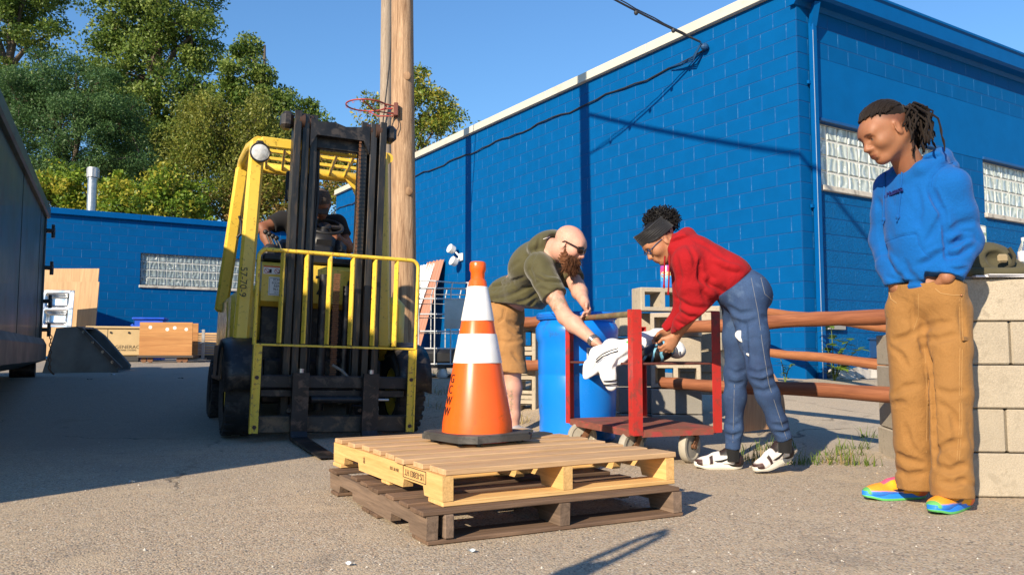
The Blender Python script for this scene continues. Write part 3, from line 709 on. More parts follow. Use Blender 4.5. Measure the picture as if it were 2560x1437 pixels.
for s_ in (-1, 1):
    mb = MB(); mb.grid(lambda a, b: (s_ * (.53 + .27 * b), .56 - .40 * math.cos(a * math.pi * .95), .345 + .385 * math.sin(a * math.pi * .95) ** .7 + (.02 if .1 < b < .9 else 0)), 14, 4)
    solid(part('fender', mb, m_blk, smooth=50), .025)
# chassis, cowl, side bodies, counterweight
mb = MB(); mb.box((0, 1.3, .42), (.98, 1.5, .36), ch=.02); mb.box((0, .74, .70), (1.0, .06, .66), ch=.01); part('chassis', mb, m_blk)
mb = MB(); c0 = FP(640, 664, .66); 
mb.prism([(-.52, .66, 1.02), (-.52, .60, 1.06), (-.52, .60, 1.34), (-.52, .66, 1.38), (-.52, .95, 1.40), (-.52, .95, 1.02)], (0, 0, 0), (1.04, 0, 0)); cw = part('cowl', mb, m_yel, smooth=20)
part('dash', MB().box((0, .84, 1.425), (1.02, .34, .06), ch=.015), m_plas)
for s_ in (-1, 1):
    mb = MB(); mb.box((s_ * .60, 1.32, .88), (.26, 1.25, .56), ch=.07); sb = part('side_body', mb, m_yel, smooth=40)
    mb = MB(); mb.prism([(0, 1.98, .62), (0, 1.98, 1.06), (0, 1.9, 1.10), (0, 1.1, 1.06), (0, .98, .92), (0, 1.0, .70), (0, 1.1, .62)], (s_ * .728, 0, 0), (s_ * .738, 0, 0)); mb.build('side_panel', mat('yellow_panel', (.55, .37, .05), .3, rnd=0), sb, 20)
    st = MB(); st.box((s_ * .72, 1.3, .42), (.12, .9, .03), ch=.006); st.box((s_ * .775, 1.15, .56), (.02, .75, .28), ch=.006); part('step', st, mat('brown_step_plate', (.10, .065, .04), .6, .3, dirt=((.2, .12, .06), .4, 14), rnd=0))
mb = MB(); mb.box((0, 2.38, .72), (1.12, .75, .86), ch=.12); mb.box((0, 2.25, 1.2), (1.0, .5, .2), ch=.08); part('counterweight', mb, m_yel, smooth=40)
mb = MB(); mb.box((0, 1.55, 1.12), (.55, .55, .16), ch=.05); mb.box((0, 1.86, 1.45), (.5, .14, .6), Matrix.Rotation(-.15, 3, 'X'), ch=.05); part('seat', mb, m_plas, smooth=40)
# overhead guard
ZR = 2.36
gd = MB(); gd.box((-.05, .62, ZR), (1.06, .035, .085), ch=.01); gp = part('guard_front_beam', gd, m_yel)
part('guard_rear_beam', MB().bar((-.61, 1.5, ZR - .02), (.48, 1.5, ZR - .02), .08, .10, ch=.03), m_yel, smooth=50)
for s_ in (-1, 1):
    part('guard_side_beam', MB().tube([(s_ * (.60 if s_ < 0 else .49), .63, ZR), (s_ * (.635 if s_ < 0 else .49), .9, ZR + .005), (s_ * (.64 if s_ < 0 else .48), 1.36, ZR), (s_ * (.64 if s_ < 0 else .47), 1.46, ZR - .03), (s_ * (.64 if s_ < 0 else .47), 1.49, ZR - .1)], .046, 10), m_yel, smooth=60)
    kx = 1 if s_ < 0 else .70
    part('guard_front_leg', MB().bar((s_ * .605 * kx, .63, ZR - .0), (s_ * .668 * kx, .48, .70), .12, .075, up=(0, 1, 0), ch=.022).bar((s_ * .53 * kx, .64, ZR - .005), (s_ * .615 * kx, .63, ZR - .02), .075, .08, ch=.02), m_yel)
part('guard_rear_leg', MB().bar((-.635, 1.47, ZR - .04), (-.74, 1.62, 1.0), .115, .075, up=(0, 1, 0), ch=.022), m_yel)
mb = MB(); mb.tube([(.45, 1.5, ZR - .03), (.47, 1.46, ZR - .14), (.50, 1.42, ZR - .35), (.62, 1.30, 1.5), (.72, 1.22, .78)], [.045, .055, .058, .06, .065], 10); part('guard_rear_leg', mb, m_yel, smooth=60)
mb = MB(); mb.prism([(.44, 0, ZR - .05), (.30, 0, ZR - .05), (.36, 0, ZR - .12), (.43, 0, ZR - .26)], (0, 1.44, 0), (0, 1.46, 0)); part('gusset', mb, m_yel)
for k in range(7):
    x = -.48 + k * .145; part('guard_slat', MB().bar((x - .05, .64, ZR - .005), (x + .05, 1.48, ZR - .012), .022, .045, ch=.004), m_yel)
for y in (.92, 1.2): part('guard_crossbar', MB().bar((-.57, y, ZR + .004), (.47, y, ZR + .004), .03, .03, ch=.004), m_yel)
hl = FP(649, 383, .57)
mb = MB(); mb.lathe([(.0, .06), (.055, .05), (.078, .0), (.082, -.03), (.074, -.035), (.066, -.03)], 24, hl, Matrix.Rotation(math.pi / 2, 3, 'X') @ Matrix.Rotation(math.pi, 3, 'X')); mb.box(hl + Vector((0, .02, .085)), (.06, .05, .04), ch=.01)
lampo = part('work_lamp', mb, m_plas, smooth=40)
mb = MB(); mb.lathe([(.0, -.047), (.04, -.043), (.068, -.03)], 24, hl, Matrix.Rotation(math.pi / 2, 3, 'X') @ Matrix.Rotation(math.pi, 3, 'X')); mb.build('lens', mat('lamp_glass', (.55, .56, .55), .12, var=.35, vs=30, bump=.5, bs=60, rnd=0), lampo, 60)
part('mirror', MB().box((-.30, .75, 2.04), (.10, .03, .26), ch=.02), m_plas)
# mast: two groups of nested rails
ZT = 2.56; YM = .27
for s_ in (-1, 1):
    for k, (dx, dy, zt, z0) in enumerate(((.345, .0, ZT, .10), (.275, .035, ZT - .01, .12), (.205, .07, ZT + .0, .16))):
        mb = MB(); x = s_ * dx
        mb.box((x, YM + dy, (zt + z0) / 2), (.056, .018, zt - z0), ch=.004); mb.box((x + s_ * .022, YM + dy + .06, (zt - .09 + z0) / 2), (.014, .12, zt - .09 - z0)); mb.box((x, YM + dy + .12, (zt - .09 + z0) / 2), (.056, .016, zt - .09 - z0))
        part('mast_rail', mb, m_rail)
        if k < 2: part('roller', MB().cyl((x - s_ * .012, YM + dy + .05, ZT - .07), (x - s_ * .055, YM + dy + .05, ZT - .07), .062, n=24), mat('brown_roller', (.085, .045, .03), .5, .4, rnd=.1), smooth=40)
    part('mast_head_plate', MB().box((s_ * .42, YM + .08, ZT - .075), (.10, .13, .14), ch=.03), m_blk)
    part('mast_foot', MB().box((s_ * .275, YM + .02, .20), (.19, .05, .10), ch=.012), m_blk)
    for q in (-.035, .035): part('bolt', MB().cyl((s_ * .275 + q, YM - .02, .205), (s_ * .275 + q, YM - .008, .205), .018, n=8), m_stl)
mb = MB(); mb.prism([(-.24, 0, ZT - .03), (-.19, 0, ZT - .06), (-.05, 0, ZT - .05), (.04, 0, ZT - .075), (.16, 0, ZT - .06), (.24, 0, ZT - .04), (.24, 0, ZT - .27), (.19, 0, ZT - .17), (-.19, 0, ZT - .17), (-.24, 0, ZT - .27)], (0, YM + .02, 0), (0, YM + .09, 0)); part('mast_head_beam', mb, m_blk)
part('mast_crossbeam', MB().box((0, YM + .13, ZT - .2), (.62, .05, .12), ch=.01), m_blk)
part('lift_cylinder', MB().cyl((-.06, YM + .12, .2), (-.06, YM + .12, 1.28), .04, n=16), m_blk, smooth=40)
part('lift_cylinder', MB().cyl((.13, YM + .15, .3), (.13, YM + .15, 1.2), .03, n=14), m_blk, smooth=40)
mb = MB()
for k in range(56): mb.box((.035 + .004 * (k % 2), YM + .1, .35 + k * .017), (.05, .012 + .008 * (k % 2), .013))
part('lift_chain', mb, m_rust)
mb = MB()
for k in range(60): mb.box((.165, YM + .03 + .01 * (k % 2), 1.45 + k * .0165), (.016, .012, .012))
part('lift_chain', mb, m_rust)
for q, (x, b) in enumerate(((-.165, .008), (-.150, .012), (.185, .01))):
    part('hose', MB().tube([(x, YM + .16, 2.38), (x + b, YM + .15, 1.9), (x - b * .4, YM + .17, 1.4), (x + b * .6, YM + .16, .9), (x, YM + .15, .45)], .012, 7), m_plas, smooth=60)
part('hose', MB().tube([(-.02, .12, .56), (.05, .10, .52), (.12, .10, .45), (.16, .11, .36), (.13, .12, .30), (.04, .13, .27)], .012, 7), mat('grey_hose', (.14, .14, .13), .6, rnd=0), smooth=60)
# carriage, tines, load backrest
part('carriage_bar', MB().box((0, .10, .43), (1.18, .05, .10), ch=.01), m_blk)
part('carriage_bar', MB().box((0, .12, .345), (1.10, .05, .06), ch=.008), m_blk)
part('carriage_bar', MB().box((0, .10, .115), (1.20, .055, .13), ch=.01), mat('scraped_carriage', (.05, .045, .04), .45, .5, var=.4, dirt=((.16, .11, .07), .42, 8), rnd=0))
part('side_shift_cylinder', MB().cyl((-.18, .07, .30), (.20, .07, .30), .028, n=14).cyl((.20, .07, .30), (.26, .07, .30), .04, n=14), m_blk, smooth=40)
part('side_shift_rod', MB().cyl((.26, .07, .30), (.42, .07, .30), .012, n=10), m_stl, smooth=40)
for x in (-.27, .262):
    mb = MB(); mb.prism([(0, .045, .50), (0, .0, .50), (0, -.0, .07), (0, -.02, .03), (0, -1.08, .012), (0, -1.10, .004), (0, .01, .003), (0, .045, .03)], (x - .06, 0, 0), (x + .06, 0, 0)); fo = part('fork_tine', mb, mat('fork_steel', (.035, .032, .032), .42, .6, var=.35, vs=6, dirt=((.12, .085, .07), .34, 10), rnd=.1))
    MB().cyl((x, .022, .50), (x, .022, .53), .022, n=12).build('lock_pin', m_stl, fo, 40)
ZB, ZM2, ZTB, XB = .055, .70, 1.405, .615
for s_ in (-1, 1):
    mb = MB(); mb.box((s_ * (XB - .03), .03, (ZB + ZM2) / 2), (.055, .012, ZM2 - ZB), ch=.002); mb.box((s_ * (XB - .002), .045, (ZB + ZM2) / 2), (.012, .07, ZM2 - ZB)); po = part('backrest_post', mb, m_yrust)
    for z in (.10, .46): MB().cyl((s_ * (XB - .03), .02, z), (s_ * (XB - .03), .028, z), .016, n=6).build('bolt', mat('dark_rust', (.07, .035, .03), .7), po)
pts = [(-XB, .04, ZM2)] + [(-XB, .04, z) for z in np.linspace(ZM2 + .1, ZTB - .06, 4)] + [(-XB + .06 * (1 - math.cos(a)), .04, ZTB - .06 + .06 * math.sin(a)) for a in np.linspace(.2, 1.57, 5)]
pts += [(x, .04 , ZTB) for x in np.linspace(-XB + .1, XB - .1, 6)] + [(XB - .06 + .06 * math.sin(a), .04, ZTB - .06 + .06 * math.cos(a)) for a in np.linspace(0, 1.4, 5)] + [(XB, .04, z) for z in np.linspace(ZTB - .06, ZM2, 5)]
mb = MB(); mb.tube(pts, .0155, 8); part('backrest_frame', mb, m_yrust, smooth=60)
part('backrest_crossbar', MB().box((0, .04, ZM2), (2 * XB, .045, .016), ch=.003), m_yrust)
for k in range(6):
    x = -XB + (k + 1) * 2 * XB / 7; part('backrest_bar', MB().box((x, .045, (ZM2 + ZTB) / 2), (.013 if k else .014, .05, ZTB - ZM2 - .03), Matrix.Rotation(.35, 3, 'Z'), ch=.002), m_yrust)
# controls
sw = FP(812, 566, .98)
mb = MB(); rt = Matrix.Rotation(.55, 3, 'X')
mb.tube([sw + rt @ Vector((.155 * math.cos(a), .155 * math.sin(a), 0)) for a in np.linspace(0, 6.283, 33)[:-1]], .015, 8, True); mb.box(sw, (.30, .045, .02), rt); mb.ell(sw, (.06, .06, .03), rot=rt); part('steering_wheel', mb, m_plas, smooth=60)
cl = FP(805, 612, .90)
mb = MB(); mb.box(cl, (.21, .16, .2), Matrix.Rotation(.3, 3, 'X'), ch=.04); mb.box(cl + Vector((.15, .03, -.02)), (.14, .12, .15), ch=.05); mb.cyl(cl, sw, .035, n=12); mb.box((cl.x - .02, .88, 1.48), (.2, .16, .22), ch=.03); part('steering_column', mb, m_plas, smooth=40)
for k in range(4):
    a = FP(664 + 9 * k, 580 + 5 * k, .95); b = Vector((a.x + .06, .9, 1.45)); mb = MB(); mb.tube([b, b.lerp(a, .6) + Vector((.01, 0, 0)), a], .007, 6); mb.ell(a, (.022, .022, .022), 10, 8); part('control_lever', mb, m_plas, smooth=60)
mb = MB(); q = FP(676, 635, .85); mb.box(q, (.13, .14, .16), ch=.03); part('lever_console', mb, m_plas, smooth=40)
# grab handle on the rear leg
part('grab_handle', MB().tube([FP(598, 540, 1.2), FP(604, 560, 1.2), FP(602, 585, 1.2), FP(592, 595, 1.2)], .012, 7), m_plas, smooth=60)
# decals
face = Matrix.Rotation(math.pi / 2, 4, 'X')
text('unit_number', '7', .23, m_ink, cw, Matrix.Translation((-.045, .597, 1.2)) @ face); text('unit_number', '9', .23, m_ink, cw, Matrix.Translation((.22, .597, 1.19)) @ face)
MB().box((-.40, .598, 1.305), (.22, .003, .055)).build('warning_decal', m_wht, cw)
MB().box((-.40, .5955, 1.338), (.22, .003, .012)).build('warning_stripe', mat('orange_print', (.6, .12, .02), .5, rnd=0), cw)
m_rprint = mat('red_print', (.5, .03, .03), .5, rnd=0)
for k in range(3):
    x = -.485 + k * .08; mb = MB(); mb.tube([(x + .018 * math.cos(a), .5955, 1.302 + .018 * math.sin(a)) for a in np.linspace(0, 6.28, 17)[:-1]], .0022, 5, True); mb.bar((x - .012, .5955, 1.314), (x + .012, .5955, 1.29), .003, .004); mb.build('warning_symbol', m_rprint, cw)
    mb = MB(); mb.box((x + .03, .5955, 1.302), (.018, .003, .03)); mb.box((x + .022, .5955, 1.29), (.03, .003, .008)); mb.build('warning_symbol', m_ink, cw)
pt = MB(); pt.box((-.375, .597, 1.18), (.18, .003, .15), ch=.001); dp = pt.build('rental_decal', m_wht, cw)
mb = MB()
for a, b in (((-.455, 1.115), (-.295, 1.115)), ((-.455, 1.245), (-.295, 1.245)), ((-.458, 1.115), (-.458, 1.245)), ((-.292, 1.115), (-.292, 1.245))): mb.bar((a[0], .595, a[1]), (b[0], .595, b[1]), .002, .003)
mb.build('rental_border', m_ink, dp)
for k, (tx, sz) in enumerate((('SCHULER', .027), ('EQUIPMENT', .024), ('RENTAL', .027), ('961-1121', .028), ('700 WORKING ST', .011))):
    text('rental_text', tx, sz, m_ink, dp, Matrix.Translation((-.375, .5945, 1.232 - .0255 * k)) @ face)
text('handwriting', 'Tool  Rental', .062, m_ink, gp, Matrix.Translation((.06, .6005, ZR + .0)) @ face, shear=.12)
lg = [o for o in fk.children if o.name.startswith('guard_front_leg')][0]
q = FP(607, 705, .43); text('handwriting', '57-70-9', .075, m_ink, lg, Matrix.Translation((q.x, .415, q.z)) @ face @ Matrix.Rotation(-math.pi / 2, 4, 'Z'))
# ================================================================ soft shapes: smooth-blended distance fields meshed with surface nets
class Soft:
    def __init__(s, lo, hi, h):
        s.lo = np.array(lo, np.float32); s.h = h; s.n = np.ceil((np.array(hi) - s.lo) / h).astype(int) + 1
        s.f = np.full(s.n, .5, np.float32)
    def sub(s, lo, hi):
        a = np.maximum(0, np.floor((np.array(lo) - s.lo) / s.h).astype(int)); b = np.minimum(s.n, np.ceil((np.array(hi) - s.lo) / s.h).astype(int) + 1)
        if np.any(b <= a): return None
        sl_ = tuple(slice(i, j) for i, j in zip(a, b))
        ax = [s.lo[k] + s.h * np.arange(a[k], b[k], dtype=np.float32) for k in range(3)]
        return sl_, ax[0][:, None, None], ax[1][None, :, None], ax[2][None, None, :]
    def _put(s, sl_, d, k, op):
        g = s.f[sl_]
        if op == 'cut':
            d = -d
            if k > 0: h = np.maximum(k - np.abs(g - d), 0) / k; s.f[sl_] = np.maximum(g, d) + h * h * k * .25
            else: s.f[sl_] = np.maximum(g, d)
        else:
            if k > 0: h = np.maximum(k - np.abs(g - d), 0) / k; s.f[sl_] = np.minimum(g, d) - h * h * k * .25
            else: s.f[sl_] = np.minimum(g, d)
    def cap(s, a, b, ra, rb=None, k=.02, op='add', flat=None):
        rb = ra if rb is None else rb; a = np.array(a, float); b = np.array(b, float); R = max(ra, rb) + k + .03
        q = s.sub(np.minimum(a, b) - R, np.maximum(a, b) + R)
        if q is None: return s
        sl_, X, Y, Z = q; d = b - a; L = max(1e-9, d @ d)
        t = np.clip(((X - a[0]) * d[0] + (Y - a[1]) * d[1] + (Z - a[2]) * d[2]) / L, 0, 1)
        px, py, pz = X - a[0] - t * d[0], Y - a[1] - t * d[1], Z - a[2] - t * d[2]
        if flat is not None:                                  # (axis, factor): thinner along axis
            n, fac = np.array(flat[0], float), flat[1]; n = n / np.linalg.norm(n); w_ = px * n[0] + py * n[1] + pz * n[2]; m_ = (1 / fac - 1) * w_
            px, py, pz = px + n[0] * m_, py + n[1] * m_, pz + n[2] * m_
            r = ra + (rb - ra) * t; dd = (np.sqrt(px ** 2 + py ** 2 + pz ** 2) - r) * (fac if False else 1); dd = dd * np.where(dd > 0, fac, 1.) if False else dd * (fac + (1 - fac) * .35)
        else: dd = np.sqrt(px ** 2 + py ** 2 + pz ** 2) - (ra + (rb - ra) * t)
        s._put(sl_, dd.astype(np.float32), k, op); return s
    def chain(s, pts, rs, k=.02, flat=None):
        for i in range(len(pts) - 1): s.cap(pts[i], pts[i + 1], rs[i], rs[i + 1], k, flat=flat)
        return s
    def ell(s, c, r, M3=None, k=.02, op='add'):
        c = np.array(c, float); r = np.array(r, float); R = r.max() + k + .03
        q = s.sub(c - R, c + R)
        if q is None: return s
        sl_, X, Y, Z = q; x, y, z = X - c[0], Y - c[1], Z - c[2]
        if M3 is not None:
            m_ = np.array(M3); x, y, z = (m_[0, 0] * x + m_[1, 0] * y + m_[2, 0] * z, m_[0, 1] * x + m_[1, 1] * y + m_[2, 1] * z, m_[0, 2] * x + m_[1, 2] * y + m_[2, 2] * z)
        k0 = np.sqrt((x / r[0]) ** 2 + (y / r[1]) ** 2 + (z / r[2]) ** 2); k1 = np.sqrt((x / r[0] ** 2) ** 2 + (y / r[1] ** 2) ** 2 + (z / r[2] ** 2) ** 2)
        d = k0 * (k0 - 1) / np.maximum(k1, 1e-6); s._put(sl_, d.astype(np.float32), k, op); return s
    def plane(s, p, n, k=0):
        """keep the side the normal points away from"""
        q = s.sub(s.lo - 1, s.lo + s.n * s.h + 1); sl_, X, Y, Z = q; n = np.array(n, float); n /= np.linalg.norm(n); p = np.array(p, float)
        d = ((X - p[0]) * n[0] + (Y - p[1]) * n[1] + (Z - p[2]) * n[2]).astype(np.float32)
        if k > 0: h = np.maximum(k - np.abs(s.f - d), 0) / k; s.f = np.maximum(s.f, d) + h * h * k * .25
        else: s.f = np.maximum(s.f, d)
        return s
    def cutlocal(s, p, n, r):
        """plane cut that acts only within r of p"""
        p = np.array(p, float); q = s.sub(p - r, p + r); sl_, X, Y, Z = q; n = np.array(n, float); n /= np.linalg.norm(n)
        d = ((X - p[0]) * n[0] + (Y - p[1]) * n[1] + (Z - p[2]) * n[2]).astype(np.float32); ins = ((X - p[0]) ** 2 + (Y - p[1]) ** 2 + (Z - p[2]) ** 2) < r * r
        s.f[sl_] = np.where(ins, np.maximum(s.f[sl_], d), s.f[sl_]); return s
    def fold(s, c, n, wl, amp, r, ph=0., wob=.35, sharp=1.):
        """creases: ridges across direction n around c"""
        c = np.array(c, float); q = s.sub(c - r * 1.6, c + r * 1.6)
        if q is None: return s
        sl_, X, Y, Z = q; n = np.array(n, float); n /= np.linalg.norm(n); a = np.array([n[1], n[2], -n[0]]); a -= n * (a @ n); a /= np.linalg.norm(a); b = np.cross(n, a)
        x, y, z = X - c[0], Y - c[1], Z - c[2]; t = x * n[0] + y * n[1] + z * n[2]; p1 = x * a[0] + y * a[1] + z * a[2]; p2 = x * b[0] + y * b[1] + z * b[2]
        w_ = np.exp(-(x * x + y * y + z * z) / (r * r) * 1.6)
        q1, q2 = p1 / wl, p2 / wl
        wp = wob * (np.sin(q1 * 1.1 + ph) + .7 * np.sin(q2 * 1.4 + 1.7 * ph) + .6 * np.sin((q1 + q2) * 2.1 + t / wl * .8 + 2.3 * ph))
        md = np.clip(.55 + .45 * np.sin(q1 * .83 + t / wl * .7 + 3.1 * ph) + .45 * np.sin(q2 * 1.07 - t / wl * .9 + 1.3 * ph), 0, 1.3)
        g = (.64 - np.abs(np.sin(np.pi * (t / wl * .72 + wp) + ph))) * md          # rounded ridges with sharp valleys, fading in and out
        s.f[sl_] += (amp * w_ * g).astype(np.float32); return s
    def at(s, p):
        q = (np.array(p, float) - s.lo) / s.h; i = np.floor(q).astype(int)
        if np.any(i < 0) or np.any(i >= s.n - 1): return .5
        t = q - i; c = s.f[i[0]:i[0] + 2, i[1]:i[1] + 2, i[2]:i[2] + 2]; c = c[0] * (1 - t[0]) + c[1] * t[0]; c = c[0] * (1 - t[1]) + c[1] * t[1]; return float(c[0] * (1 - t[2]) + c[1] * t[2])
    def hit(s, u, v):
        '''first point of the surface met by the photo ray through (u, v), and its normal'''
        d = ray(u, v).normalized(); a = np.array(CAMP); d = np.array(d); hi = s.lo + s.h * s.n; c = (s.lo + hi) / 2; t = max(.1, (c - a) @ d - np.linalg.norm(hi - s.lo) / 2); e = t + np.linalg.norm(hi - s.lo)
        st = s.h * .6
        while t < e:
            if s.at(a + d * t) < 0: break
            t += st
        else: return None
        p = a + d * (t - st * .5); g = np.array([s.at(p + np.eye(3)[k] * s.h) - s.at(p - np.eye(3)[k] * s.h) for k in range(3)]); n = g / (np.linalg.norm(g) + 1e-9); return p, n
    def crease(s, poly, depth=.008, width=.014, k=.012, ridge=0., n=9):
        '''press a tapering fold along a line drawn in the photo; ridge > 0 also raises cloth beside it'''
        L = [0.]
        for a, b in zip(poly[:-1], poly[1:]): L.append(L[-1] + math.hypot(b[0] - a[0], b[1] - a[1]))
        hs = []
        for i in range(n + 1):
            q = L[-1] * i / n; j = max(0, min(len(poly) - 2, next((m_ for m_ in range(len(L) - 1) if L[m_ + 1] >= q), len(L) - 2))); f_ = (q - L[j]) / max(1e-6, L[j + 1] - L[j])
            h = s.hit(poly[j][0] + (poly[j + 1][0] - poly[j][0]) * f_, poly[j][1] + (poly[j + 1][1] - poly[j][1]) * f_); hs.append((i / n, h))
        pr = None
        for t, h in hs:
            if h is None: pr = None; continue
            w_ = math.sin(math.pi * (.06 + .88 * t)) ** .7; c = h[0] + h[1] * (width - depth * w_)
            if pr is not None and np.linalg.norm(pr[0] - c) < .08:
                s.cap(pr[0], c, width, width, k, 'cut')
                if ridge > 0: o_ = np.array((0, 0, width * 1.25)); s.cap(pr[1] + o_, h[0] - h[1] * (width - ridge * w_) + o_, width, width, k)
            pr = (c, h[0] - h[1] * (width - ridge * w_))
        return s
    def lumps(s, amp, wl, seed=0):
        rng = np.random.default_rng(seed); X = (s.lo[0] + s.h * np.arange(s.n[0]))[:, None, None]; Y = (s.lo[1] + s.h * np.arange(s.n[1]))[None, :, None]; Z = (s.lo[2] + s.h * np.arange(s.n[2]))[None, None, :]
        for _ in range(4):
            d = rng.normal(size=3); d /= np.linalg.norm(d); p = rng.uniform(0, 6.28, 3); w_ = wl * rng.uniform(.7, 1.5)
            s.f += (amp * .5 * np.sin((X * d[0]) * 6.28 / w_ + p[0] + 1.3 * np.sin(Z * 4 / w_ + p[1])) * np.sin((Y * d[1] + Z * d[2]) * 6.28 / w_ + p[2])).astype(np.float32)
        return s
    def mesh(s):
        f = s.f; S = f < 0
        c = np.zeros(np.array(f.shape) - 1, np.int8)
        for i in (0, 1):
            for j in (0, 1):
                for k in (0, 1): c += S[i:f.shape[0] - 1 + i, j:f.shape[1] - 1 + j, k:f.shape[2] - 1 + k]
        mk = (c > 0) & (c < 8); idx = np.full(mk.shape, -1, np.int32); I, J, K = np.nonzero(mk); n = len(I); idx[mk] = np.arange(n)
        acc = np.zeros((n, 3)); cnt = np.zeros(n)
        cor = [(i, j, k) for i in (0, 1) for j in (0, 1) for k in (0, 1)]
        for a in cor:
            for b in cor:
                if sum(abs(x - y) for x, y in zip(a, b)) == 1 and a < b:
                    fa, fb = f[I + a[0], J + a[1], K + a[2]], f[I + b[0], J + b[1], K + b[2]]; m_ = (fa < 0) != (fb < 0)
                    t = np.where(m_, fa / np.where(m_, fa - fb, 1), 0)[:, None]; p = np.array(a) + (np.array(b) - np.array(a)) * t; acc[m_] += p[m_]; cnt[m_] += 1
        V = s.lo + s.h * (np.stack([I, J, K], 1) + acc / np.maximum(cnt, 1)[:, None]); Q = []
        for ax in range(3):
            o1, o2 = [(1, 2), (2, 0), (0, 1)][ax]; sh = [slice(None)] * 3; sh2 = [slice(None)] * 3
            sh[ax] = slice(0, -1); sh2[ax] = slice(1, None); e = S[tuple(sh)] != S[tuple(sh2)]
            pos = np.stack(np.nonzero(e), 1); ok = np.ones(len(pos), bool)
            for o in (o1, o2): ok &= (pos[:, o] > 0) & (pos[:, o] < f.shape[o] - 1)
            pos = pos[ok]; ins = S[pos[:, 0], pos[:, 1], pos[:, 2]]
            def cell(d1, d2):
                q = pos.copy(); q[:, o1] += d1; q[:, o2] += d2; return idx[q[:, 0], q[:, 1], q[:, 2]]
            q = np.stack([cell(-1, -1), cell(0, -1), cell(0, 0), cell(-1, 0)], 1); q[~ins] = q[~ins][:, ::-1]; Q.append(q)
        return V.astype(np.float32), np.concatenate(Q)
    def build(s, name, mats, parent=None, off=(0, 0, 0), color=None, mtx=None, relax=0):
        V, Q = s.mesh(); col = color(V) if color else None
        me = mesh_np(name, V - np.array(off, np.float32), Q, None, mats if isinstance(mats, (list, tuple)) else [mats], True)
        if col is not None and len(me.vertices) == len(V):
            at = me.color_attributes.new('Col', 'FLOAT_COLOR', 'POINT'); c4 = np.ones((len(V), 4), np.float32); c4[:, :3] = col; at.data.foreach_set('color', c4.ravel())
        o = link(name, me, parent, mtx)
        if relax: md = o.modifiers.new('smooth', 'SMOOTH'); md.factor = .5; md.iterations = relax
        return o
from mathutils.bvhtree import BVHTree
def tree_of(o, off):
    off = Vector(off); return BVHTree.FromPolygons([v.co + off for v in o.data.vertices], [tuple(p.vertices) for p in o.data.polygons])
def on(bv, pts, base, lift=.0015, n=4):
    '''points drawn in the photo laid onto a built surface, local to base'''
    out = []
    for (a, b) in zip(pts[:-1], pts[1:]):
        for i in range(n + (1 if b is pts[-1] else 0)):
            f_ = i / n; h = bv.ray_cast(CAMP, ray(a[0] + (b[0] - a[0]) * f_, a[1] + (b[1] - a[1]) * f_).normalized())
            if h[0] is not None: out.append(h[0] + h[1] * lift - Vector(base))
    return out
def seam(name, bv, pts, base, r, m_, parent, lift=.0005):
    p = on(bv, pts, base, lift)
    if len(p) > 1: return MB().tube(p, r, 5).build(name, m_, parent, 60)
def cloth(name, base, rough=.85, weave=900, bump=.25, var=.12, fold=0, sheen=.06, dirt=None):
    if name in _mats: return _mats[name]
    s = N(name); v = s.coord(False)
    if isinstance(base, str): base = lin(base)
    n = s.noise(v, 5, 5, .6); n2 = s.noise(v, weave * .25, 2, .6)
    c = s.mix(s.mr(n.outputs[0], .3, .7), tuple(x * (1 - var) for x in base), tuple(min(1, x * (1 + var)) for x in base))
    c = s.mix(s.mr(n2.outputs[0], .35, .65, 0, .22), c, tuple(x * .6 for x in base))
    if dirt:
        d = s.noise(v, dirt[2], 5, .6); c = s.mix(s.mr(d.outputs[0], .5, .7, 0, dirt[1]), c, dirt[0])
    s.l(c, s.b.inputs['Base Color']); s.b.inputs['Roughness'].default_value = rough; s.b.inputs['Specular IOR Level'].default_value = .2
    s.b.inputs['Sheen Weight'].default_value = sheen; s.b.inputs['Sheen Roughness'].default_value = .5
    if fold:
        fo = s.noise(v, 16, 5, .6, .8); h = s.n('Math', operation='MULTIPLY_ADD'); s.l(fo.outputs[0], h.inputs[0]); h.inputs[1].default_value = fold * 10; s.l(n2.outputs[0], h.inputs[2]); s.bump(h.outputs[0], min(1, bump * 1.5), .005)
    else: s.bump(n2.outputs[0], bump, .0015)
    _mats[name] = s.m
    return s.m
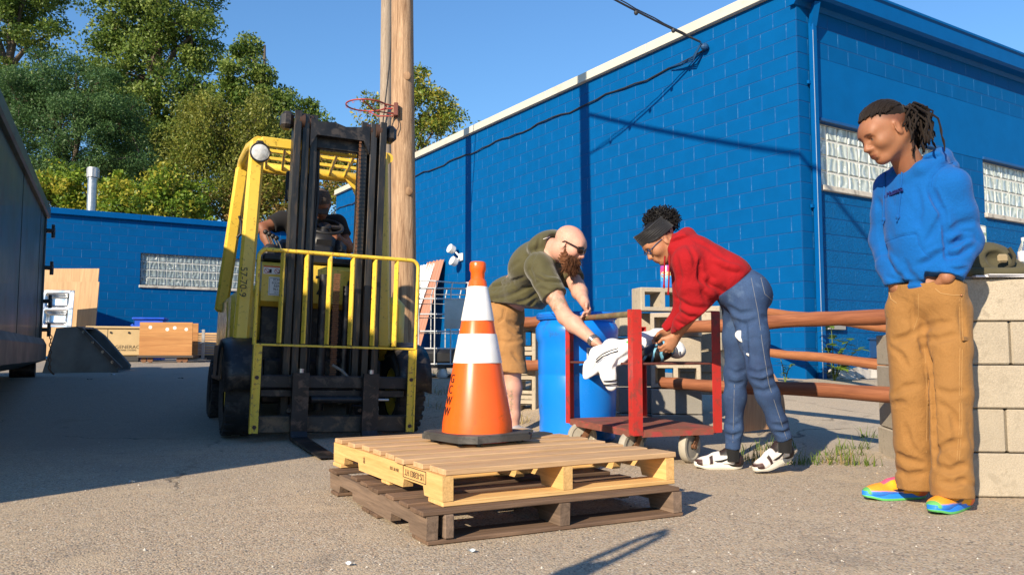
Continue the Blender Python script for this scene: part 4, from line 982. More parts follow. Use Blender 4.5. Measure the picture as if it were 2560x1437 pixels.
# ================================================================ pallets
m_newwood = wood('new_pallet_pine', (.74, .47, .20), (.60, .345, .125), .75, 22, axis=0, rnd=.08)
m_newwoody = wood('new_pallet_pine_long', (.74, .47, .19), (.62, .36, .13), .75, 22, axis=1, rnd=.08)
m_oldwood = wood('old_pallet_wood', (.20, .125, .08), (.10, .062, .042), .85, 24, axis=0, rnd=.2)
m_oldwoody = wood('old_pallet_wood_long', (.225, .155, .11), (.115, .08, .058), .85, 24, axis=1, rnd=.2)
m_deck = wood('scuffed_deck_pine', (.58, .38, .21), (.45, .27, .135), .8, 22, axis=0, rnd=.06)
def pallet(label, loc, yaw, Wd, Dp, z0, tb, sh, bb_, tops, bots, sx, mw, mwy, mtop, old=False, seed=1):
    rng = random.Random(seed); t = thing('pallet', label, 'pallet', (loc[0], loc[1], z0), yaw, None)
    zs = bb_; ze = bb_ + sh
    for i, x in enumerate(sx):
        n1, n2 = .16, .37; d = .033
        prof = [(0, 0, zs), (0, n1, zs), (0, n1 + .012, zs + d), (0, n2 - .012, zs + d), (0, n2, zs), (0, Dp - n2, zs), (0, Dp - n2 + .012, zs + d), (0, Dp - n1 - .012, zs + d), (0, Dp - n1, zs), (0, Dp, zs), (0, Dp, ze), (0, 0, ze)]
        if old: prof = [(0, p[1] + rng.uniform(-.006, .006), p[2]) for p in prof]
        o = MB().prism(prof, (x - .021, 0, 0), (x + .021, 0, 0)).build('stringer', mwy, t)
        if i == 0: first = o
    for (y0, wd) in tops:
        jx = rng.uniform(-.02, .02); th = tb * rng.uniform(.94, 1.06)
        MB().box((Wd / 2 + jx, y0 + wd / 2, ze + th / 2 + .0006), (Wd + rng.uniform(-.01, .012), wd, th), Matrix.Rotation(rng.gauss(0, .004), 3, 'Z') @ Matrix.Rotation(rng.gauss(0, .004 if old else .002), 3, 'X'), ch=.003).build('deck_board', mtop, t)
    for (y0, wd) in bots: MB().box((Wd / 2 + rng.uniform(-.01, .01), y0 + wd / 2, bb_ / 2 - .0006), (Wd, wd, bb_ - .001), Matrix.Rotation(rng.gauss(0, .003), 3, 'Z'), ch=.003).build('bottom_board', mw, t)
    return t, first
LP, ly = pallet('old dark weathered pallet lying on the ground under the new one', (-.295, 2.845), R_(27.5), 1.11, 1.24, .001, .016, .082, .016, [(0, .12), (.17, .09), (.33, .09), (.5, .12), (.68, .09), (.84, .09), (1.08, .12)], [(0, .15), (.52, .09), (.63, .09), (1.08, .11)], (.024, .555, 1.086), m_oldwood, m_oldwoody, m_oldwood, True, 5)
MB().box((.085, .30, .058), (.036, .62, .082), ch=.004).build('companion_stringer', m_oldwoody, LP)
UP, uy = pallet('new yellow pine pallet stacked on the old dark one under the cone', (-.245, 2.915), R_(29.5), 1.055, 1.26, .117, .021, .088, .019, [(0, .14), (.185, .09), (.335, .09), (.49, .09), (.645, .09), (.80, .09), (.955, .09), (1.15, .10)], [(0, .13), (.54, .09), (1.12, .12)], (.022, .528, 1.033), m_newwood, m_newwoody, m_deck, False, 6)
side = Matrix.Rotation(-math.pi / 2, 4, 'Z') @ Matrix.Rotation(math.pi / 2, 4, 'X')
text('stamp', 'US-03803 HT', .034, mat('faded_ink', (.10, .06, .03), .8, rnd=0), uy, Matrix.Translation((-.0002, .255, .082)) @ side @ Matrix.Rotation(math.pi, 4, 'Z'), .0004)
mb = MB()
for a, b in (((.145, .06), (.365, .06)), ((.145, .104), (.365, .104)), ((.145, .06), (.145, .104)), ((.365, .06), (.365, .104))): mb.bar((0, a[0], a[1]), (0, b[0], b[1]), .0025, .0022, up=(1, 0, 0))
mb.build('stamp_frame', mat('faded_ink', (.10, .06, .03), .8, rnd=0), uy)
text('stamp', '7034 9F 1333', .018, mat('faded_ink', (.10, .06, .03), .8, rnd=0), uy, Matrix.Translation((-.0002, .46, .078)) @ side @ Matrix.Rotation(math.pi, 4, 'Z'), .0004)
text('stamp', '&', .04, mat('faded_ink', (.10, .06, .03), .8, rnd=0), uy, Matrix.Translation((-.0002, .82, .07)) @ side, .0004)
# ================================================================ traffic cone
ZP = .117 + .019 + .088 + .0225
cp = G(1193, 1103, ZP)
cn = thing('traffic_cone', 'orange traffic cone with two white reflective collars standing on the pallets', 'traffic cone', cp, R_(38)); cn.scale = (1.13, 1.13, 1.14)
def cone_mat(name, c, **k):
    s = N(name); v = s.coord(False); n = s.noise(v, 5, 5, .6); n2 = s.noise(v, 40, 4, .7)
    q = s.mix(s.mr(n.outputs[0], .3, .7), tuple(x * .88 for x in c), c); q = s.mix(s.mr(n2.outputs[0], .58, .72, 0, .4), q, tuple(x * .5 for x in c)); n3 = s.noise(v, 14, 6, .75, .6); q = s.mix(s.mr(n3.outputs[0], .60, .70, 0, .45), q, (.16, .06, .03))
    s.l(q, s.b.inputs['Base Color']); s.b.inputs['Roughness'].default_value = .3; s.b.inputs['Subsurface Weight'].default_value = .12; s.b.inputs['Subsurface Radius'].default_value = (.03, .008, .003)
    return s.m
m_or = cone_mat('orange_pvc', (.92, .125, .012))
hb = .03; prof = [(.146, hb), (.1435, hb + .05), (.036, .655), (.029, .664), (.029, .69), (.034, .70), (.034, .728), (.030, .735), (.022, .735), (.022, .70)]
MB().lathe(prof, 48, capb=False).build('cone_body', m_or, cn, 35)
def cr_(z): return .1435 + (z - hb - .05) * (.036 - .1435) / (.655 - hb - .05)
s = N('reflective_collar'); v = s.coord(False); ch_ = s.n('TexChecker', i_Scale=150.); s.l(v, ch_.inputs['Vector']); n = s.noise(v, 9, 4, .6)
q = s.mix(s.mr(n.outputs[0], .35, .65), (.70, .69, .66), (.84, .83, .81)); n5 = s.noise(v, 30, 6, .75, .5); q = s.mix(s.mr(n5.outputs[0], .6, .7, 0, .4), q, (.42, .38, .34)); q = s.mix(s.mr(ch_.outputs['Fac'], 0, 1, 0, .10), q, (.5, .5, .5)); s.l(q, s.b.inputs['Base Color']); s.b.inputs['Roughness'].default_value = .35; m_refl = s.m
for z0, z1 in ((.318, .437), (.490, .632)): MB().lathe([(cr_(z0) + .0012, z0), (cr_(z0) + .003, z0 + .002), (cr_(z1) + .003, z1 - .002), (cr_(z1) + .0012, z1)], 48).build('reflective_collar', m_refl, cn, 35)
m_base = mat('black_recycled_rubber', (.045, .043, .040), .75, var=.3, vs=8, bump=.4, bs=70, dirt=((.13, .12, .11), .45, 6), rnd=0)
oc = [(.185, -.13), (.185, .13), (.13, .185), (-.13, .185), (-.185, .13), (-.185, -.13), (-.13, -.185), (.13, -.185)]
mb = MB(); mb.prism([(x, y, 0) for x, y in oc], (0, 0, .014), (0, 0, .034)); mb.prism([(x * .97, y * .97, 0) for x, y in oc], (0, 0, .033), (0, 0, .042)); bs_ = mb.build('base', m_base, cn)
for x, y in ((.15, .1), (.15, -.1), (-.15, .1), (-.15, -.1), (.1, .15), (-.1, .15), (.1, -.15), (-.1, -.15)): MB().cyl((x, y, 0), (x, y, .016), .011, n=10).build('foot', m_base, bs_)
MB().lathe([(.125, .0035), (.14, .005), (.14, .014)], 32).build('flange', cone_mat('red_pvc', (.75, .03, .012)), bs_)
for ch, z in (('G', .255), ('C', .212), ('W', .168), ('W', .125)):
    a = R_(-152) - R_(38); r = cr_(z) + .0012; tilt = math.atan((.1435 - .036) / (.655 - .08))
    M4 = Matrix.Rotation(a, 4, 'Z') @ Matrix.Translation((r, 0, z)) @ Matrix.Rotation(-tilt, 4, 'Y') @ Matrix.Rotation(math.pi / 2, 4, 'Z') @ Matrix.Rotation(math.pi / 2, 4, 'X')
    text('letter', ch, .05, m_ink, cn, M4, .0006)
# ================================================================ steel containers
m_grn = mat('dark_green_enamel', (.007, .044, .030), .42, spec=.3, var=.3, vs=1.5, bump=.06, bs=6, bd=.02, dirt=((.035, .03, .025), .3, 3), rnd=0, coat=.05)
m_grn2 = mat('dull_green_steel', (.005, .016, .014), .5, var=.3, vs=3, bump=.1, dirt=((.04, .03, .025), .35, 4), rnd=0)
def container(label, loc, xdir, Ln, Wd, z0, Ht, detail=True):
    t = thing('steel_container', label, 'container', (loc[0], loc[1], z0), math.atan2(xdir[1], xdir[0]))
    MB().box((Ln / 2, -Wd / 2, .26), (Ln, Wd - .12, .12), ch=.01).build('floor_frame', m_grn2, t)
    for y, nm in ((-.03, 'side_wall'), (-Wd + .03, 'side_wall')):
        sw_ = MB().box((Ln / 2, y, .30 + Ht / 2 - .05), (Ln - .1, .03, Ht - .35)).build(nm, m_grn, t)
        if y > -1:
            for k in range(int(Ln / 2.3)): MB().box((.75 + k * 2.3, y + .0165, .3 + Ht / 2 - .05), (.018, .006, Ht - .42)).build('seam', m_grn2, sw_)
    for x in (.05, Ln - .05):
        e_ = MB().box((x, -Wd / 2, .30 + Ht / 2 - .05), (.06, Wd - .1, Ht - .35)).build('end_wall', m_grn, t)
        for y in (-.06, -Wd + .06): MB().box((x, y, Ht / 2 + .1), (.14, .13, Ht - .2), ch=.012).build('corner_post', m_grn2, e_)
    mb = MB()
    for a, b in (((-.02, -.03), (Ln + .02, -.03)), ((-.02, -Wd + .03), (Ln + .02, -Wd + .03))): mb.box(((a[0] + b[0]) / 2, a[1], Ht - .06), (b[0] - a[0], .15, .15), ch=.02)
    mb.build('top_rail', m_grn, t)
    mb = MB()
    for x in (.03, Ln - .03): mb.box((x, -Wd / 2, Ht - .055), (.14, Wd - .2, .14), ch=.02)
    mb.build('end_rail', m_grn, t)
    mb = MB(); mb.prism([(0, .03, .5), (0, .07, .42), (0, .07, .22), (0, -.2, .12), (0, -.2, .5)], (.1, 0, 0), (Ln - .1, 0, 0)); mb.build('bottom_sill', m_grn2, t)
    for x in (.45, Ln - .6):
        MB().cyl((x, -.02, .10), (x, -.3, .10), .10, n=20).build('roller', m_rust if False else m_blk, t, 40)
    if detail:
        for z in (1.95, 1.45, 1.0, .62):
            mb = MB(); mb.box((.0, .045, z), (.10, .10, .05), ch=.01); mb.cyl((-.03, .08, z - .09), (-.03, .08, z + .09), .022, n=10); mb.box((-.05, .09, z - .02), (.05, .03, .13), ch=.006); mb.build('door_latch', m_blk, t, 40)
        mb = MB()
        for k in range(9):
            rot = Matrix.Rotation(1.57 * (k % 2), 3, 'Z'); c = Vector((.0, .11, .52 - k * .05)); mb.tube([c + rot @ Vector((0, .016 * math.cos(a), .028 * math.sin(a))) for a in np.linspace(0, 6.28, 9)[:-1]], .007, 5, True)
        mb.tube([(0, .11, .09), (.03, .14, .05), (-.05, .16, .03)], .012, 6); mb.build('chain', m_rust, t, 60)
    return t
sd = Vector((.44, -.898)); sd.normalize()
container('long dark green steel roll off container along the edge of the lot', (-6.27, 10.89), sd, 7.6, 2.25, .338, 2.247); MB().box((-3.75, 4.15, .19), (.5, .3, .38), 1.1).build('support_block', m_oldwood, bpy.data.objects['steel_container'], mtx=bpy.data.objects['steel_container'].matrix_basis.inverted())
nd = Vector((-.839, -.545)); q = Vector((-3.85, 1.04))  # unseen container added to throw the shadow over the left pavement
container('taller dark green steel container added out of view to cast the ground shadow', (q.x + nd.x * 5, q.y + nd.y * 5), -nd, 5.0, 1.95, 0, 3.7, False).location = (q.x + nd.x * 5 - .545 * 1.95, q.y + nd.y * 5 + .839 * 1.95, 0)
# ================================================================ loader bucket
YB = 11.9
def bp(u, v, Y=YB): return P(u, v, Y)
b0 = bp(205, 938); b0.z = gz(b0.x, b0.y)
bk = thing('loader_bucket', 'dark steel loader bucket resting on the ground beside the green container', 'bucket', b0)
m_bkt = mat('dark_bucket_steel', (.15, .14, .125), .6, .15, var=.35, vs=4, bump=.12, dirt=((.16, .14, .12), .3, 6), rnd=0)
pf = [bp(105, 938) - b0, bp(142, 822) - b0, bp(196, 818) - b0, bp(222, 838) - b0, bp(292, 918) - b0, bp(288, 935) - b0]
back = Vector((-.36, 1.15, .02))
MB().prism(pf, (0, 0, 0), (.02, .03, 0)).build('side_plate', m_bkt, bk); MB().prism(pf, back, back + Vector((.02, .03, 0))).build('side_plate', m_bkt, bk)
mb = MB()
for i, j in ((0, 1), (1, 2), (5, 0)):
    mb.add([pf[i], pf[j], pf[j] + back, pf[i] + back], [(0, 1, 2, 3)])
solid(mb.build('shell', m_bkt, bk), .03)
mb = MB(); mb.prism([pf[2] + Vector((0, -.01, .0)), pf[2] + Vector((.07, -.01, .0)), pf[4] + Vector((.09, -.01, 0)), pf[4] + Vector((0, -.01, 0))], (0, -.025, 0), (0, 0, 0)); mb.build('cutting_edge', mat('scuffed_edge', (.11, .10, .095), .4, .6, rnd=0), bk)
solid(MB().add([pf[5] + Vector((-.05, -.03, .02)), pf[5] + Vector((.22, -.03, .0)), pf[5] + back + Vector((.22, 0, 0)), pf[5] + back + Vector((-.05, 0, .02))], [(0, 1, 2, 3)]).build('lip', mat('scuffed_edge', (.11, .10, .095), .4, .6, rnd=0), bk), .03)
for k in range(4):
    q = pf[2].lerp(pf[4], .1 + k * .25) + Vector((.035, -.04, -.01)); MB().cyl(q, q + Vector((0, .02, 0)), .022, n=8).build('bolt', m_stl, bk)
# litter bag
lb = G(190, 950, .22); lb.z = gz(lb.x, lb.y)
S = Soft((lb.x - .35, lb.y - .25, lb.z - .05), (lb.x + .4, lb.y + .3, lb.z + .25), .012)
for i in range(16):
    S.ell((lb.x + random.uniform(-.2, .22), lb.y + random.uniform(-.1, .1), lb.z + random.uniform(.01, .07)), (random.uniform(.03, .1), .06, random.uniform(.015, .05)), k=.03)
S.lumps(.02, .08, 3)
lt = S.build('litter', cloth('crumpled_plastic', (.62, .63, .62), .35, sheen=0), None, lb); lt.location = lb; tag(lt, 'crumpled clear plastic bag lying on the pavement by the bucket', 'litter')
MB().box((.07, -.05, .12), (.13, .04, .2), Matrix.Rotation(.25, 3, 'Y'), ch=.015).build('wrapper', mat('orange_wrapper', (.7, .10, .02), .4, rnd=0), lt)
MB().tube([(-.02, -.05, .22), (.0, -.05, .3), (.05, -.05, .3), (.08, -.05, .2)], .022, 7).build('handle', m_plas, lt)
for i, (u, v) in enumerate(((280, 984), (222, 1018), (1180, 1380), (875, 1412), (450, 1015), (330, 1206))):
    q = G(u, v, 0 if v > 1000 else .1); q.z = gz(q.x, q.y) + .004; mb = MB(); r = .03 if v < 1100 else .013
    mb.grid(lambda a, b: ((a - .5) * r * 2.2, (b - .5) * r, .004 + .006 * math.sin(a * 5 + i) * math.cos(b * 4)), 4, 3); o = mb.build('paper_scrap', mat('scrap_%d' % (i % 3), ((.6, .6, .6), (.05, .05, .05), (.45, .5, .52))[i % 3], .7)); o.location = q
    tag(o, ('small pale paper scrap on the pavement', 'small black scrap on the pavement', 'small grey scrap on the pavement')[i % 3], 'scrap', 'scraps of litter on the pavement')
# ================================================================ things along the rear wall
def prop_at(u, v, Y): q = P(u, v, Y); return Vector((q.x, q.y, gz(q.x, q.y)))
m_ply = wood('plywood', (.50, .33, .18), (.40, .25, .13), .8, 7, axis=2, rnd=.1)
m_ply2 = wood('orange_plywood', (.50, .25, .09), (.36, .16, .055), .7, 8, axis=0, rnd=.05)
def sheet(name, label, cat, u0, u1, v0, v1, Y, tilt, m_, th=.02, group=None):
    a, b = P(u0, v1, Y), P(u1, v1, Y); c = P((u0 + u1) / 2, v0, Y); h = c.z - a.z; q = (a + b) / 2
    o = MB().box((0, 0, h / 2), ((b - a).length, th, h), ch=.003).build(name, m_)
    o.location = q; o.rotation_euler = (tilt, 0, .0); return tag(o, label, cat, group)
sheet('plywood_sheet', 'tall plywood sheet leaning against the rear wall behind the sink', 'plywood', 40, 232, 702, 890, 17.9, -.10, m_ply)
sheet('plywood_sheet', 'plywood sheet at the back whose top edge rises above the one behind the sink', 'plywood', 30, 229, 668, 885, 18.35, -.10, m_ply)
q = prop_at(140, 815, 17.3); sk = thing('kitchen_sink', 'stainless steel double bowl sink propped upright against the plywood', 'sink', (q.x, q.y, P(140, 818, 17.3).z), rot=(-.12, 0, .15))
m_ss = mat('brushed_stainless', (.55, .56, .57), .22, .95, var=.15, vs=3, bump=.05, rnd=0)
mb = MB(); Wk, Hk = .62, .80
mb.box((0, .0, Hk - .03), (Wk, .02, .06), ch=.005); mb.box((0, 0, .025), (Wk, .02, .05), ch=.005); mb.box((-Wk / 2 + .025, 0, Hk / 2), (.05, .02, Hk), ch=.005); mb.box((Wk / 2 - .05, 0, Hk / 2), (.10, .02, Hk), ch=.005); mb.box((0, 0, Hk / 2), (Wk, .02, .05), ch=.005); mb.build('rim', m_ss, sk)
for z in (Hk * .27, Hk * .73):
    mb = MB(); mb.grid(lambda a, b: (-.26 + .47 * a, .17 * (min(1, 5 * min(a, 1 - a)) * min(1, 5 * min(b, 1 - b))) ** .6, z - .155 + .31 * b), 16, 12); o = solid(mb.build('bowl', m_ss, sk, 60), .004)
    MB().lathe([(.001, -.002), (.02, -.006), (.042, -.004), (.045, .0)], 16, (-.02, .165, z), Matrix.Rotation(math.pi / 2, 3, 'X')).build('drain', m_blk, o, 40)
# beige generator cabinet
q = P(286, 885, 17.2); q.z = gz(q.x, q.y); gn = thing('generator', 'beige metal generator cabinet standing beside the bucket', 'generator', q, R_(22))
m_bei = mat('beige_enamel', (.56, .40, .20), .45, var=.06, bump=.05, rnd=0)
Wg = 1.0
MB().box((0, 0, .40), (Wg, .62, .56), ch=.02).build('cabinet', m_bei, gn); MB().box((0, 0, .705), (Wg + .06, .68, .05), ch=.015).build('lid', m_bei, gn)
MB().box((0, 0, .06), (Wg - .04, .56, .12), ch=.01).build('base', mat('dark_base', (.05, .05, .05), .7, rnd=0), gn); MB().box((-.12, -.312, .40), (.006, .006, .54)).build('panel_seam', m_blk, gn)
for x in (-.06, .28): MB().cyl((x, -.325, .60), (x, -.308, .60), .022, n=10).build('lock', m_plas, gn)
text('brand_text', 'GENERAC', .10, mat('brown_print', (.07, .05, .03), .6, rnd=0), gn, Matrix.Translation((.26, -.3125, .30)) @ face, .001, space=1.05); text('brand_text', 'POWER SYSTEMS', .045, mat('brown_print', (.07, .05, .03), .6, rnd=0), gn, Matrix.Translation((.26, -.3125, .235)) @ face, .001)
# plywood sided dolly
q = P(422, 895, 16.6); q.z = gz(q.x, q.y); dl = thing('plywood_dolly', 'orange brown plywood sided dolly on small casters by the rear wall', 'dolly', q, R_(10))
MB().box((0, -.28, .46), (1.0, .02, .68), ch=.003).build('side_panel', m_ply2, dl); MB().box((0, .28, .46), (1.0, .02, .68), ch=.003).build('side_panel', m_ply2, dl); MB().box((0, 0, .12), (1.06, .6, .05), ch=.005).build('deck', mat('dark_deck', (.06, .045, .035), .8, rnd=0), dl)
for x in (-.42, -.30, .25, .36): MB().cyl((x, -.24, .055), (x, -.19, .055), .055, n=14).build('caster', m_rust, dl, 40)
m_wp = mat('white_paint_smear', (.7, .67, .6), .7)
for x, z in ((-.3, .70), (.02, .66), (.16, .69), (.38, .66)): MB().ell((x, -.291, z), (.035, .002, .035), 8, 6).build('paint_smear', m_wp, dl)
q = P(374, 880, 17.8); q.z = gz(q.x, q.y); bn = thing('recycling_bin', 'bright blue plastic tote behind the plywood dolly', 'bin', q, R_(15))
m_bbin = mat('blue_bin_plastic', (.02, .09, .55), .4, rnd=0)
mb = MB(); mb.prism([(-.28, -.25, 0), (.28, -.25, 0), (.28, .25, 0), (-.28, .25, 0)], (0, 0, .02), (0, 0, .88)); mb.build('tub', m_bbin, bn); MB().box((0, 0, .905), (.66, .6, .05), ch=.02).build('lid', m_bbin, bn); MB().bar((-.34, -.1, .78), (-.26, -.1, .66), .3, .05).build('handle', m_bbin, bn)
q = P(494, 900, 17.0); q.z = gz(q.x, q.y); cg = thing('wire_trolley', 'small grey wire trolley beside the plywood dolly', 'trolley', q, R_(10)); m_wire = mat('grey_wire', (.35, .35, .34), .4, .6, rnd=0)
for k in range(11): MB().bar((-.12, 0, .15 + k * .05), (.12, 0, .15 + k * .05), .008, .008).build('wire', m_wire, cg)
for x in (-.12, .08): MB().box((x + .02, 0, .36), (.06 if x > 0 else .02, .03, .62), ch=.004).build('upright', m_wire, cg)
MB().box((.0, 0, .06), (.3, .3, .03)).build('base', m_wire, cg)
for k in range(9):
    q = P(525, 0, 17.6); z = gz(q.x, q.y) + .14 + k * .055; o = MB().box((0, 0, 0), (2.4 if k else 2.3, .25, .045), ch=.003).build('lumber_board', wood('lumber', (.62, .40, .20), (.46, .27, .12), axis=0, rnd=.12)); o.location = (-6.0 + random.uniform(-.04, .04), q.y + .2, z); o.rotation_euler = (0, 0, R_(16)); tag(o, 'pale lumber board in the stack behind the forklift', 'board', 'lumber boards stacked by the rear wall')
o = MB().box((0, 0, .07), (2.3, .3, .10)).build('timber_bearer', mat('dark_bearer', (.05, .035, .03), .8)); o.location = (-6.0, 17.8, gz(-6, 17.8)); o.rotation_euler = (0, 0, R_(16)); tag(o, 'dark timber bearer under the stacked lumber boards', 'timber')
o = MB().box((0, 0, 0), (1.9, .09, .09), ch=.004).build('timber_post', wood('yellow_timber', (.62, .45, .18), (.48, .32, .12), axis=0)); o.location = (-8.15, 18.1, gz(-8, 18) + .56); o.rotation_euler = (0, 0, R_(18)); tag(o, 'long yellow timber lying behind the generator and the dolly', 'timber')
# ================================================================ tote cage and roofing sheets by the poles
q = P(1100, 940, 10.6); q.z = gz(q.x, q.y); ib = thing('tote_cage', 'empty galvanised wire tote cage on a pallet base behind the cone', 'cage', q, R_(8))
m_gal = mat('galvanised_tube', (.60, .61, .61), .45, .25, var=.2, vs=10, rnd=0); Wc, Dc, Zc0, Zc1 = .98, 1.1, .16, 1.18
for z in (.17, .36, .57, .78, .97, 1.10, 1.18):
    a, b = Wc / 2, Dc / 2; wv = .012 if z > 1.1 else 0
    MB().tube([(-a, -b, z), (-a * .3, -b, z + wv), (a * .4, -b, z - wv), (a, -b, z), (a, b, z), (-a, b, z)], .0105, 7, True).build('cage_ring', m_gal, ib, 60)
for k in range(6):
    for (x, y) in ((-Wc / 2 + k * Wc / 5, -Dc / 2 - .012), (-Wc / 2 + k * Wc / 5, Dc / 2 + .012)): MB().tube([(x, y, Zc0), (x, y, Zc1 - .1), (x + .015, y, Zc1 - .04), (x + .02, y, Zc1)], .009, 6).build('cage_bar', m_gal, ib, 60)
for k in range(1, 5):
    for s_ in (-1, 1): MB().tube([(s_ * (Wc / 2 + .012), -Dc / 2 + k * Dc / 5, Zc0), (s_ * (Wc / 2 + .012), -Dc / 2 + k * Dc / 5, Zc1)], .009, 6).build('cage_bar', m_gal, ib, 60)
mb = MB(); mb.grid(lambda a, b: (.02 + .36 * a, -Dc / 2 - .026 - .004 * math.sin(b * 4), .60 + .36 * b), 3, 3); solid(mb.build('sign_plate', mat('dull_plate', (.40, .44, .45), .4, .3, rnd=0), ib), .004)
MB().box((0, 0, .135), (Wc, Dc, .03), ch=.005).build('base_tray', m_blk, ib)
for x in (-.4, 0, .4): MB().lathe([(.06, 0), (.075, .03), (.055, .12)], 14, (x, -Dc / 2 + .08, 0), capt=True).build('base_foot', m_gal, ib, 40)
MB().box((0, .02, .25), (.5, .6, .2), ch=.05).build('valve_block', m_plas, ib, 40)
def corrug(label, s_, w_, z1, out, m_, seed):
    base = CORN + LD * s_ - RD * out; base.z = gz(base.x, base.y); H = z1 - base.z
    mb = MB(); mb.grid(lambda a, b: tuple((LD * (-(a - .5) * w_)) + RD * ((out - .06) * b + .018 * math.sin(a * 6.283 * w_ / .07)) + Vector((0, 0, H * b + .015 * math.sin(a * 30 + seed)))), int(w_ / .07 * 6), 3)
    o = solid(mb.build('roofing_sheet', m_), .004); o.location = base; return tag(o, label, 'sheet')
m_cw = mat('white_corrugated', (.72, .74, .76), .4, var=.08, rnd=0); m_cb = mat('brown_corrugated', (.36, .15, .09), .6, var=.2, rnd=0)
corrug('white corrugated roofing sheet leaning on the wall, front one of three', 9.95, .75, 2.62, .85, m_cw, 1)
corrug('brown corrugated roofing sheet showing behind the white ones', 9.6, .8, 2.66, .70, m_cb, 2)
corrug('white corrugated roofing sheet leaning on the wall, half behind the cracked pole', 11.5, 1.1, 2.5, .8, m_cw, 3)
# ================================================================ concrete blocks and the log fence
m_cb1 = mat('tan_concrete_block', (.42, .36, .275), .92, var=.12, vs=5, bump=.8, bs=120, bd=.004, grain=(180, .42), dirt=((.31, .265, .20), .2, 22), rnd=.10)
m_cb2 = mat('shaded_concrete_block', (.25, .235, .21), .92, var=.12, vs=7, bump=.5, bs=140, bd=.004, grain=(260, .3), rnd=.06)  # darker copy of the block surface, with the shade put into its colour
def hollow_block_mesh(m_, L=.395, Wd=.195, H=.195):
    """cores run along local z; two cores"""
    mb = MB(); a, b = L / 2, Wd / 2; c = .006
    xs = [(-a + .035, -.018), (.018, a - .035)]; yb = b - .035; h = H / 2
    for z, fl in ((h, 1), (-h, 0)):
        # face with two holes as strips
        for (x0, x1, y0, y1) in ((-a + c, a - c, -b + c, -yb), (-a + c, a - c, yb, b - c), (-a + c, xs[0][0], -yb, yb), (xs[0][1], xs[1][0], -yb, yb), (xs[1][1], a - c, -yb, yb)): mb.add([(x0, y0, z), (x1, y0, z), (x1, y1, z), (x0, y1, z)], [(0, 1, 2, 3)])
    hc = h - c
    o = [(-a + c, -b), (a - c, -b), (a, -b + c), (a, b - c), (a - c, b), (-a + c, b), (-a, b - c), (-a, -b + c)]
    mb.add([(x, y, -hc) for x, y in o] + [(x, y, hc) for x, y in o], [(i, (i + 1) % 8, 8 + (i + 1) % 8, 8 + i) for i in range(8)])
    inn = [(-a + c, -b + c), (a - c, -b + c), (a - c, b - c), (-a + c, b - c)]
    for s_ in (-1, 1):
        mb.add([(x, y, s_ * hc) for x, y in o] + [(x, y, s_ * h) for x, y in inn], [(0, 1, 9, 8), (1, 2, 9), (2, 3, 10, 9), (3, 4, 10), (4, 5, 11, 10), (5, 6, 11), (6, 7, 8, 11), (7, 0, 8)])
    for x0, x1 in xs:
        t = .012; mb.add([(x0, -yb, h), (x1, -yb, h), (x1, yb, h), (x0, yb, h), (x0 + t, -yb + t, -h), (x1 - t, -yb + t, -h), (x1 - t, yb - t, -h), (x0 + t, yb - t, -h)], [(i, (i + 1) % 4, 4 + (i + 1) % 4, 4 + i) for i in range(4)])
    return mb.mesh('concrete_block', m_)
hb1, hb2 = hollow_block_mesh(m_cb1), hollow_block_mesh(m_cb2)
def cblock(me, loc, rz, lay, label, group=None, jit=.02):
    """lay: 'up' cores vertical, 'face' cores facing the viewer"""
    o = bpy.data.objects.new('concrete_block', me); COL.objects.link(o); o.location = loc
    M3 = Matrix.Rotation(rz + random.uniform(-jit, jit), 3, 'Z') @ (Matrix.Rotation(math.pi / 2, 3, 'X') if lay == 'face' else Matrix.Rotation(math.pi / 2, 3, 'Y') @ Matrix.Rotation(0, 3, 'X') if lay == 'end' else Matrix.Identity(3))
    o.rotation_euler = M3.to_euler(); return tag(o, label, 'concrete block', group)
GR = 'concrete blocks stacked beside the standing man'
# right-hand stack: five courses, long faces to the lot
ra = R_(-6); rx = Vector((math.cos(ra), math.sin(ra), 0)); ry = Vector((-math.sin(ra), math.cos(ra), 0)); r0 = Vector((1.985, 3.80, 0))
for c in range(5):
    for i in range(3):
        q = r0 + rx * (.2 + i * .403 + (.0, -.12, .02, -.085, .012)[c]) + ry * (.1 + (.0, .006, -.004, .004, .0)[c]); q.z = .1005 + c * .2005
        cblock(hb1, q, ra, 'up', 'tan concrete block in the five course stack, %s' % ('bottom course', 'second course up', 'middle course', 'fourth course up', 'top course under the backpack')[c], GR, .014)
        if c < 4 and i < 2:
            q2 = r0 + rx * (.1 + i * .403) + ry * .42; q2.z = q.z; cblock(hb1, q2, ra + math.pi / 2, 'up', 'tan concrete block in the rear row of the five course stack', GR, .01)
# its stepped tail that carries the fence logs
t0 = P(2222, 1000, 5.25)
for c in range(5):
    z = gz(t0.x, t0.y) + .1 + c * .2 - .03
    if c == 4: continue
    q = Vector((t0.x + .09 + .01 * (c % 2), t0.y + .02, z)); cblock(hb1, q, R_(80), 'up', 'tan concrete block in the low pile holding the log ends, course %s from the ground' % ('one', 'two', 'three', 'four')[c], 'concrete blocks holding the log ends', .03)
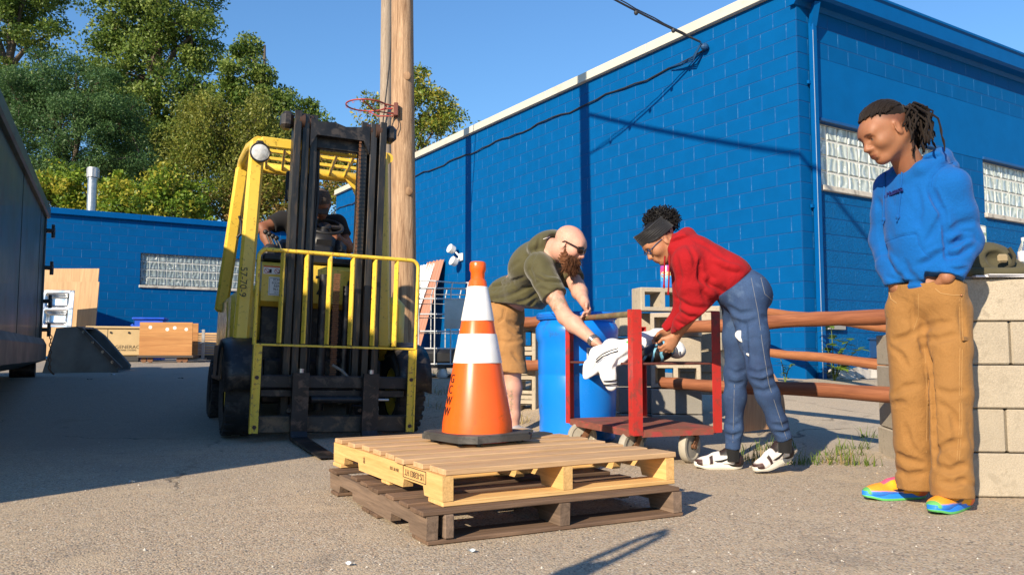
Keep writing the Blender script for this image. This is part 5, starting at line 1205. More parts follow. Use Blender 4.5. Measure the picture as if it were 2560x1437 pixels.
# left-hand pile behind the cart
GL = 'concrete blocks piled behind the red cart'
def lb(u, v, Y, rz, lay, me, label):
    q = P(u, v, Y); return cblock(me, q, R_(rz), lay, label, GL, .01)
LZ = gz(1.4, 6.8)
bx, by = 1.27, 6.75
lb(1645, 750, 6.85, 14, 'face', hb1, 'tan concrete block on top of the pile under the drink can, holes showing')
lb(1600, 812, 7.0, 5, 'up', hb1, 'tan concrete block below the topmost one, beside the barrel')
lb(1690, 812, 6.75, -20, 'face', hb1, 'tan concrete block with the upper log pushed into its hole')
for k, (u, v) in enumerate(((1755, 795), (1760, 848), (1752, 902), (1745, 956))): lb(u, v, 7.15 + .03 * k, -35, 'up', hb1, 'tan concrete block in the pile behind the leaning woman, %s' % ('top one', 'second one down', 'third one down', 'lowest one')[k])
lb(1600, 872, 6.95, 5, 'up', hb2, 'grey shaded concrete block beside the barrel rim'); lb(1690, 874, 6.72, -10, 'up', hb1, 'tan concrete block between the two logs')
lb(1690, 938, 6.66, -12, 'face', hb1, 'concrete block with the lower log pushed into its hole'); lb(1598, 935, 6.9, 5, 'up', hb2, 'grey shaded concrete block at the height of the cart shelf')
lb(1600, 998, 6.85, 5, 'up', hb2, 'grey shaded concrete block just above the lowest course'); lb(1690, 1002, 6.6, -8, 'up', hb2, 'grey shaded concrete block under the lower log'); lb(1605, 1062, 6.8, 5, 'up', hb2, 'lowest grey shaded concrete block beside the barrel'); lb(1692, 1066, 6.55, -8, 'up', hb2, 'lowest grey shaded concrete block behind the cart wheels')
for k, v in enumerate((865, 925, 985, 1045)): cblock(hb1, P(1322, v + 6, 7.7), R_(70), 'end', 'upright tan concrete block between the shorts and the barrel, %s' % ('top', 'second', 'third', 'lowest')[k], 'concrete blocks stacked behind the barrel')
m_log = wood('reddish_log', (.34, .13, .06), (.19, .065, .032), .6, 16, axis=0, rnd=.08); m_log2 = wood('orange_log', (.42, .17, .07), (.27, .09, .038), .6, 16, axis=0, rnd=.08)
def log(label, a, b, r0_, r1_, m_):
    a, b = Vector(a), Vector(b); mb = MB(); L = (b - a).length; n = 14; vs = []
    mb.tube([(L * k / n, .006 * math.sin(k * .9), .006 * math.cos(k * .7)) for k in range(n + 1)], [r0_ + (r1_ - r0_) * k / n + .0025 * math.sin(k * 2.1) for k in range(n + 1)], 14)
    o = mb.build('fence_log', m_, None, 50); o.matrix_world = Matrix.Translation(a) @ frame(b - a).to_4x4(); tag(o, label, 'log', 'logs of the low fence')
    m_kn = mat('knot_pale', (.50, .26, .13), .7)
    for k in range(5):
        x = L * (.12 + .17 * k); t = -1.9 + .5 * math.sin(k * 3); MB().ell((x, r0_ * .97 * math.cos(t), r0_ * .97 * math.sin(t) * -.6), (.022, .006, .012), 8, 6).build('knot', m_kn, o, 60)
    return o
log('reddish upper log running from the block pile to beside the standing man', P(1672, 820, 6.70), P(2245, 788, 5.12), .05, .05, m_log)
log('reddish lower log running from the block pile to beside the standing man', P(1655, 958, 6.62), P(2270, 986, 5.0), .046, .05, m_log)
log('orange upper log of the fence further back by the downspout', P(1860, 772, 9.6), P(2225, 818, 7.4), .047, .047, m_log2)
log('orange lower log of the fence further back by the downspout', P(1860, 874, 9.6), P(2225, 912, 7.4), .045, .05, m_log2)
log('short upper log end showing between the shorts and the barrel', P(1285, 806, 7.6), P(1420, 800, 7.3), .05, .05, m_log); log('short lower log end showing between the shorts and the barrel', P(1285, 912, 7.6), P(1420, 912, 7.3), .05, .05, m_log)
q = P(1925, 965, 6.3); q.z = gz(q.x, q.y); mb = MB(); mb.prism([(.34 * math.cos(a) - .23, 0, .12 + .44 * math.sin(a)) for a in np.linspace(-.2, 1.5, 16)] + [(-.3, 0, .56), (-.3, 0, .0)], (0, -.012, 0), (0, .012, 0))
o = mb.build('spool_end', wood('pink_edge_ply', (.48, .30, .18), (.40, .22, .13), axis=2)); o.location = q; o.rotation_euler = (.1, 0, .25); tag(o, 'curved wooden cable spool end leaning behind the jeans', 'spool end')
# ================================================================ drink can, barrel
q = P(1668, 722, 6.85); cnn = thing('drink_can', 'tall colourful drink can standing on the topmost concrete block', 'can', q)
def can_mat():
    s = N('printed_can'); v = s.coord(False); sp = s.n('SeparateXYZ'); s.l(v, sp.inputs[0]); n = s.noise(v, 38, 2, .5); ad = s.n('Math', operation='MULTIPLY_ADD'); s.l(n.outputs[0], ad.inputs[0]); ad.inputs[1].default_value = .12; s.l(sp.outputs[2], ad.inputs[2])
    cr = s.n('ValToRGB'); cr.color_ramp.interpolation = 'CONSTANT'; e = cr.color_ramp.elements; e[0].position = 0; e[0].color = (.03, .2, .6, 1); e[1].position = .14; e[1].color = (.1, .4, .65, 1)
    for p, c in ((.17, (.65, .3, .03)), (.20, (.55, .05, .2)), (.235, (.35, .06, .35)), (.27, (.08, .07, .4))): x = e.new(p); x.color = (*c, 1)
    s.l(ad.outputs[0], cr.inputs[0]); s.l(cr.outputs[0], s.b.inputs['Base Color']); s.b.inputs['Roughness'].default_value = .3; return s.m
MB().lathe([(.045, 0), (.056, .012), (.056, .185), (.05, .2)], 24, capb=True).build('body', can_mat(), cnn, 40); MB().lathe([(.052, .195), (.056, .2), (.056, .218), (.0, .222)], 24).build('lid', m_plas, cnn, 40)
text('can_text', 'COSMIC', .032, m_wht, cnn, Matrix.Translation((0, -.0575, .125)) @ face, .0005)
bc = P(1443, 1000, 5.98); bc.z = 0
br = thing('plastic_barrel', 'bright blue plastic barrel standing behind the red cart', 'barrel', (bc.x, bc.y, gz(bc.x, bc.y)), .3)
m_brl = mat('blue_barrel_plastic', (.004, .19, .72), .33, var=.05, vs=3, bump=.04, bs=14, bd=.01, dirt=((.02, .14, .45), .12, 5), rnd=0)
MB().lathe([(.0, .012), (.25, .0), (.272, .02), (.276, .1), (.272, .16), (.278, .2), (.283, .33), (.2835, .46), (.280, .47), (.2835, .48), (.286, .62), (.285, .70), (.300, .735), (.302, .80), (.287, .83), (.27, .85), (.272, .875), (.255, .88), (.245, .85), (.0, .85)], 48).build('body', m_brl, br, 40)
lid_ = MB().lathe([(.282, .862), (.292, .866), (.294, .905), (.286, .914), (.24, .912), (.235, .895), (.0, .893)], 48).build('lid', m_brl, br, 40)
MB().lathe([(.2935, .872), (.2985, .876), (.2985, .896), (.2935, .9)], 48).build('clamp_ring', mat('blue_ring', (.01, .12, .5), .3, rnd=0), br, 40)
MB().box((.29, .06, .885), (.03, .09, .03), ch=.008).build('ring_lever', m_blk, br)
def curved_label(a0, a1, z0, z1, r, m_, nm, lines):
    mb = MB(); mb.grid(lambda a, b: (r * math.cos(a0 + (a1 - a0) * a), r * math.sin(a0 + (a1 - a0) * a), z0 + (z1 - z0) * b), 10, 1); o = solid(mb.build(nm, m_, br), .0015)
    mb = MB()
    for k in range(lines):
        z = z1 - (k + 1) * (z1 - z0) / (lines + 1); e = random.uniform(.1, .35); mb.grid(lambda a, b: ((r + .0016) * math.cos(a0 + (a1 - a0) * (.08 + (.84 - e) * a)), (r + .0016) * math.sin(a0 + (a1 - a0) * (.08 + (.84 - e) * a)), z + (b - .5) * .007), 8, 1)
    mb.build('label_print', mat('grey_print', (.12, .12, .14), .7, rnd=0), o)
m_lab = mat('aged_label', (.62, .60, .52), .7, var=.1, rnd=0)
curved_label(R_(-98), R_(-73), .47, .66, .2875, m_lab, 'label', 10); curved_label(R_(-62), R_(-50), .60, .70, .2885, m_lab, 'label', 4)
# ================================================================ red cart
CA = R_(20.5); c0 = Vector((.70, 4.74, 0)); ct = thing('platform_cart', 'red steel platform cart with corner posts and a shelf, loaded with clothes', 'cart', c0, CA)
m_cr = mat('scraped_red_paint', (.46, .028, .022), .45, var=.12, vs=6, bump=.12, dirt=((.22, .045, .035), .4, 18), rnd=.05)
m_crd = mat('rusty_red_deck', (.20, .065, .042), .85, var=.3, vs=9, bump=.6, bs=40, dirt=((.34, .04, .04), .3, 9), rnd=0)
CW, CD, ZD, ZS, ZPT = .60, .95, .205, .592, .905
for (x, y, zt, sx_, sy_) in ((0, 0, ZPT, 1, 1), (CW, 0, ZPT, -1, 1), (0, CD, ZPT, 1, -1), (CW, CD, ZPT - .07, -1, -1)):
    mb = MB(); mb.box((x + sx_ * .03, y + sy_ * .003, (ZD - .025 + zt) / 2), (.06, .006, zt - ZD + .025)); mb.box((x + sx_ * .003, y + sy_ * .033, (ZD - .025 + zt) / 2), (.006, .054, zt - ZD + .025)); mb.box((x + sx_ * .03, y + sy_ * .0335, zt + .001), (.06, .055, .006)); mb.build('corner_post', m_cr, ct)
dk = MB().box((CW / 2, CD / 2, ZD), (CW - .012, CD - .012, .012)).build('deck', m_crd, ct)
for (a, b) in (((.06, .006), (CW - .06, .006)), ((.06, CD - .006), (CW - .06, CD - .006)), ((.006, .06), (.006, CD - .06)), ((CW - .006, .06), (CW - .006, CD - .06))): MB().bar((a[0], a[1], ZD - .02), (b[0], b[1], ZD - .02), .006, .03).build('deck_edge', m_crd, dk)
MB().box((CW / 2, CD / 2, ZS), (CW - .02, CD - .02, .014), ch=.003).build('shelf', wood('red_shelf_board', (.17, .055, .042), (.10, .035, .03), .8, 18, axis=1), ct)
MB().cyl((.035, .03, .885), (.035, CD - .03, .885), .0185, n=14).build('handle_pipe', mat('rusty_green_pipe', (.20, .16, .085), .6, .3, var=.35, vs=14, dirt=((.24, .10, .05), .45, 9), rnd=0), ct, 40)
m_cast = mat('pale_caster_rubber', (.36, .325, .26), .75, var=.18, vs=9, bump=.2, rnd=.05)
for k, (x, y, sa) in enumerate(((.10, .16, .75), (.46, .10, .85), (.10, .80, .2), (.50, .82, .6))):
    rot = Matrix.Rotation(sa - CA, 3, 'Z'); off = rot @ Vector((-.045, 0, 0)); c = Vector((x, y, 0)) + off
    w3 = rot @ Matrix.Rotation(math.pi / 2, 3, 'X')
    cs = MB().box((x, y, ZD - .026), (.10, .10, .012), rot).cyl((x, y, ZD - .03), (x, y, ZD - .05), .035, n=14).build('caster', m_rust, ct, 40)
    for s_ in (-1, 1):
        a = Vector((x, y, ZD - .045)) + rot @ Vector((0, s_ * .034, 0)); b = c + rot @ Vector((0, s_ * .034, .098)); MB().bar(a, b + (b - a) * .12, .038, .005, up=rot @ Vector((0, 1, 0))).build('fork_leg', m_rust, cs)
    MB().lathe([(.02, -.02), (.07, -.018), (.078, -.024), (.094, -.022), (.0985, -.012), (.0985, .012), (.094, .022), (.078, .024), (.07, .018), (.02, .02)], 32, c + Vector((0, 0, .0985)), w3).build('wheel', m_cast, cs, 35)
    MB().cyl(c + Vector((0, 0, .0985)) + rot @ Vector((0, -.045, 0)), c + Vector((0, 0, .0985)) + rot @ Vector((0, .045, 0)), .014, n=10).build('axle', m_rust, cs, 40)
# ================================================================ clothes on the cart
def jp(u, v, Y): return P(u, v, Y)
jb = P(1560, 890, 5.05)
S = Soft((.25, 4.75, .30), (1.15, 5.6, .85), .0065)
S.chain([jp(1575, 868, 5.02), jp(1530, 872, 4.98), jp(1498, 888, 4.94), jp(1478, 918, 4.90), jp(1465, 940, 4.90)], [.050, .054, .050, .040, .020], .03, flat=((.2, 1, 0), .5))
S.chain([jp(1585, 868, 4.99), jp(1545, 890, 4.93), jp(1520, 905, 4.90), jp(1521, 940, 4.89), jp(1528, 962, 4.89)], [.052, .050, .044, .040, .036], .025, flat=((.2, 1, 0), .6))
S.chain([jp(1570, 870, 5.05), jp(1610, 858, 5.1), jp(1650, 855, 5.12), jp(1690, 868, 5.1)], [.05, .06, .055, .045], .03)
S.chain([jp(1610, 845, 5.12), jp(1640, 835, 5.15), jp(1665, 828, 5.15)], [.035, .03, .022], .03); S.ell(jp(1692, 878, 5.07), (.055, .08, .045), k=.03); S.ell(jp(1590, 890, 5.1), (.10, .14, .035), k=.03)
for c, n, wl, am in (((1490, 890, 4.93), (1, 0, .8), .04, .007), ((1535, 885, 4.93), (.6, 0, .9), .035, .007), ((1522, 935, 4.89), (.1, 0, 1), .03, .006), ((1600, 865, 5.05), (.9, .2, .2), .045, .008), ((1650, 850, 5.1), (.8, .3, .3), .04, .007), ((1475, 925, 4.9), (1, 0, -.5), .03, .006), ((1690, 875, 5.05), (.6, 0, .8), .04, .007)): S.fold(jp(*c), n, wl * 1.2, am * .5, .12, random.random() * 6)
for poly, dp, wd in (([(1560, 862), (1520, 880), (1492, 905)], .008, .012), ([(1545, 868), (1505, 896), (1480, 930)], .008, .012), ([(1580, 880), (1550, 900), (1532, 925)], .009, .012), ([(1515, 915), (1518, 935), (1524, 948)], .007, .009), ([(1600, 850), (1630, 862), (1660, 862)], .008, .012), ([(1690, 858), (1696, 880), (1690, 895)], .007, .012)): S.crease(poly, dp, wd)
jk = S.build('jacket', cloth('white_satin', (.80, .80, .80), .5, sheen=.1), None, jb); jk.location = jb; tag(jk, 'white jacket with black striped cuffs hanging over the cart shelf', 'jacket')
m_str = cloth('black_knit', (.015, .015, .016))
for k, v in enumerate((951, 960, 968)):
    c = jp(1526 + k * .8, v, 4.89); mb = MB(); r = .0415 - .002 * k; mb.tube([c - jb + Vector((r * math.cos(a), r * .95 * math.sin(a), .004 * math.cos(a))) for a in np.linspace(0, 6.28, 21)[:-1]], .0038, 6, True); mb.build('cuff_stripe', m_str, jk, 60) if k < 2 else None
for d in (0, .016):
    mb = MB(); mb.tube([jp(1490 + 8 * 0, 905, 4.888) - jb + Vector((0, -.0 - d * .2, d)), jp(1505, 892, 4.89) - jb + Vector((0, -.002, d)), jp(1528, 882, 4.895) - jb + Vector((0, -.002, d)), jp(1545, 877, 4.90) - jb + Vector((0, -.005, d))], .0035, 5); mb.build('sleeve_stripe', m_str, jk, 60)
MB().ell(jp(1573, 862, 4.965) - jb, (.024, .012, .028), 10, 8).build('badge', mat('green_patch', (.02, .42, .06), .6, rnd=0), jk, 60)
bb0 = jp(1648, 880, 4.95); S = Soft((bb0.x - .18, bb0.y - .15, bb0.z - .12), (bb0.x + .18, bb0.y + .2, bb0.z + .15), .006)
S.ell(bb0 + Vector((.0, .04, .0)), (.105, .075, .062), frame((.95, .1, .25)), .02).ell(bb0 + Vector((.045, .03, .03)), (.055, .06, .045), k=.03).ell(bb0 + Vector((-.05, .03, -.015)), (.06, .06, .042), k=.03)
S.fold(bb0, (.6, 0, .8), .05, .006, .12, 1.); S.fold(bb0, (.9, 0, -.5), .04, .004, .1, 2.)
def bag_mat():
    s = N('black_graphic_nylon'); v = s.coord(False); w_ = s.n('TexWave', i_Scale=6., i_Distortion=8., i_Detail=2.); s.l(v, w_.inputs['Vector']); n = s.noise(v, 9, 2, .5)
    f = s.n('Math', operation='MULTIPLY'); s.l(s.mr(w_.outputs['Fac'], .72, .8), f.inputs[0]); s.l(s.mr(n.outputs[0], .45, .5), f.inputs[1])
    s.l(s.mix(f.outputs[0], (.012, .012, .014), (.16, .42, .58)), s.b.inputs['Base Color']); s.b.inputs['Roughness'].default_value = .3; return s.m
bg_ = S.build('gym_bag', bag_mat(), None, bb0); bg_.location = bb0; tag(bg_, 'small shiny black bag with blue graphics among the clothes on the cart', 'bag')
MB().tube([Vector((.07, -.035, .0)), Vector((.08, -.04, .03)), Vector((.09, -.03, .05))], .007, 6).build('zip_pull', mat('brass', (.6, .35, .08), .35, .8, rnd=0), bg_)
# ================================================================ on the right-hand stack: notebook, backpack, bottle
ZTOP = 5 * .2005 + .001
q = r0 + rx * .30 + ry * .08; q.z = ZTOP + .002
o = MB().box((0, 0, .004), (.30, .20, .008)).box((.03, -.01, .0105), (.27, .2, .004), .06).build('notebook', mat('notebook_paper', (.70, .70, .74), .7, rnd=0)); o.location = q; o.rotation_euler = (0, 0, ra + .1); tag(o, 'white notebook lying under the backpack on the block stack', 'notebook')
q = r0 + rx * .27 + ry * .14; q.z = ZTOP + .014
S = Soft((q.x - .35, q.y - .2, q.z - .01), (q.x + .38, q.y + .25, q.z + .28), .008)
S.ell(q + Vector((-.12, .03, .09)), (.15, .11, .085), k=.04).ell(q + Vector((.05, .03, .085)), (.12, .11, .085), frame((.9, 0, -.3)), .04).ell(q + Vector((-.05, .05, .04)), (.26, .13, .045), k=.04).ell(q + Vector((.17, -.0, .03)), (.12, .09, .035), k=.03)
S.ell(q + Vector((.025, -.10, .085)), (.05, .07, .05), k=.015, op='cut'); S.plane((q.x, q.y, q.z), (0, 0, -1))
for d, n, wl in (((-.1, -.05, .1), (.7, 0, .7), .07), ((.1, -.05, .08), (.9, 0, .3), .06), ((-.15, -.05, .03), (.2, 0, 1), .04), ((.0, 0, .14), (1, 0, .1), .07)): S.fold(q + Vector(d), n, wl, .008, .16, random.random() * 6)
bp_ = S.build('backpack', cloth('olive_canvas', (.075, .068, .040), .8, fold=.4), None, q); bp_.location = q; tag(bp_, 'slumped olive canvas backpack on the tan block stack', 'backpack')
MB().tube([(.07, -.10, .13), (.085, -.115, .09), (.075, -.115, .05), (.04, -.11, .03)], .009, 7).build('zip_flap', cloth('olive_canvas_dark', (.04, .036, .022)), bp_, 60)
mb = MB(); mb.tube([(-.15, -.12, .015), (.05, -.14, .012), (.2, -.13, .03), (.3, -.1, .09), (.36, -.06, .13)], .022, 8); mb.build('strap', cloth('olive_strap', (.085, .075, .042)), bp_, 60)
MB().box((.03, -.112, .08), (.05, .02, .04), ch=.01).build('tan_patch', cloth('tan_lining', (.28, .22, .13)), bp_)
q = r0 + rx * .475 + ry * .16; q.z = ZTOP
bt = thing('water_bottle', 'clear plastic water bottle standing beside the backpack', 'bottle', q)
s = N('clear_bottle'); s.b.inputs['Base Color'].default_value = (.9, .95, .97, 1); s.b.inputs['Transmission Weight'].default_value = .92; s.b.inputs['Roughness'].default_value = .08; s.b.inputs['IOR'].default_value = 1.2; m_bot = s.m
MB().lathe([(.026, .0), (.031, .006), (.0315, .03), (.029, .04), (.0315, .05), (.0295, .06), (.0315, .07), (.0315, .13), (.028, .15), (.0125, .19), (.0125, .2)], 28, capb=True).build('body', m_bot, bt, 40)
MB().lathe([(.0315, .09), (.0322, .091), (.0322, .138), (.0315, .139)], 28).build('label', mat('white_label', (.75, .72, .74), .4, rnd=0), bt, 40); MB().lathe([(.0145, .19), (.0145, .207), (.0, .208)], 20).build('cap', m_white, bt, 40)
MB().box((-.004, -.0325, .112), (.03, .001, .016), Matrix.Rotation(.2, 3, 'Y')).build('label_mark', m_rprint, bt)
# ================================================================ parking sign
sg = thing('parking_sign', 'white parking sign with green lettering fixed to the blue front wall', 'sign', CORN + RD * 4.02 + Vector((0, 0, 2.30 - CORN.z)) + Vector((math.sin(WA), -math.cos(WA), 0)) * .03, WA)
m_grp = mat('green_print', (.02, .16, .07), .6, rnd=0); hx, hz = .15, .23
pf2 = [(hx - .03 + .03 * math.cos(a), 0, hz - .03 + .03 * math.sin(a)) for a in np.linspace(0, 1.57, 4)] + [(-hx + .03 + .03 * math.cos(a), 0, hz - .03 + .03 * math.sin(a)) for a in np.linspace(1.57, 3.14, 4)] + [(-hx + .03 + .03 * math.cos(a), 0, -hz + .03 + .03 * math.sin(a)) for a in np.linspace(3.14, 4.71, 4)] + [(hx - .03 + .03 * math.cos(a), 0, -hz + .03 + .03 * math.sin(a)) for a in np.linspace(4.71, 6.28, 4)]
MB().prism(pf2, (0, -.002, 0), (0, .002, 0)).build('panel', m_wht, sg)
MB().tube([(x * .93, -.0035, z * .95) for x, y, z in pf2], .003, 4, True).build('border', m_grp, sg)
for k, tx in enumerate(('EMPLOYEE', 'PARKING', 'ONLY')): text('lettering', tx, (.058, .062, .06)[k], m_grp, sg, Matrix.Translation((0, -.004, .10 - k * .10)) @ face, .001)
# ================================================================ weeds and grass
m_gr = leaf_material('grass_green', (.07, .13, .018), (.16, .22, .035), .3); m_dry = leaf_material('grass_dry', (.30, .23, .10), (.46, .36, .17), .25)
def tuft(pts, n, hmin, hmax, spread, seed):
    rng = np.random.default_rng(seed); V = []; Q = []
    for (x, y, r) in pts:
        for i in range(n):
            a, d = rng.uniform(0, 6.28), r * rng.uniform(0, 1) ** .6; bx_, by_ = x + d * math.cos(a) * 1.6, y + d * math.sin(a) * .7; bz = gz(bx_, by_) - .004
            h = rng.uniform(hmin, hmax); t = rng.uniform(0, 6.28); le = rng.uniform(.1, spread); w_ = rng.uniform(.0018, .0042); ca, sa = math.cos(t), math.sin(t); k = len(V)
            for j, (f_, wf) in enumerate(((0, 1), (.5, .8), (1, .12))):
                ox = le * h * f_ ** 1.8; V += [(bx_ + ca * ox - sa * w_ * wf, by_ + sa * ox + ca * w_ * wf, bz + h * f_ * (1 - .35 * le * f_)), (bx_ + ca * ox + sa * w_ * wf, by_ + sa * ox - ca * w_ * wf, bz + h * f_ * (1 - .35 * le * f_))]
            Q += [(k, k + 1, k + 3, k + 2), (k + 2, k + 3, k + 5, k + 4)]
    return np.array(V), np.array(Q)
def gpt(u, v, r): 
    q = G(u, v, .0); q = G(u, v, gz(q.x, q.y)); q = G(u, v, gz(q.x, q.y)); return (q.x, q.y, r)
V, Q = tuft([gpt(1890, 1125, .10), gpt(1905, 1150, .08), gpt(2050, 1158, .12), gpt(2085, 1152, .12), gpt(2110, 1135, .10), gpt(2135, 1120, .08), gpt(2000, 1160, .09), gpt(2160, 1162, .08), gpt(1860, 1150, .05), gpt(1960, 1120, .06), gpt(2165, 1100, .05), gpt(1085, 1000, .12), gpt(1065, 975, .15)], 34, .02, .12, 1.1, 1)
o = link('grass', mesh_np('grass', V, Q, None, [m_gr])); tag(o, 'green grass tufts along the broken pavement edge', 'grass', kind='stuff')
V, Q = tuft([gpt(1315, 1050, .13), gpt(1335, 1035, .12), gpt(1300, 1070, .1), gpt(1080, 1035, .18), gpt(1100, 1050, .15), gpt(1060, 1010, .2), gpt(1080, 960, .2), gpt(2120, 1158, .1), gpt(1900, 1160, .08), gpt(1945, 930, .2), gpt(1985, 925, .15), gpt(450, 900, .2), gpt(1590, 1150, .06), gpt(1640, 1160, .05)], 45, .02, .14, 1.2, 2)
o = link('dry_grass', mesh_np('dry_grass', V, Q, None, [m_dry])); tag(o, 'dry straw coloured grass tufts at the foot of the fence and blocks', 'grass', kind='stuff')
def weed(label, base, stems, seed, sc=1.):
    rng = np.random.default_rng(seed); base = Vector(base); t = thing('weed', label, 'plant', base); mb = MB(); C = []; V = []; Q = []
    for (dx, dy, h) in stems:
        p = [Vector((0, 0, 0)), Vector((dx * .4, dy * .4, h * .6)), Vector((dx, dy, h))]; mb.tube(p, [.008, .006, .003], 5)
        for k in range(9):
            f_ = .25 + .75 * k / 8; c = p[0].lerp(p[1], min(1, f_ * 2)) if f_ < .5 else p[1].lerp(p[2], f_ * 2 - 1)
            for s_ in (-1, 1):
                a = rng.uniform(0, 6.28); d = Vector((math.cos(a), math.sin(a), rng.uniform(-.25, .35))).normalized(); L = rng.uniform(.10, .19) * sc; sd_ = d.cross(Vector((0, 0, 1))).normalized(); up = sd_.cross(d)
                i = len(V); pr = ((0, 0), (.25, .26), (.4, .16), (.62, .24), (.72, .1), (1, 0))
                for x, y in pr: V.append(c + d * L * x + sd_ * L * y + up * (-.12 * L * x * x)); 
                for x, y in pr[1:-1]: V.append(c + d * L * x - sd_ * L * y + up * (-.12 * L * x * x))
                Q += [(i, i + 1, i + 2, i + 7), (i, i + 7, i + 6, i), (i + 2, i + 3, i + 8, i + 7), (i + 3, i + 4, i + 9, i + 8), (i + 4, i + 5, i + 9, i + 4)]
    Q = [tuple(dict.fromkeys(q_)) for q_ in Q]; me = bpy.data.meshes.new('leaves'); me.from_pydata([tuple(v_) for v_ in V], [], Q); me.materials.append(leaf_material('weed_leaf', (.09, .17, .02), (.20, .30, .04), .35)); link('leaves', me, t)
    mb.build('stem', mat('weed_stem', (.10, .14, .03), .7), t); return t
q = P(2085, 930, 9.55); q.z = gz(q.x, q.y)
weed('leafy green weed growing at the foot of the downspout', q, [(-.12, -.1, .42), (.15, -.12, .5), (.05, -.2, .25), (.28, -.05, .38), (-.02, 0, .7)], 4, 1.15)
q = P(1962, 930, 9.3); q.z = gz(q.x, q.y); weed('thin dark weed in the shade beside the wall corner', q, [(-.05, 0, .3), (.08, 0, .22)], 6, .5)

# hand truck added out of view to cast the foreground shadow
ht = thing('shadow_hand_truck', 'tall narrow hand truck added out of view to cast the foreground shadow', 'hand truck', (-.98, .62, 0), R_(32)); ht.scale = (1.2, 1.2, 1.24)
for x in (-.07, .07): MB().tube([(x, 0, .05), (x, 0, .75), (x * .9, -.02, 1.02)], .014, 8).build('upright', m_blk, ht, 60)
MB().tube([(-.063, -.02, 1.02), (-.05, -.03, 1.15), (0, -.035, 1.21), (.05, -.03, 1.15), (.063, -.02, 1.02)], .014, 8).build('handle', m_blk, ht, 60)
MB().box((0, .0, .5), (.13, .02, .92), ch=.004).build('back_plate', m_blk, ht); MB().box((0, -.12, .02), (.26, .24, .012)).build('toe_plate', m_blk, ht)
for x in (-.16, .16): MB().cyl((x - .025, .07, .11), (x + .025, .07, .11), .11, n=20).build('wheel', m_rub, ht, 40)
# ================================================================ people
def skin_mat(name, rough=.56):
    s = N(name); a = s.n('VertexColor'); a.layer_name = 'Col'; v = s.coord(False); n = s.noise(v, 30, 4, .6); n2 = s.noise(v, 8, 3, .5)
    c = s.mix(s.mr(n.outputs[0], .3, .7, 0, .16), a.outputs[0], (.35, .10, .07), 'MULTIPLY'); c = s.mix(s.mr(n2.outputs[0], .4, .7, 0, .10), c, (.5, .12, .08))
    s.l(c, s.b.inputs['Base Color']); s.b.inputs['Roughness'].default_value = rough; s.b.inputs['Subsurface Weight'].default_value = .12; s.b.inputs['Subsurface Radius'].default_value = (.012, .004, .002); s.b.inputs['Specular IOR Level'].default_value = .4
    b = s.noise(v, 220, 3, .6); s.bump(b.outputs[0], .12, .001); return s.m
m_skin = skin_mat('skin')
def V3(*a): return Vector(a)
def head(S, c, fwd, up=(0, 0, 1), sc=1., neck=None, neck_r=.055, ears=True, nose=1., jaw=1., lips=1.):
    """face local axes: x forward, y to the person's left, z up; 0.23 m tall at sc 1"""
    M3 = frame(fwd, up); c = Vector(c)
    def q(x, y, z): return c + M3 @ Vector((x, y, z)) * sc
    def E(p, r, k=.02, op='add', R=None): S.ell(q(*p), [a * sc for a in r], M3 @ R if R is not None else M3, k * sc, op)
    E((-.014, 0, .034), (.100, .077, .084)); E((.020, 0, -.030), (.074, .062, .086), .04)
    for s_ in (-1, 1): S.cap(q(-.022, s_ * .050, -.045), q(.060, s_ * .020 * jaw, -.094), .024 * sc, .020 * sc, .03 * sc)
    E((.074, 0, -.096), (.020, .022 * jaw, .019), .025); E((.066, 0, .032), (.032, .058, .036), .03)
    S.cap(q(.084, -.036, .023), q(.084, .036, .023), .0105 * sc, None, .022 * sc)
    for s_ in (-1, 1):
        E((.054, s_ * .043, -.026), (.034, .026, .026), .03); E((.099, s_ * .033, .004), (.017, .018, .0125), .012, 'cut'); E((.0795, s_ * .032, .003), (.0125, .0135, .0115), .004)
        S.cap(q(.0865, s_ * .018, .0145), q(.079, s_ * .046, .0135), .0052 * sc, .0045 * sc, .008 * sc); S.cap(q(.0865, s_ * .020, -.009), q(.079, s_ * .044, -.007), .0042 * sc, None, .008 * sc)
    S.cap(q(.090, 0, .016), q(.112, 0, -.026), .0075 * sc, .0115 * sc, .016 * sc); E((.112, 0, -.031), (.013, .0125 * nose, .010), .010)
    for s_ in (-1, 1): E((.100, s_ * .0135 * nose, -.034), (.011, .008 * nose, .008), .008); E((.106, s_ * .0075, -.0415), (.005, .0035, .003), .003, 'cut')
    E((.090, 0, -.056), (.016, .024, .018), .02)
    S.cap(q(.0955, -.019, -.0625), q(.0955, .019, -.0625), .0055 * lips * sc, None, .008 * sc); S.cap(q(.101, -.006, -.0605), q(.101, .006, -.0605), .0055 * lips * sc, None, .008 * sc)
    S.cap(q(.0945, -.016, -.0735), q(.0945, .016, -.0735), .0068 * lips * sc, None, .009 * sc); S.cap(q(.110, -.022, -.0678), q(.110, .022, -.0678), .0035 * sc, None, .004 * sc, 'cut')
    if ears:
        for s_ in (-1, 1):
            R = Matrix.Rotation(s_ * .35, 3, 'Z') @ Matrix.Rotation(-.18, 3, 'Y'); E((-.010, s_ * .080, -.004), (.019, .0065, .031), .008, 'add', R); E((-.004, s_ * .087, .002), (.010, .005, .018), .004, 'cut', R); E((-.010, s_ * .078, -.030), (.010, .006, .010), .008)
    if neck is not None: S.cap(q(-.028, 0, -.055), neck, neck_r * sc, neck_r * 1.12 * sc, .03)
    def local(V): return ((V - np.array(c)) @ np.array(M3)) / sc
    return q, local, M3
def sm(x, a, b): t = np.clip((x - a) / (b - a), 0, 1); return t * t * (3 - 2 * t)
def blendc(col, w_, c): return col * (1 - w_[:, None]) + np.array(c) * w_[:, None]
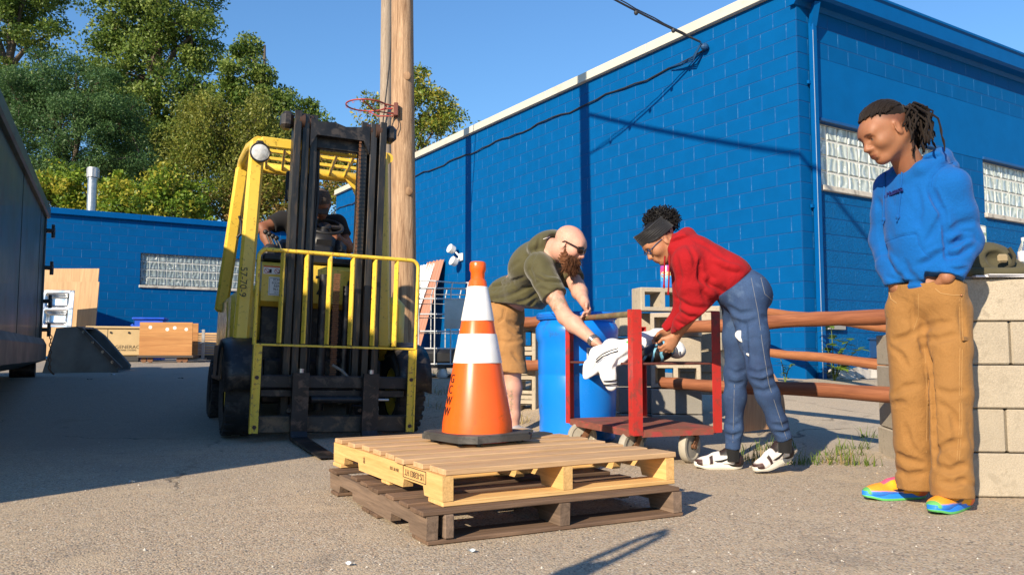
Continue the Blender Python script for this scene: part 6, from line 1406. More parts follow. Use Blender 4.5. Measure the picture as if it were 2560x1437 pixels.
def face_colors(col, L, lip, brow, blush=None, white=(.36, .30, .26), iris=(.03, .015, .01), browz=.0265):
    x, y, z = L[:, 0], L[:, 1], L[:, 2]; ay = np.abs(y); fr = x > .06
    w_ = fr * sm(.0085 - np.abs(z + .067 - .0), 0, .003) * sm(.024 - ay, 0, .004) * (x > .088); col = blendc(col, w_ * .75, lip)
    w_ = fr * sm(.0052 - np.abs(z - browz + (ay - .03) ** 2 * 9 - .0), 0, .003) * sm(ay, .010, .016) * sm(.054 - ay, 0, .008); col = blendc(col, w_ * .85, brow)
    d = np.sqrt((ay - .032) ** 2 + ((z - .001) * 2.3) ** 2); w_ = fr * sm(.0100 - d, 0, .003) * (x < .0945); col = blendc(col, w_, white)
    d2 = np.sqrt((ay - .033) ** 2 + (z - .002) ** 2); w_ = fr * sm(.0062 - d2, 0, .002) * (x < .0955); col = blendc(col, w_, iris)
    if blush is not None:
        w_ = .35 * np.exp(-(((x - .07) / .04) ** 2 + ((ay - .045) / .03) ** 2 + ((z + .03) / .03) ** 2)) + .35 * np.exp(-(((x - .115) / .03) ** 2 + (y / .02) ** 2 + ((z + .03) / .02) ** 2)); col = blendc(col, np.clip(w_, 0, 1), blush)
    return col
def hand(S, w_, d, pn, side=1, curl=(.5, .5, .5, .5), thumb=.5, sc=1., spread=.04):
    """wrist point, direction to the knuckles, direction the palm faces; side +1 if the thumb lies along pn x d"""
    d = Vector(d).normalized(); pn = Vector(pn); pn = (pn - d * pn.dot(d)).normalized(); a = pn.cross(d).normalized() * side; w_ = Vector(w_)
    M3 = Matrix((d, a, d.cross(a))).transposed()
    S.ell(w_ + d * .048 * sc, (.052 * sc, .041 * sc, .0165 * sc), M3, .012); S.cap(w_ + d * .018 * sc + a * .02 * sc, w_ + d * .05 * sc + a * .032 * sc + pn * .006, .017 * sc, .013 * sc, .012); S.cap(w_ - d * .03 * sc, w_ + d * .02 * sc, .026 * sc, .025 * sc, .02, flat=(pn, .75))
    for i, (o, L) in enumerate(((.029, .070), (.010, .079), (-.010, .074), (-.028, .058))):
        p = w_ + d * (.088 - .004 * abs(i - 1)) * sc + a * o * sc; dr = (d + a * (o / .03) * spread).normalized(); ang = 0
        for j, fr in enumerate((.45, .30, .25)):
            ang = curl[i] * (1.0 if j == 0 else 1.15); ax = dr.cross(pn).normalized(); dr = (Matrix.Rotation(ang, 3, ax) @ dr).normalized(); pnn = ax.cross(dr); n_ = p + dr * L * fr * sc
            S.cap(p, n_, (.0092 - .0008 * j) * sc, (.0086 - .0008 * j) * sc, .006); p = n_
            pn_l = pnn
    t0 = w_ + d * .028 * sc + a * .032 * sc; t1 = t0 + (d * .75 + a * .75 * (1 - thumb) + pn * .55 * thumb + a * .25).normalized() * .042 * sc; t2 = t1 + (d * .9 + pn * .5 * thumb + a * .1).normalized() * .032 * sc
    S.cap(t0, t1, .0125 * sc, .0105 * sc, .012); S.cap(t1, t2, .0100 * sc, .0082 * sc, .006)
def bounds(pts, m_=.14): a = np.array([tuple(p) for p in pts]); return a.min(0) - m_, a.max(0) + m_
def shoe(parent, heel, dirv, pitch, L, colors, label=None, side=1, roll=0, high=.085):
    """heel = point on the ground under the heel; local x to the toe. colors: fn(x,y,z)->rgb array for the upper, sole colours, lace, mark"""
    d = Vector((dirv[0], dirv[1], 0)).normalized(); M4 = Matrix.Translation(Vector(heel) - parent.location) @ (Matrix.Rotation(math.atan2(d.y, d.x), 4, 'Z') @ Matrix.Rotation(pitch, 4, 'Y') @ Matrix.Rotation(roll, 4, 'X'))
    S = Soft((-.05, -.075, -.01), (L + .05, .075, .16), .0045)
    S.ell((.035, 0, .045), (.042, .034, .042), k=.02).ell((L * .45, .0, .040), (L * .40, .038, .038), k=.03).ell((L * .78, .0, .034), (L * .235, .047, .030), k=.03).cap((.035, 0, .05), (.06, 0, high), .037, .040, .03).cap((.07, 0, high - .01), (L * .55, 0, .062), .034, .030, .03)
    S.ell((.055, 0, high + .052), (.030, .026, .04), k=.008, op='cut'); S.plane((0, 0, .014), (0, 0, -1))
    def cf(V): return colors['upper'](V[:, 0] / L, V[:, 1], V[:, 2])
    up = S.build('shoe', skin_mat('shoe_upper', .6) if 'shoe_upper' not in _mats else _mats['shoe_upper'], parent, (0, 0, 0), cf, M4); _mats['shoe_upper'] = up.data.materials[0]
    ol = []; n = 40
    for i in range(n):
        t = 2 * math.pi * i / n; x = L * .5 + (L * .5 + .006) * math.cos(t); w_ = .036 + .013 * ss((x / L - .25) / .45); ol.append((x, w_ * math.copysign(abs(math.sin(t)) ** .75, math.sin(t)), 0))
    mb = MB(); m1, m2 = colors['sole']
    def rise(x): return .012 * ss((x / L - .75) / .25) + .004 * ss((.15 - x / L) / .15)
    lay = [(.0, .96, 1), (.007, 1.0, 1), (.010, 1.0, 0), (.026, 1.0, 0), (.029, .965, 0)]
    rows = [[(L * .5 + (x - L * .5) * s_, y * s_, z + rise(x)) for x, y, _ in ol] for z, s_, _ in lay]
    vs = [p for r in rows for p in r]; fs = []; 
    for j in range(len(lay) - 1):
        mb.add([], [], 0); base = j * n
        for i in range(n): fs.append(((base + i, base + (i + 1) % n, base + n + (i + 1) % n, base + n + i), 1 if j < 2 else 0))
    mb.add(vs, [f for f, _ in fs], 0); mb.m = [q for _, q in fs]; mb.f.append(tuple(range(n))[::-1]); mb.m.append(1); mb.f.append(tuple(range((len(lay) - 1) * n, len(lay) * n))); mb.m.append(0)
    mb.build('sole', [mat('sole_' + m1[0], m1[1], .6, rnd=0), mat('sole_' + m2[0], m2[1], .6, rnd=0)], up, 50)
    mb = MB()
    for k in range(5):
        x = L * (.42 + .065 * k); z = .098 - .0115 * k - .0; mb.tube([(x - .008, -.027, z - .026), (x, -.014, z - .008), (x + .006, .0, z - .003), (x, .014, z - .008), (x - .008, .027, z - .026)], .0028, 5)
    mb.build('laces', colors['lace'], up, 60)
    # curved tick on both sides
    for s_ in (-1, 1):
        pts = [(.62, .030), (.55, .022), (.45, .022), (.34, .034), (.20, .062), (.33, .046), (.44, .036), (.54, .032)]
        bvs = tree_of(up, (0, 0, 0)); poly = []
        for (xa, za), (xb, zb_) in zip(pts, pts[1:] + pts[:1]):
            for f_ in (0, .34, .67):
                x, z = (xa + (xb - xa) * f_) * L, za + (zb_ - za) * f_ + .018; h_ = bvs.ray_cast(Vector((x, s_ * .2, z)), Vector((0, -s_, 0)))
                if h_[0]: poly.append((x, h_[0].y, z))
        if len(poly) > 6: mb = MB(); mb.prism(poly, (0, -.0015, 0), (0, .0015, 0)); mb.build('side_mark', colors['mark'], up)
    return up
def place_person(name, body, loc, label, cat='person', group=None): body.location = loc; return tag(body, label, cat, group)
# ---------------------------------------------------------------- A: standing man in the blue hoodie
def man_standing():
    base = V3(1.86, 3.55, 0); fw = V3(-.74, -.67, 0); lf = V3(.67, -.74, 0)
    J = dict(pel=P(2318, 735, 3.58), chest=P(2308, 545, 3.56), neck=P(2288, 428, 3.58), ls=P(2382, 462, 3.45), le=P(2418, 605, 3.49), lw=P(2366, 694, 3.435), rs=P(2228, 470, 3.70), re=P(2212, 600, 3.74), rw=P(2240, 712, 3.62),
             lh=P(2368, 765, 3.53), lk=P(2378, 985, 3.47), la=P(2380, 1215, 3.46), rh=P(2272, 765, 3.63), rk=P(2276, 985, 3.60), ra=P(2292, 1208, 3.64))
    hc = P(2212, 330, 3.50); hf = V3(-.88, -.10, -.50)
    # trousers (shaped first: the hands go into their pockets)
    m_tan = cloth('tan_duck_canvas', (.285, .140, .042), .85, 900, .3, .10, .35)
    lo, hi = bounds([J[k] for k in ('lh', 'rh', 'lk', 'rk', 'la', 'ra', 'pel')], .17); S = Soft(lo, hi, .0058)
    S.ell(J['pel'] + V3(0, 0, -.01), (.115, .160, .13), frame(fw), .05).ell(J['pel'] + V3(0, 0, .06), (.102, .145, .10), frame(fw), .05)
    for h, k, a in (('lh', 'lk', 'la'), ('rh', 'rk', 'ra')):
        S.chain([J[h] + V3(0, 0, -.02), J[h].lerp(J[k], .5), J[k], J[k].lerp(J[a], .55), J[a] + V3(0, 0, .02), J[a] + V3(0, 0, -.07)], [.099, .089, .081, .079, .081, .084], .014)
    S.plane(P(2318, 712, 3.58), (.0, 0, 1)); S.plane((0, 0, .062), (0, 0, -1))
    for (h, a) in (('lk', 'la'), ('rk', 'ra')):
        S.fold(J[a] + V3(0, 0, .05), (.25, .1, 1), .05, .016, .13, 1.3 if h == 'lk' else 4.1, .3); S.fold(J[h], (.45, 0, 1), .09, .010, .16, 2. if h == 'lk' else 4., .3); S.fold(J[h].lerp(J[a], .5), (.8, .2, .5), .10, .009, .2, 1.)
    S.fold(J['lh'].lerp(J['lk'], .6) + V3(0, -.05, 0), (.5, 0, .9), .10, .009, .2, 4.); S.fold(J['rh'].lerp(J['rk'], .5), (-.5, 0, .9), .10, .009, .2, 2.)
    for poly, dp, wd in (([(2300, 838), (2322, 900), (2330, 1000), (2333, 1080), (2336, 1160)], .030, .016), ([(2282, 742), (2281, 790), (2284, 832)], .004, .008), ([(2288, 832), (2262, 846), (2236, 850)], .010, .016), ([(2292, 828), (2330, 812), (2372, 806)], .009, .018), ([(2310, 845), (2345, 850), (2390, 838)], .007, .016), ([(2226, 868), (2250, 885), (2270, 920)], .006, .014),
                          ([(2232, 985), (2262, 968), (2296, 962)], .008, .016), ([(2228, 1010), (2260, 1005)], .006, .012), ([(2345, 975), (2375, 985), (2412, 978)], .008, .016), ([(2350, 1010), (2380, 1030), (2400, 1070)], .006, .014), ([(2380, 1040), (2392, 1090), (2385, 1130)], .007, .016),
                          ([(2228, 1128), (2265, 1150), (2310, 1158)], .012, .016), ([(2235, 1172), (2270, 1188), (2312, 1182)], .010, .013), ([(2342, 1128), (2372, 1110), (2412, 1104)], .012, .016), ([(2342, 1165), (2378, 1178), (2414, 1160)], .012, .016), ([(2350, 1205), (2385, 1212), (2412, 1198)], .009, .012), ([(2262, 1060), (2275, 1110), (2300, 1140)], .006, .014), ([(2390, 760), (2405, 800), (2412, 850)], .006, .012)): S.crease(poly, dp, wd)
    S.ell(P(2368, 740, 3.475), (.045, .055, .075), frame(fw), .05); trS = S; hl_ = S.hit(2358, 728); hr_ = S.hit(2232, 735)
    lo, hi = bounds(list(J.values()) + [hc], .16); S = Soft(lo, hi, .0052)
    hq, hl, HM = head(S, hc, hf, (0, 0, 1), 1.02, J['neck'] + V3(.0, 0, -.03), .056, True, 1.2, 1.05, 1.2)
    S.ell(J['chest'], (.08, .11, .16), frame(fw), .05).ell(J['pel'], (.08, .11, .09), frame(fw), .05).cap(J['chest'], J['pel'], .08, .08, .04)
    for a, b, c in (('ls', 'le', 'lw'), ('rs', 're', 'rw')): S.chain([J['neck'].lerp(J[a], .3), J[a], J[b], J[c]], [.05, .042, .036, .029], .03)
    for a, b, c in (('lh', 'lk', 'la'), ('rh', 'rk', 'ra')): S.chain([J[a], J[b], J[c]], [.065, .048, .036], .03)
    hp_ = Vector(hl_[0]); J['lw'] = V3(hp_.x + .026, hp_.y + .008, P(2366, 690, hp_.y).z); hand(S, J['lw'], V3(-.12, .62, -1), V3(-.2, 1, .5), 1, (.10,) * 4, .9, .92); hp2 = Vector(hr_[0]) if hr_ else J['rw']; J['rw'] = V3(hp2.x + .01, hp2.y + .0, P(2240, 712, hp2.y).z); hand(S, J['rw'], V3(.45, .2, -1), V3(1, .3, 0), -1, (.12,) * 4, .5, 1.0)
    base_c = np.array((.30, .135, .068))
    def col(V):
        c = np.tile(base_c, (len(V), 1)); L = hl(V); x, y, z = L[:, 0], L[:, 1], L[:, 2]
        fade = sm(z + .9 * np.clip(-x - .0, -.2, .05), .018, .055) * sm(.078 - x, 0, .02) * (np.abs(L).max(1) < .2); c = blendc(c, fade * .72, (.055, .03, .02))
        return face_colors(c, L, (.25, .085, .055), (.02, .012, .01))
    bd = S.build('person', m_skin, None, base, col); place_person('person', bd, base, 'man in a bright blue hoodie and tan trousers standing with his hands in his pockets')
    tr = trS.build('trousers', m_tan, bd, base); bv = tree_of(tr, base)
    m_st = cloth('tan_stitching', (.40, .225, .085))
    seam('pocket_edge', bv, [(2338, 722), (2352, 733), (2384, 738), (2408, 738)], base, .0022, m_st, tr); seam('pocket_edge', bv, [(2222, 728), (2228, 748), (2242, 758)], base, .0022, m_st, tr)
    for u0 in (2398, 2404): seam('side_seam', bv, [(u0, 745), (u0 + 2, 850), (u0, 960), (u0 + 1, 1060), (u0 - 6, 1150)], base, .0011, m_st, tr)
    seam('fly_stitch', bv, [(2296, 735), (2296, 790), (2284, 825)], base, .0011, m_st, tr); seam('inseam', bv, [(2312, 870), (2318, 1000), (2316, 1130)], base, .0011, m_st, tr)
    hh = bv.ray_cast(CAMP, ray(2412, 848).normalized())
    if hh[0]: MB().box(hh[0] + hh[1] * .006 - base, (.05, .008, .018), .6, ch=.002).build('hammer_loop', m_tan, tr)
    MB().ell(on(bv, [(2402, 738), (2403, 739)], base, .002, 1)[0], (.005, .005, .005), 8, 6).build('rivet', mat('copper_rivet', (.3, .14, .07), .4, .8, rnd=0), tr)
    # hoodie
    m_hd = cloth('blue_fleece', (.002, .096, .345), .9, 700, .3, .06, .22, .08)
    lo, hi = bounds([J[k] for k in ('ls', 'rs', 'le', 're', 'lw', 'rw', 'pel', 'neck')], .17); S = Soft(lo, hi, .0058); F3 = frame(fw)
    S.ell(J['chest'] + V3(0, 0, .05), (.116, .168, .20), F3, .06).ell(J['chest'] + V3(0, 0, -.10) + fw * .01, (.118, .156, .20), F3, .06).ell(J['pel'] + V3(0, 0, .09) + fw * .015, (.122, .158, .13), F3, .05)
    S.cap(J['rs'], J['ls'], .064, .064, .06); S.cap(J['neck'].lerp(J['rs'], .35), J['neck'].lerp(J['ls'], .35), .075, None, .05)
    S.chain([J['ls'], J['ls'].lerp(J['le'], .5), J['le'], J['le'].lerp(J['lw'], .55), J['le'].lerp(J['lw'], .85), J['lw'] + V3(0, 0, .01)], [.067, .066, .062, .058, .056, .046], .022); S.chain([J['rs'], J['rs'].lerp(J['re'], .5), J['re'], J['re'].lerp(J['rw'], .6), J['rw'] + V3(0, 0, .02)], [.078, .071, .066, .058, .048], .022)
    nk = J['neck']; hd = [nk + V3(*v) for v in ((-.055, -.055, -.045), (-.02, -.095, -.015), (.05, -.09, .02), (.10, -.035, .05), (.115, .035, .055), (.07, .085, .03), (.0, .085, -.0), (-.06, .03, -.03))]
    S.chain(hd, [.028, .034, .038, .044, .044, .040, .036, .03], .016); S.chain([p + V3(.025, 0, -.045) for p in hd[1:6]], [.03, .038, .044, .044, .038], .014); S.ell(nk + V3(.115, .03, -.01), (.06, .085, .06), k=.03); S.cap(nk + V3(-.02, -.01, .14), nk + V3(.02, -.0, -.03), .062, .066, .02, 'cut')
    zb = P(2318, 728, 3.5).z; S.plane((0, 0, zb), (fw.x * .22, fw.y * .22, -1)); S.cutlocal(J['lw'] + V3(-.005, 0, -.0), (-.3, -.15, -1), .085); S.cutlocal(J['rw'] + V3(0, 0, .0), (.1, -.1, -1), .08)
    for c, n, wl, am, r in (((2300, 680, 3.45), (.25, 0, 1), .07, .012, .15), ((2415, 600, 3.42), (.5, 0, 1), .06, .012, .11), ((2395, 655, 3.40), (.3, 0, 1), .045, .010, .09), ((2330, 560, 3.43), (.9, 0, .45), .11, .010, .17), ((2212, 610, 3.62), (.2, 0, 1), .06, .010, .11), ((2225, 500, 3.55), (.8, 0, .5), .07, .009, .12), ((2260, 540, 3.42), (.3, 0, 1), .12, .007, .2)): S.fold(P(*c), n, wl, am, r, random.uniform(0, 6), .3)
    for poly, dp, wd, rg in (([(2326, 470), (2340, 500), (2358, 532)], .018, .014, 0), ([(2356, 524), (2366, 580), (2368, 625), (2372, 655)], .016, .012, 0), ([(2375, 612), (2400, 598), (2430, 600)], .010, .016, .004), ([(2372, 640), (2400, 634), (2432, 612)], .010, .014, .004), ([(2374, 578), (2402, 560), (2428, 556)], .007, .016, 0), ([(2368, 668), (2392, 676), (2416, 672)], .006, .008, 0),
                              ([(2214, 690), (2262, 706), (2320, 708), (2352, 690)], .008, .009, 0), ([(2222, 640), (2238, 670), (2252, 694)], .009, .016, .004), ([(2300, 660), (2325, 650), (2350, 628)], .008, .016, .004), ([(2262, 655), (2268, 680), (2290, 698)], .006, .014, 0), ([(2322, 600), (2340, 570), (2350, 545)], .007, .016, 0), ([(2205, 560), (2210, 600), (2216, 640)], .010, .014, 0), ([(2195, 500), (2202, 530), (2200, 560)], .008, .014, 0),
                              ([(2262, 398), (2300, 378), (2335, 366)], .010, .010, .003), ([(2268, 416), (2310, 396), (2350, 388)], .009, .010, .003), ([(2328, 468), (2332, 440), (2352, 418), (2392, 402)], .004, .006, 0), ([(2250, 420), (2232, 440), (2218, 446)], .007, .010, 0), ([(2290, 470), (2300, 520), (2295, 560)], .004, .016, 0)): S.crease(poly, dp, wd, ridge=rg)
    S.crease([(2214, 604), (2252, 590), (2292, 584), (2298, 612), (2314, 634), (2330, 642)], .004, .005, .004, n=16)
    ho_ = S.build('hoodie', m_hd, bd, base); bv = tree_of(ho_, base)
    m_hd2 = cloth('blue_rib', (.003, .085, .31), .9, 400, .5, .06)
    for pts in ([(2257, 402), (2256, 440), (2252, 490), (2246, 543)], [(2214, 424), (2213, 460), (2212, 505), (2212, 549)]):
        p = on(bv, pts, base, .004); mb = MB(); mb.tube(p, .0040, 6); mb.ell(p[-1], (.010, .010, .012), 8, 6); mb.tube([p[-1], p[-1] + V3(-.008, -.004, -.022)], .003, 5); mb.build('drawstring', m_hd2, ho_, 60)
    hh = bv.ray_cast(CAMP, ray(2233, 483).normalized()); nn = Vector((hh[1].x, hh[1].y, 0)).normalized(); tx = text('chest_print', 'n Matters', .034, mat('navy_print', (.006, .012, .12), .8, rnd=0), ho_, Matrix.Identity(4), .006)
    tx.matrix_local = Matrix.Translation(hh[0] + hh[1] * .0015 - base) @ Matrix.Rotation(math.atan2(nn.y, nn.x) + math.pi / 2, 4, 'Z') @ Matrix.Rotation(math.pi / 2 - math.asin(max(-1, min(1, hh[1].z))), 4, 'X') @ Matrix.Rotation(.10, 4, 'Z')
    seam('shoulder_seam', bv, [(2328, 468), (2332, 440), (2352, 418), (2392, 402)], base, .0012, m_hd2, ho_); seam('pocket_seam', bv, [(2214, 604), (2252, 590), (2292, 584), (2298, 612), (2314, 634), (2330, 642)], base, .0014, m_hd2, ho_)
    # hair: scalp locks drawn back into a tied bunch
    mb = MB(); rng = random.Random(5); tie = (-.112, 0, .030)
    R3 = (.106, .084, .0935); C3 = (-.014, 0, .036)
    def sk(d): n = math.sqrt(sum((a / b) ** 2 for a, b in zip(d, R3))); return Vector(C3) + Vector(d) / n
    for i in range(60):
        f_ = i / 59 * 2 - 1; a = f_ * 1.62; st = Vector((math.cos(a) * .92, math.sin(a) * 1.0, .66 - .06 * abs(f_) - .10 * f_ * f_ + rng.uniform(-.10, .07))); en = Vector((-.9, .05 * f_, .02 + .16 * (1 - abs(f_))))
        pts = []
        for k in range(9):
            t = k / 8; d = st.lerp(en, t) + Vector((0, math.sin(a) * .42 * math.sin(t * 3.14), .95 * math.sin(t * 3.14) * (1.0 - .62 * abs(f_)))); p = sk(d); p += Vector((rng.gauss(0, .002), rng.gauss(0, .002), rng.gauss(0, .002)))
            if t > .75: p = p.lerp(Vector(tie), (t - .75) * 2)
            pts.append(hq(*p))
        mb.tube([p - base for p in pts], [(.0025 if k_ == 0 else .0052) + rng.uniform(-.001, .0018) for k_ in range(len(pts))], 6)
    mb.ell(hq(-.026, 0, .054) - base, (.094, .078, .080), 20, 14, HM)
    T = hq(*tie)
    mb.tube([T - base + V3(.022 * math.cos(a) * .3, .022 * math.cos(a), .024 * math.sin(a)) for a in np.linspace(0, 6.28, 13)[:-1]], .010, 6, True)
    for i in range(170):
        a, b = rng.uniform(0, 6.28), rng.uniform(.1, 1); d = V3(.10 + rng.uniform(-.02, .05), rng.gauss(0, .035), .015 + .03 * math.sin(a)); L = rng.uniform(.13, .20)
        out = V3(rng.uniform(-.01, .11), rng.gauss(0, .05), rng.uniform(-.03, .045)); dn = V3(rng.uniform(-.05, .035), rng.gauss(0, .025), -L * rng.uniform(.4, 1.0))
        p0 = [T + V3(0, .012 * math.cos(a), .012 * math.sin(a)), T + out * .55 + V3(0, 0, .012), T + out + dn * .25, T + out + dn * .65, T + out + dn]; p = []
        for k_ in range(13):
            f2 = k_ / 12 * 4; j_ = min(3, int(f2)); q_ = p0[j_].lerp(p0[j_ + 1], f2 - j_); p.append(q_ + V3(math.sin(k_ * 1.9 + i), math.cos(k_ * 1.7 + 2 * i), math.sin(k_ * 1.3 + 3 * i)) * .0035)
        mb.tube([q - base for q in p], [.0045 + .0014 * math.sin(k_ * 2.6 + i) for k_ in range(12)] + [.002], 6)
    mb.build('hair', cloth('dark_brown_locks', (.011, .006, .004), .75, 500, .8, .35, 0, .05), bd, 60)
    # shoes
    def up(x, y, z):
        c = np.tile(np.array((.95, .42, .015)), (len(x), 1)); c = blendc(c, sm(x, .55, .75) * .4, (.98, .22, .03)); c = blendc(c, sm(.20 - x, 0, .05) * .9, (.98, .16, .05)); c = blendc(c, sm(.046 - z - .02 * np.clip(.75 - x, 0, 1), 0, .006) * sm(x, .40, .46), (.01, .20, .72)); c = blendc(c, sm(x, .93, .955), (.10, .45, .12)); c = blendc(c, sm(.022 - np.abs(y), 0, .004) * sm(x, .36, .40) * sm(.74 - x, 0, .03) * sm(z, .055, .065), (.75, .10, .20)); return c
    cl_ = dict(upper=up, sole=(('blue', (.015, .22, .80)), ('green', (.12, .50, .14))), lace=cloth('violet_lace', (.10, .03, .22)), mark=mat('dark_tick', (.05, .03, .05), .5, rnd=0))
    shoe(bd, G(2312, 1244), G(2160, 1248) - G(2312, 1244), 0, .295, cl_); shoe(bd, G(2425, 1266) + V3(-.01, .0, 0), G(2298, 1290) - G(2425, 1262), 0, .295, cl_)
man_standing()
# ---------------------------------------------------------------- B: bald bearded man leaning over the barrel
def man_leaning():
    base = V3(-.04, 6.22, 0)
    J = dict(pel=P(1262, 775, 6.27), wst=P(1275, 742, 6.22), chest=P(1328, 668, 5.95), neck=P(1383, 622, 5.70), rs=P(1347, 668, 5.60), re=P(1413, 792, 5.42), rw=P(1486, 853, 5.22), ls=P(1410, 655, 5.86), le=P(1442, 716, 5.68), lw=P(1462, 757, 5.46),
             rh=P(1252, 800, 6.15), rk=P(1281, 926, 6.10), ra=P(1285, 1072, 6.16), lh=P(1268, 798, 6.38), lk=P(1262, 926, 6.40), la=P(1248, 1070, 6.44))
    hc = P(1424, 612, 5.56); hf = V3(.80, -.36, -.48)
    ax = (J['neck'] - J['pel']).normalized(); side = V3(.35, .9, 0) - ax * V3(.35, .9, 0).dot(ax); side.normalize()
    lo, hi = bounds(list(J.values()) + [hc, P(1520, 880, 5.1)], .17); S = Soft(lo, hi, .0058)
    hq, hl, HM = head(S, hc, hf, (0, 0, 1), 1.08, J['neck'] - ax * .02, .074, True, 1.05, 1.1, .8)
    B3 = Matrix((ax, side, ax.cross(side))).transposed()
    S.ell(J['chest'], (.19, .15, .10), B3, .05).ell(J['pel'], (.12, .15, .12), B3, .05).cap(J['chest'], J['pel'], .12, .12, .05)
    S.chain([J['neck'].lerp(J['rs'], .5), J['rs'], J['rs'].lerp(J['re'], .55), J['re'], J['re'].lerp(J['rw'], .3), J['rw']], [.055, .066, .062, .050, .054, .034], .03); S.chain([J['neck'].lerp(J['ls'], .4), J['ls'], J['le'], J['le'].lerp(J['lw'], .35), J['lw']], [.07, .068, .052, .052, .033], .03)
    for h, k, a in (('rh', 'rk', 'ra'), ('lh', 'lk', 'la')): S.chain([J[h], J[k], J[k].lerp(J[a], .3), J[k].lerp(J[a], .75), J[a]], [.095, .062, .066, .046, .040], .03)
    hand(S, J['rw'], V3(.55, -.35, -.42), V3(-.2, -.1, -1), -1, (.35, .35, .4, .4), .5, 1.08); hand(S, J['lw'], V3(.12, -.30, -.35), V3(-.65, -.55, -.55), 1, (.75, .8, .8, .8), .7, 1.08)
    skin = np.array((.60, .335, .245))
    ua, ub = np.array(J['rs'].lerp(J['re'], .35)), np.array(J['re']); ca, cb = np.array(J['rk'].lerp(J['ra'], .28)), np.array(J['rk'].lerp(J['ra'], .75))
    rng = np.random.default_rng(3)
    def nz(V, wl, s_): 
        r = np.random.default_rng(s_); o = np.zeros(len(V))
        for _ in range(5): d = r.normal(size=3); d /= np.linalg.norm(d); o += np.sin(V @ d * 6.28 / (wl * r.uniform(.6, 1.6)) + r.uniform(0, 6.28))
        return o / 2.2
    def col(V):
        c = np.tile(skin, (len(V), 1)); L = hl(V); c = face_colors(c, L, (.48, .20, .16), (.20, .10, .05), (.62, .24, .18)); c = blendc(c, sm(L[:, 2], .05, .09) * (np.abs(L).max(1) < .16) * .35, (.66, .30, .24))
        t = ((V - ua) @ (ub - ua)) / ((ub - ua) @ (ub - ua)); dd = np.linalg.norm(V - ua - np.clip(t, 0, 1)[:, None] * (ub - ua), axis=1); w_ = sm(t, -.25, 0) * sm(1.0 - t, 0, .25) * (dd < .085); n1, n2, n3 = nz(V, .035, 1), nz(V, .05, 2), nz(V, .02, 7)
        c = blendc(c, w_ * sm(n1, .0, .5) * .55, (.20, .22, .14)); c = blendc(c, w_ * sm(n2, .35, .8) * .55, (.50, .20, .10)); c = blendc(c, w_ * sm(np.abs(n3) * -1, -.12, -.02) * .5, (.10, .11, .11))
        t = ((V - ca) @ (cb - ca)) / ((cb - ca) @ (cb - ca)); dd = np.linalg.norm(V - ca - np.clip(t, 0, 1)[:, None] * (cb - ca), axis=1); w_ = sm(t, 0, .1) * sm(1 - t, 0, .1) * (dd < .075) * sm(.03 - (V[:, 0] - base.x - .03), 0, .02); c = blendc(c, w_ * sm(n3, .0, .4) * .6, (.14, .15, .12)); return blendc(c, w_ * sm(n1, .3, .7) * .5, (.28, .26, .14))
    bd = S.build('person', m_skin, None, base, col); place_person('person', bd, base, 'bald bearded man in an olive shirt and tan shorts leaning over the blue barrel')
    # shirt
    m_ol = cloth('olive_jersey', (.075, .068, .028), .7, 900, .2, .08, .25, .3)
    lo, hi = bounds([J[k] for k in ('pel', 'neck', 'rs', 'ls', 're', 'chest')], .27); S = Soft(lo, hi, .0072)
    S.ell(J['chest'] + ax * .05, (.20, .215, .155), B3, .07).ell(J['chest'].lerp(J['pel'], .45) + V3(.06, -.02, -.035), (.20, .205, .175), B3, .08).ell(J['wst'] + V3(-.005, 0, -.0), (.16, .20, .165), B3, .07).cap(J['rs'], J['ls'], .088, .088, .06).ell(P(1364, 606, 5.74), (.10, .17, .075), B3, .06).cap(J['neck'] - ax * .04, J['chest'], .095, .13, .06)
    S.chain([J['rs'], J['rs'].lerp(J['re'], .68)], [.098, .090], .04); S.chain([J['ls'], J['ls'].lerp(J['le'], .85)], [.09, .08], .04)
    d = (J['re'] - J['rs']).normalized(); S.cutlocal(J['rs'].lerp(J['re'], .60), d, .13); d = (J['le'] - J['ls']).normalized(); S.cutlocal(J['ls'].lerp(J['le'], .75), d, .10)
    S.plane(P(1262, 762, 6.25), (-.15, 0, -1)); S.cap(J['neck'] + ax * .0, J['neck'] + ax * .12, .070, .088, .02, 'cut')
    for c, n, wl, am, r in (((1265, 725, 6.05), (.55, .2, .8), .07, .010, .20), ((1300, 740, 5.95), (.35, 0, 1), .065, .012, .2), ((1330, 770, 5.85), (.8, 0, .6), .07, .010, .18), ((1340, 690, 5.55), (.5, 0, -.9), .06, .008, .14), ((1370, 720, 5.5), (.7, 0, -.7), .05, .007, .1), ((1390, 640, 5.6), (.9, 0, .2), .045, .008, .12), ((1300, 640, 5.85), (.6, 0, .6), .11, .006, .25), ((1240, 740, 6.1), (.1, 0, 1), .05, .008, .14)): S.fold(P(*c), n, wl, am, r, random.uniform(0, 6), .3)
    for poly, dp, wd, rg in (([(1352, 702), (1310, 722), (1262, 742), (1228, 748)], .014, .022, .005), ([(1348, 728), (1310, 752), (1272, 764)], .012, .02, .004), ([(1318, 690), (1275, 706), (1232, 716)], .009, .02, .004), ([(1340, 750), (1318, 768), (1300, 775)], .010, .016, 0), ([(1300, 652), (1268, 676), (1240, 694)], .006, .024, 0), ([(1338, 690), (1362, 702), (1398, 704)], .007, .014, .003), ([(1345, 718), (1372, 728), (1400, 722)], .006, .012, 0), ([(1385, 600), (1396, 630), (1404, 660)], .010, .014, .004), ([(1370, 606), (1380, 640), (1392, 668)], .008, .014, .003), ([(1334, 640), (1324, 672), (1336, 700)], .007, .012, 0), ([(1350, 590), (1345, 620), (1336, 645)], .004, .01, 0)): S.crease(poly, dp, wd, ridge=rg)
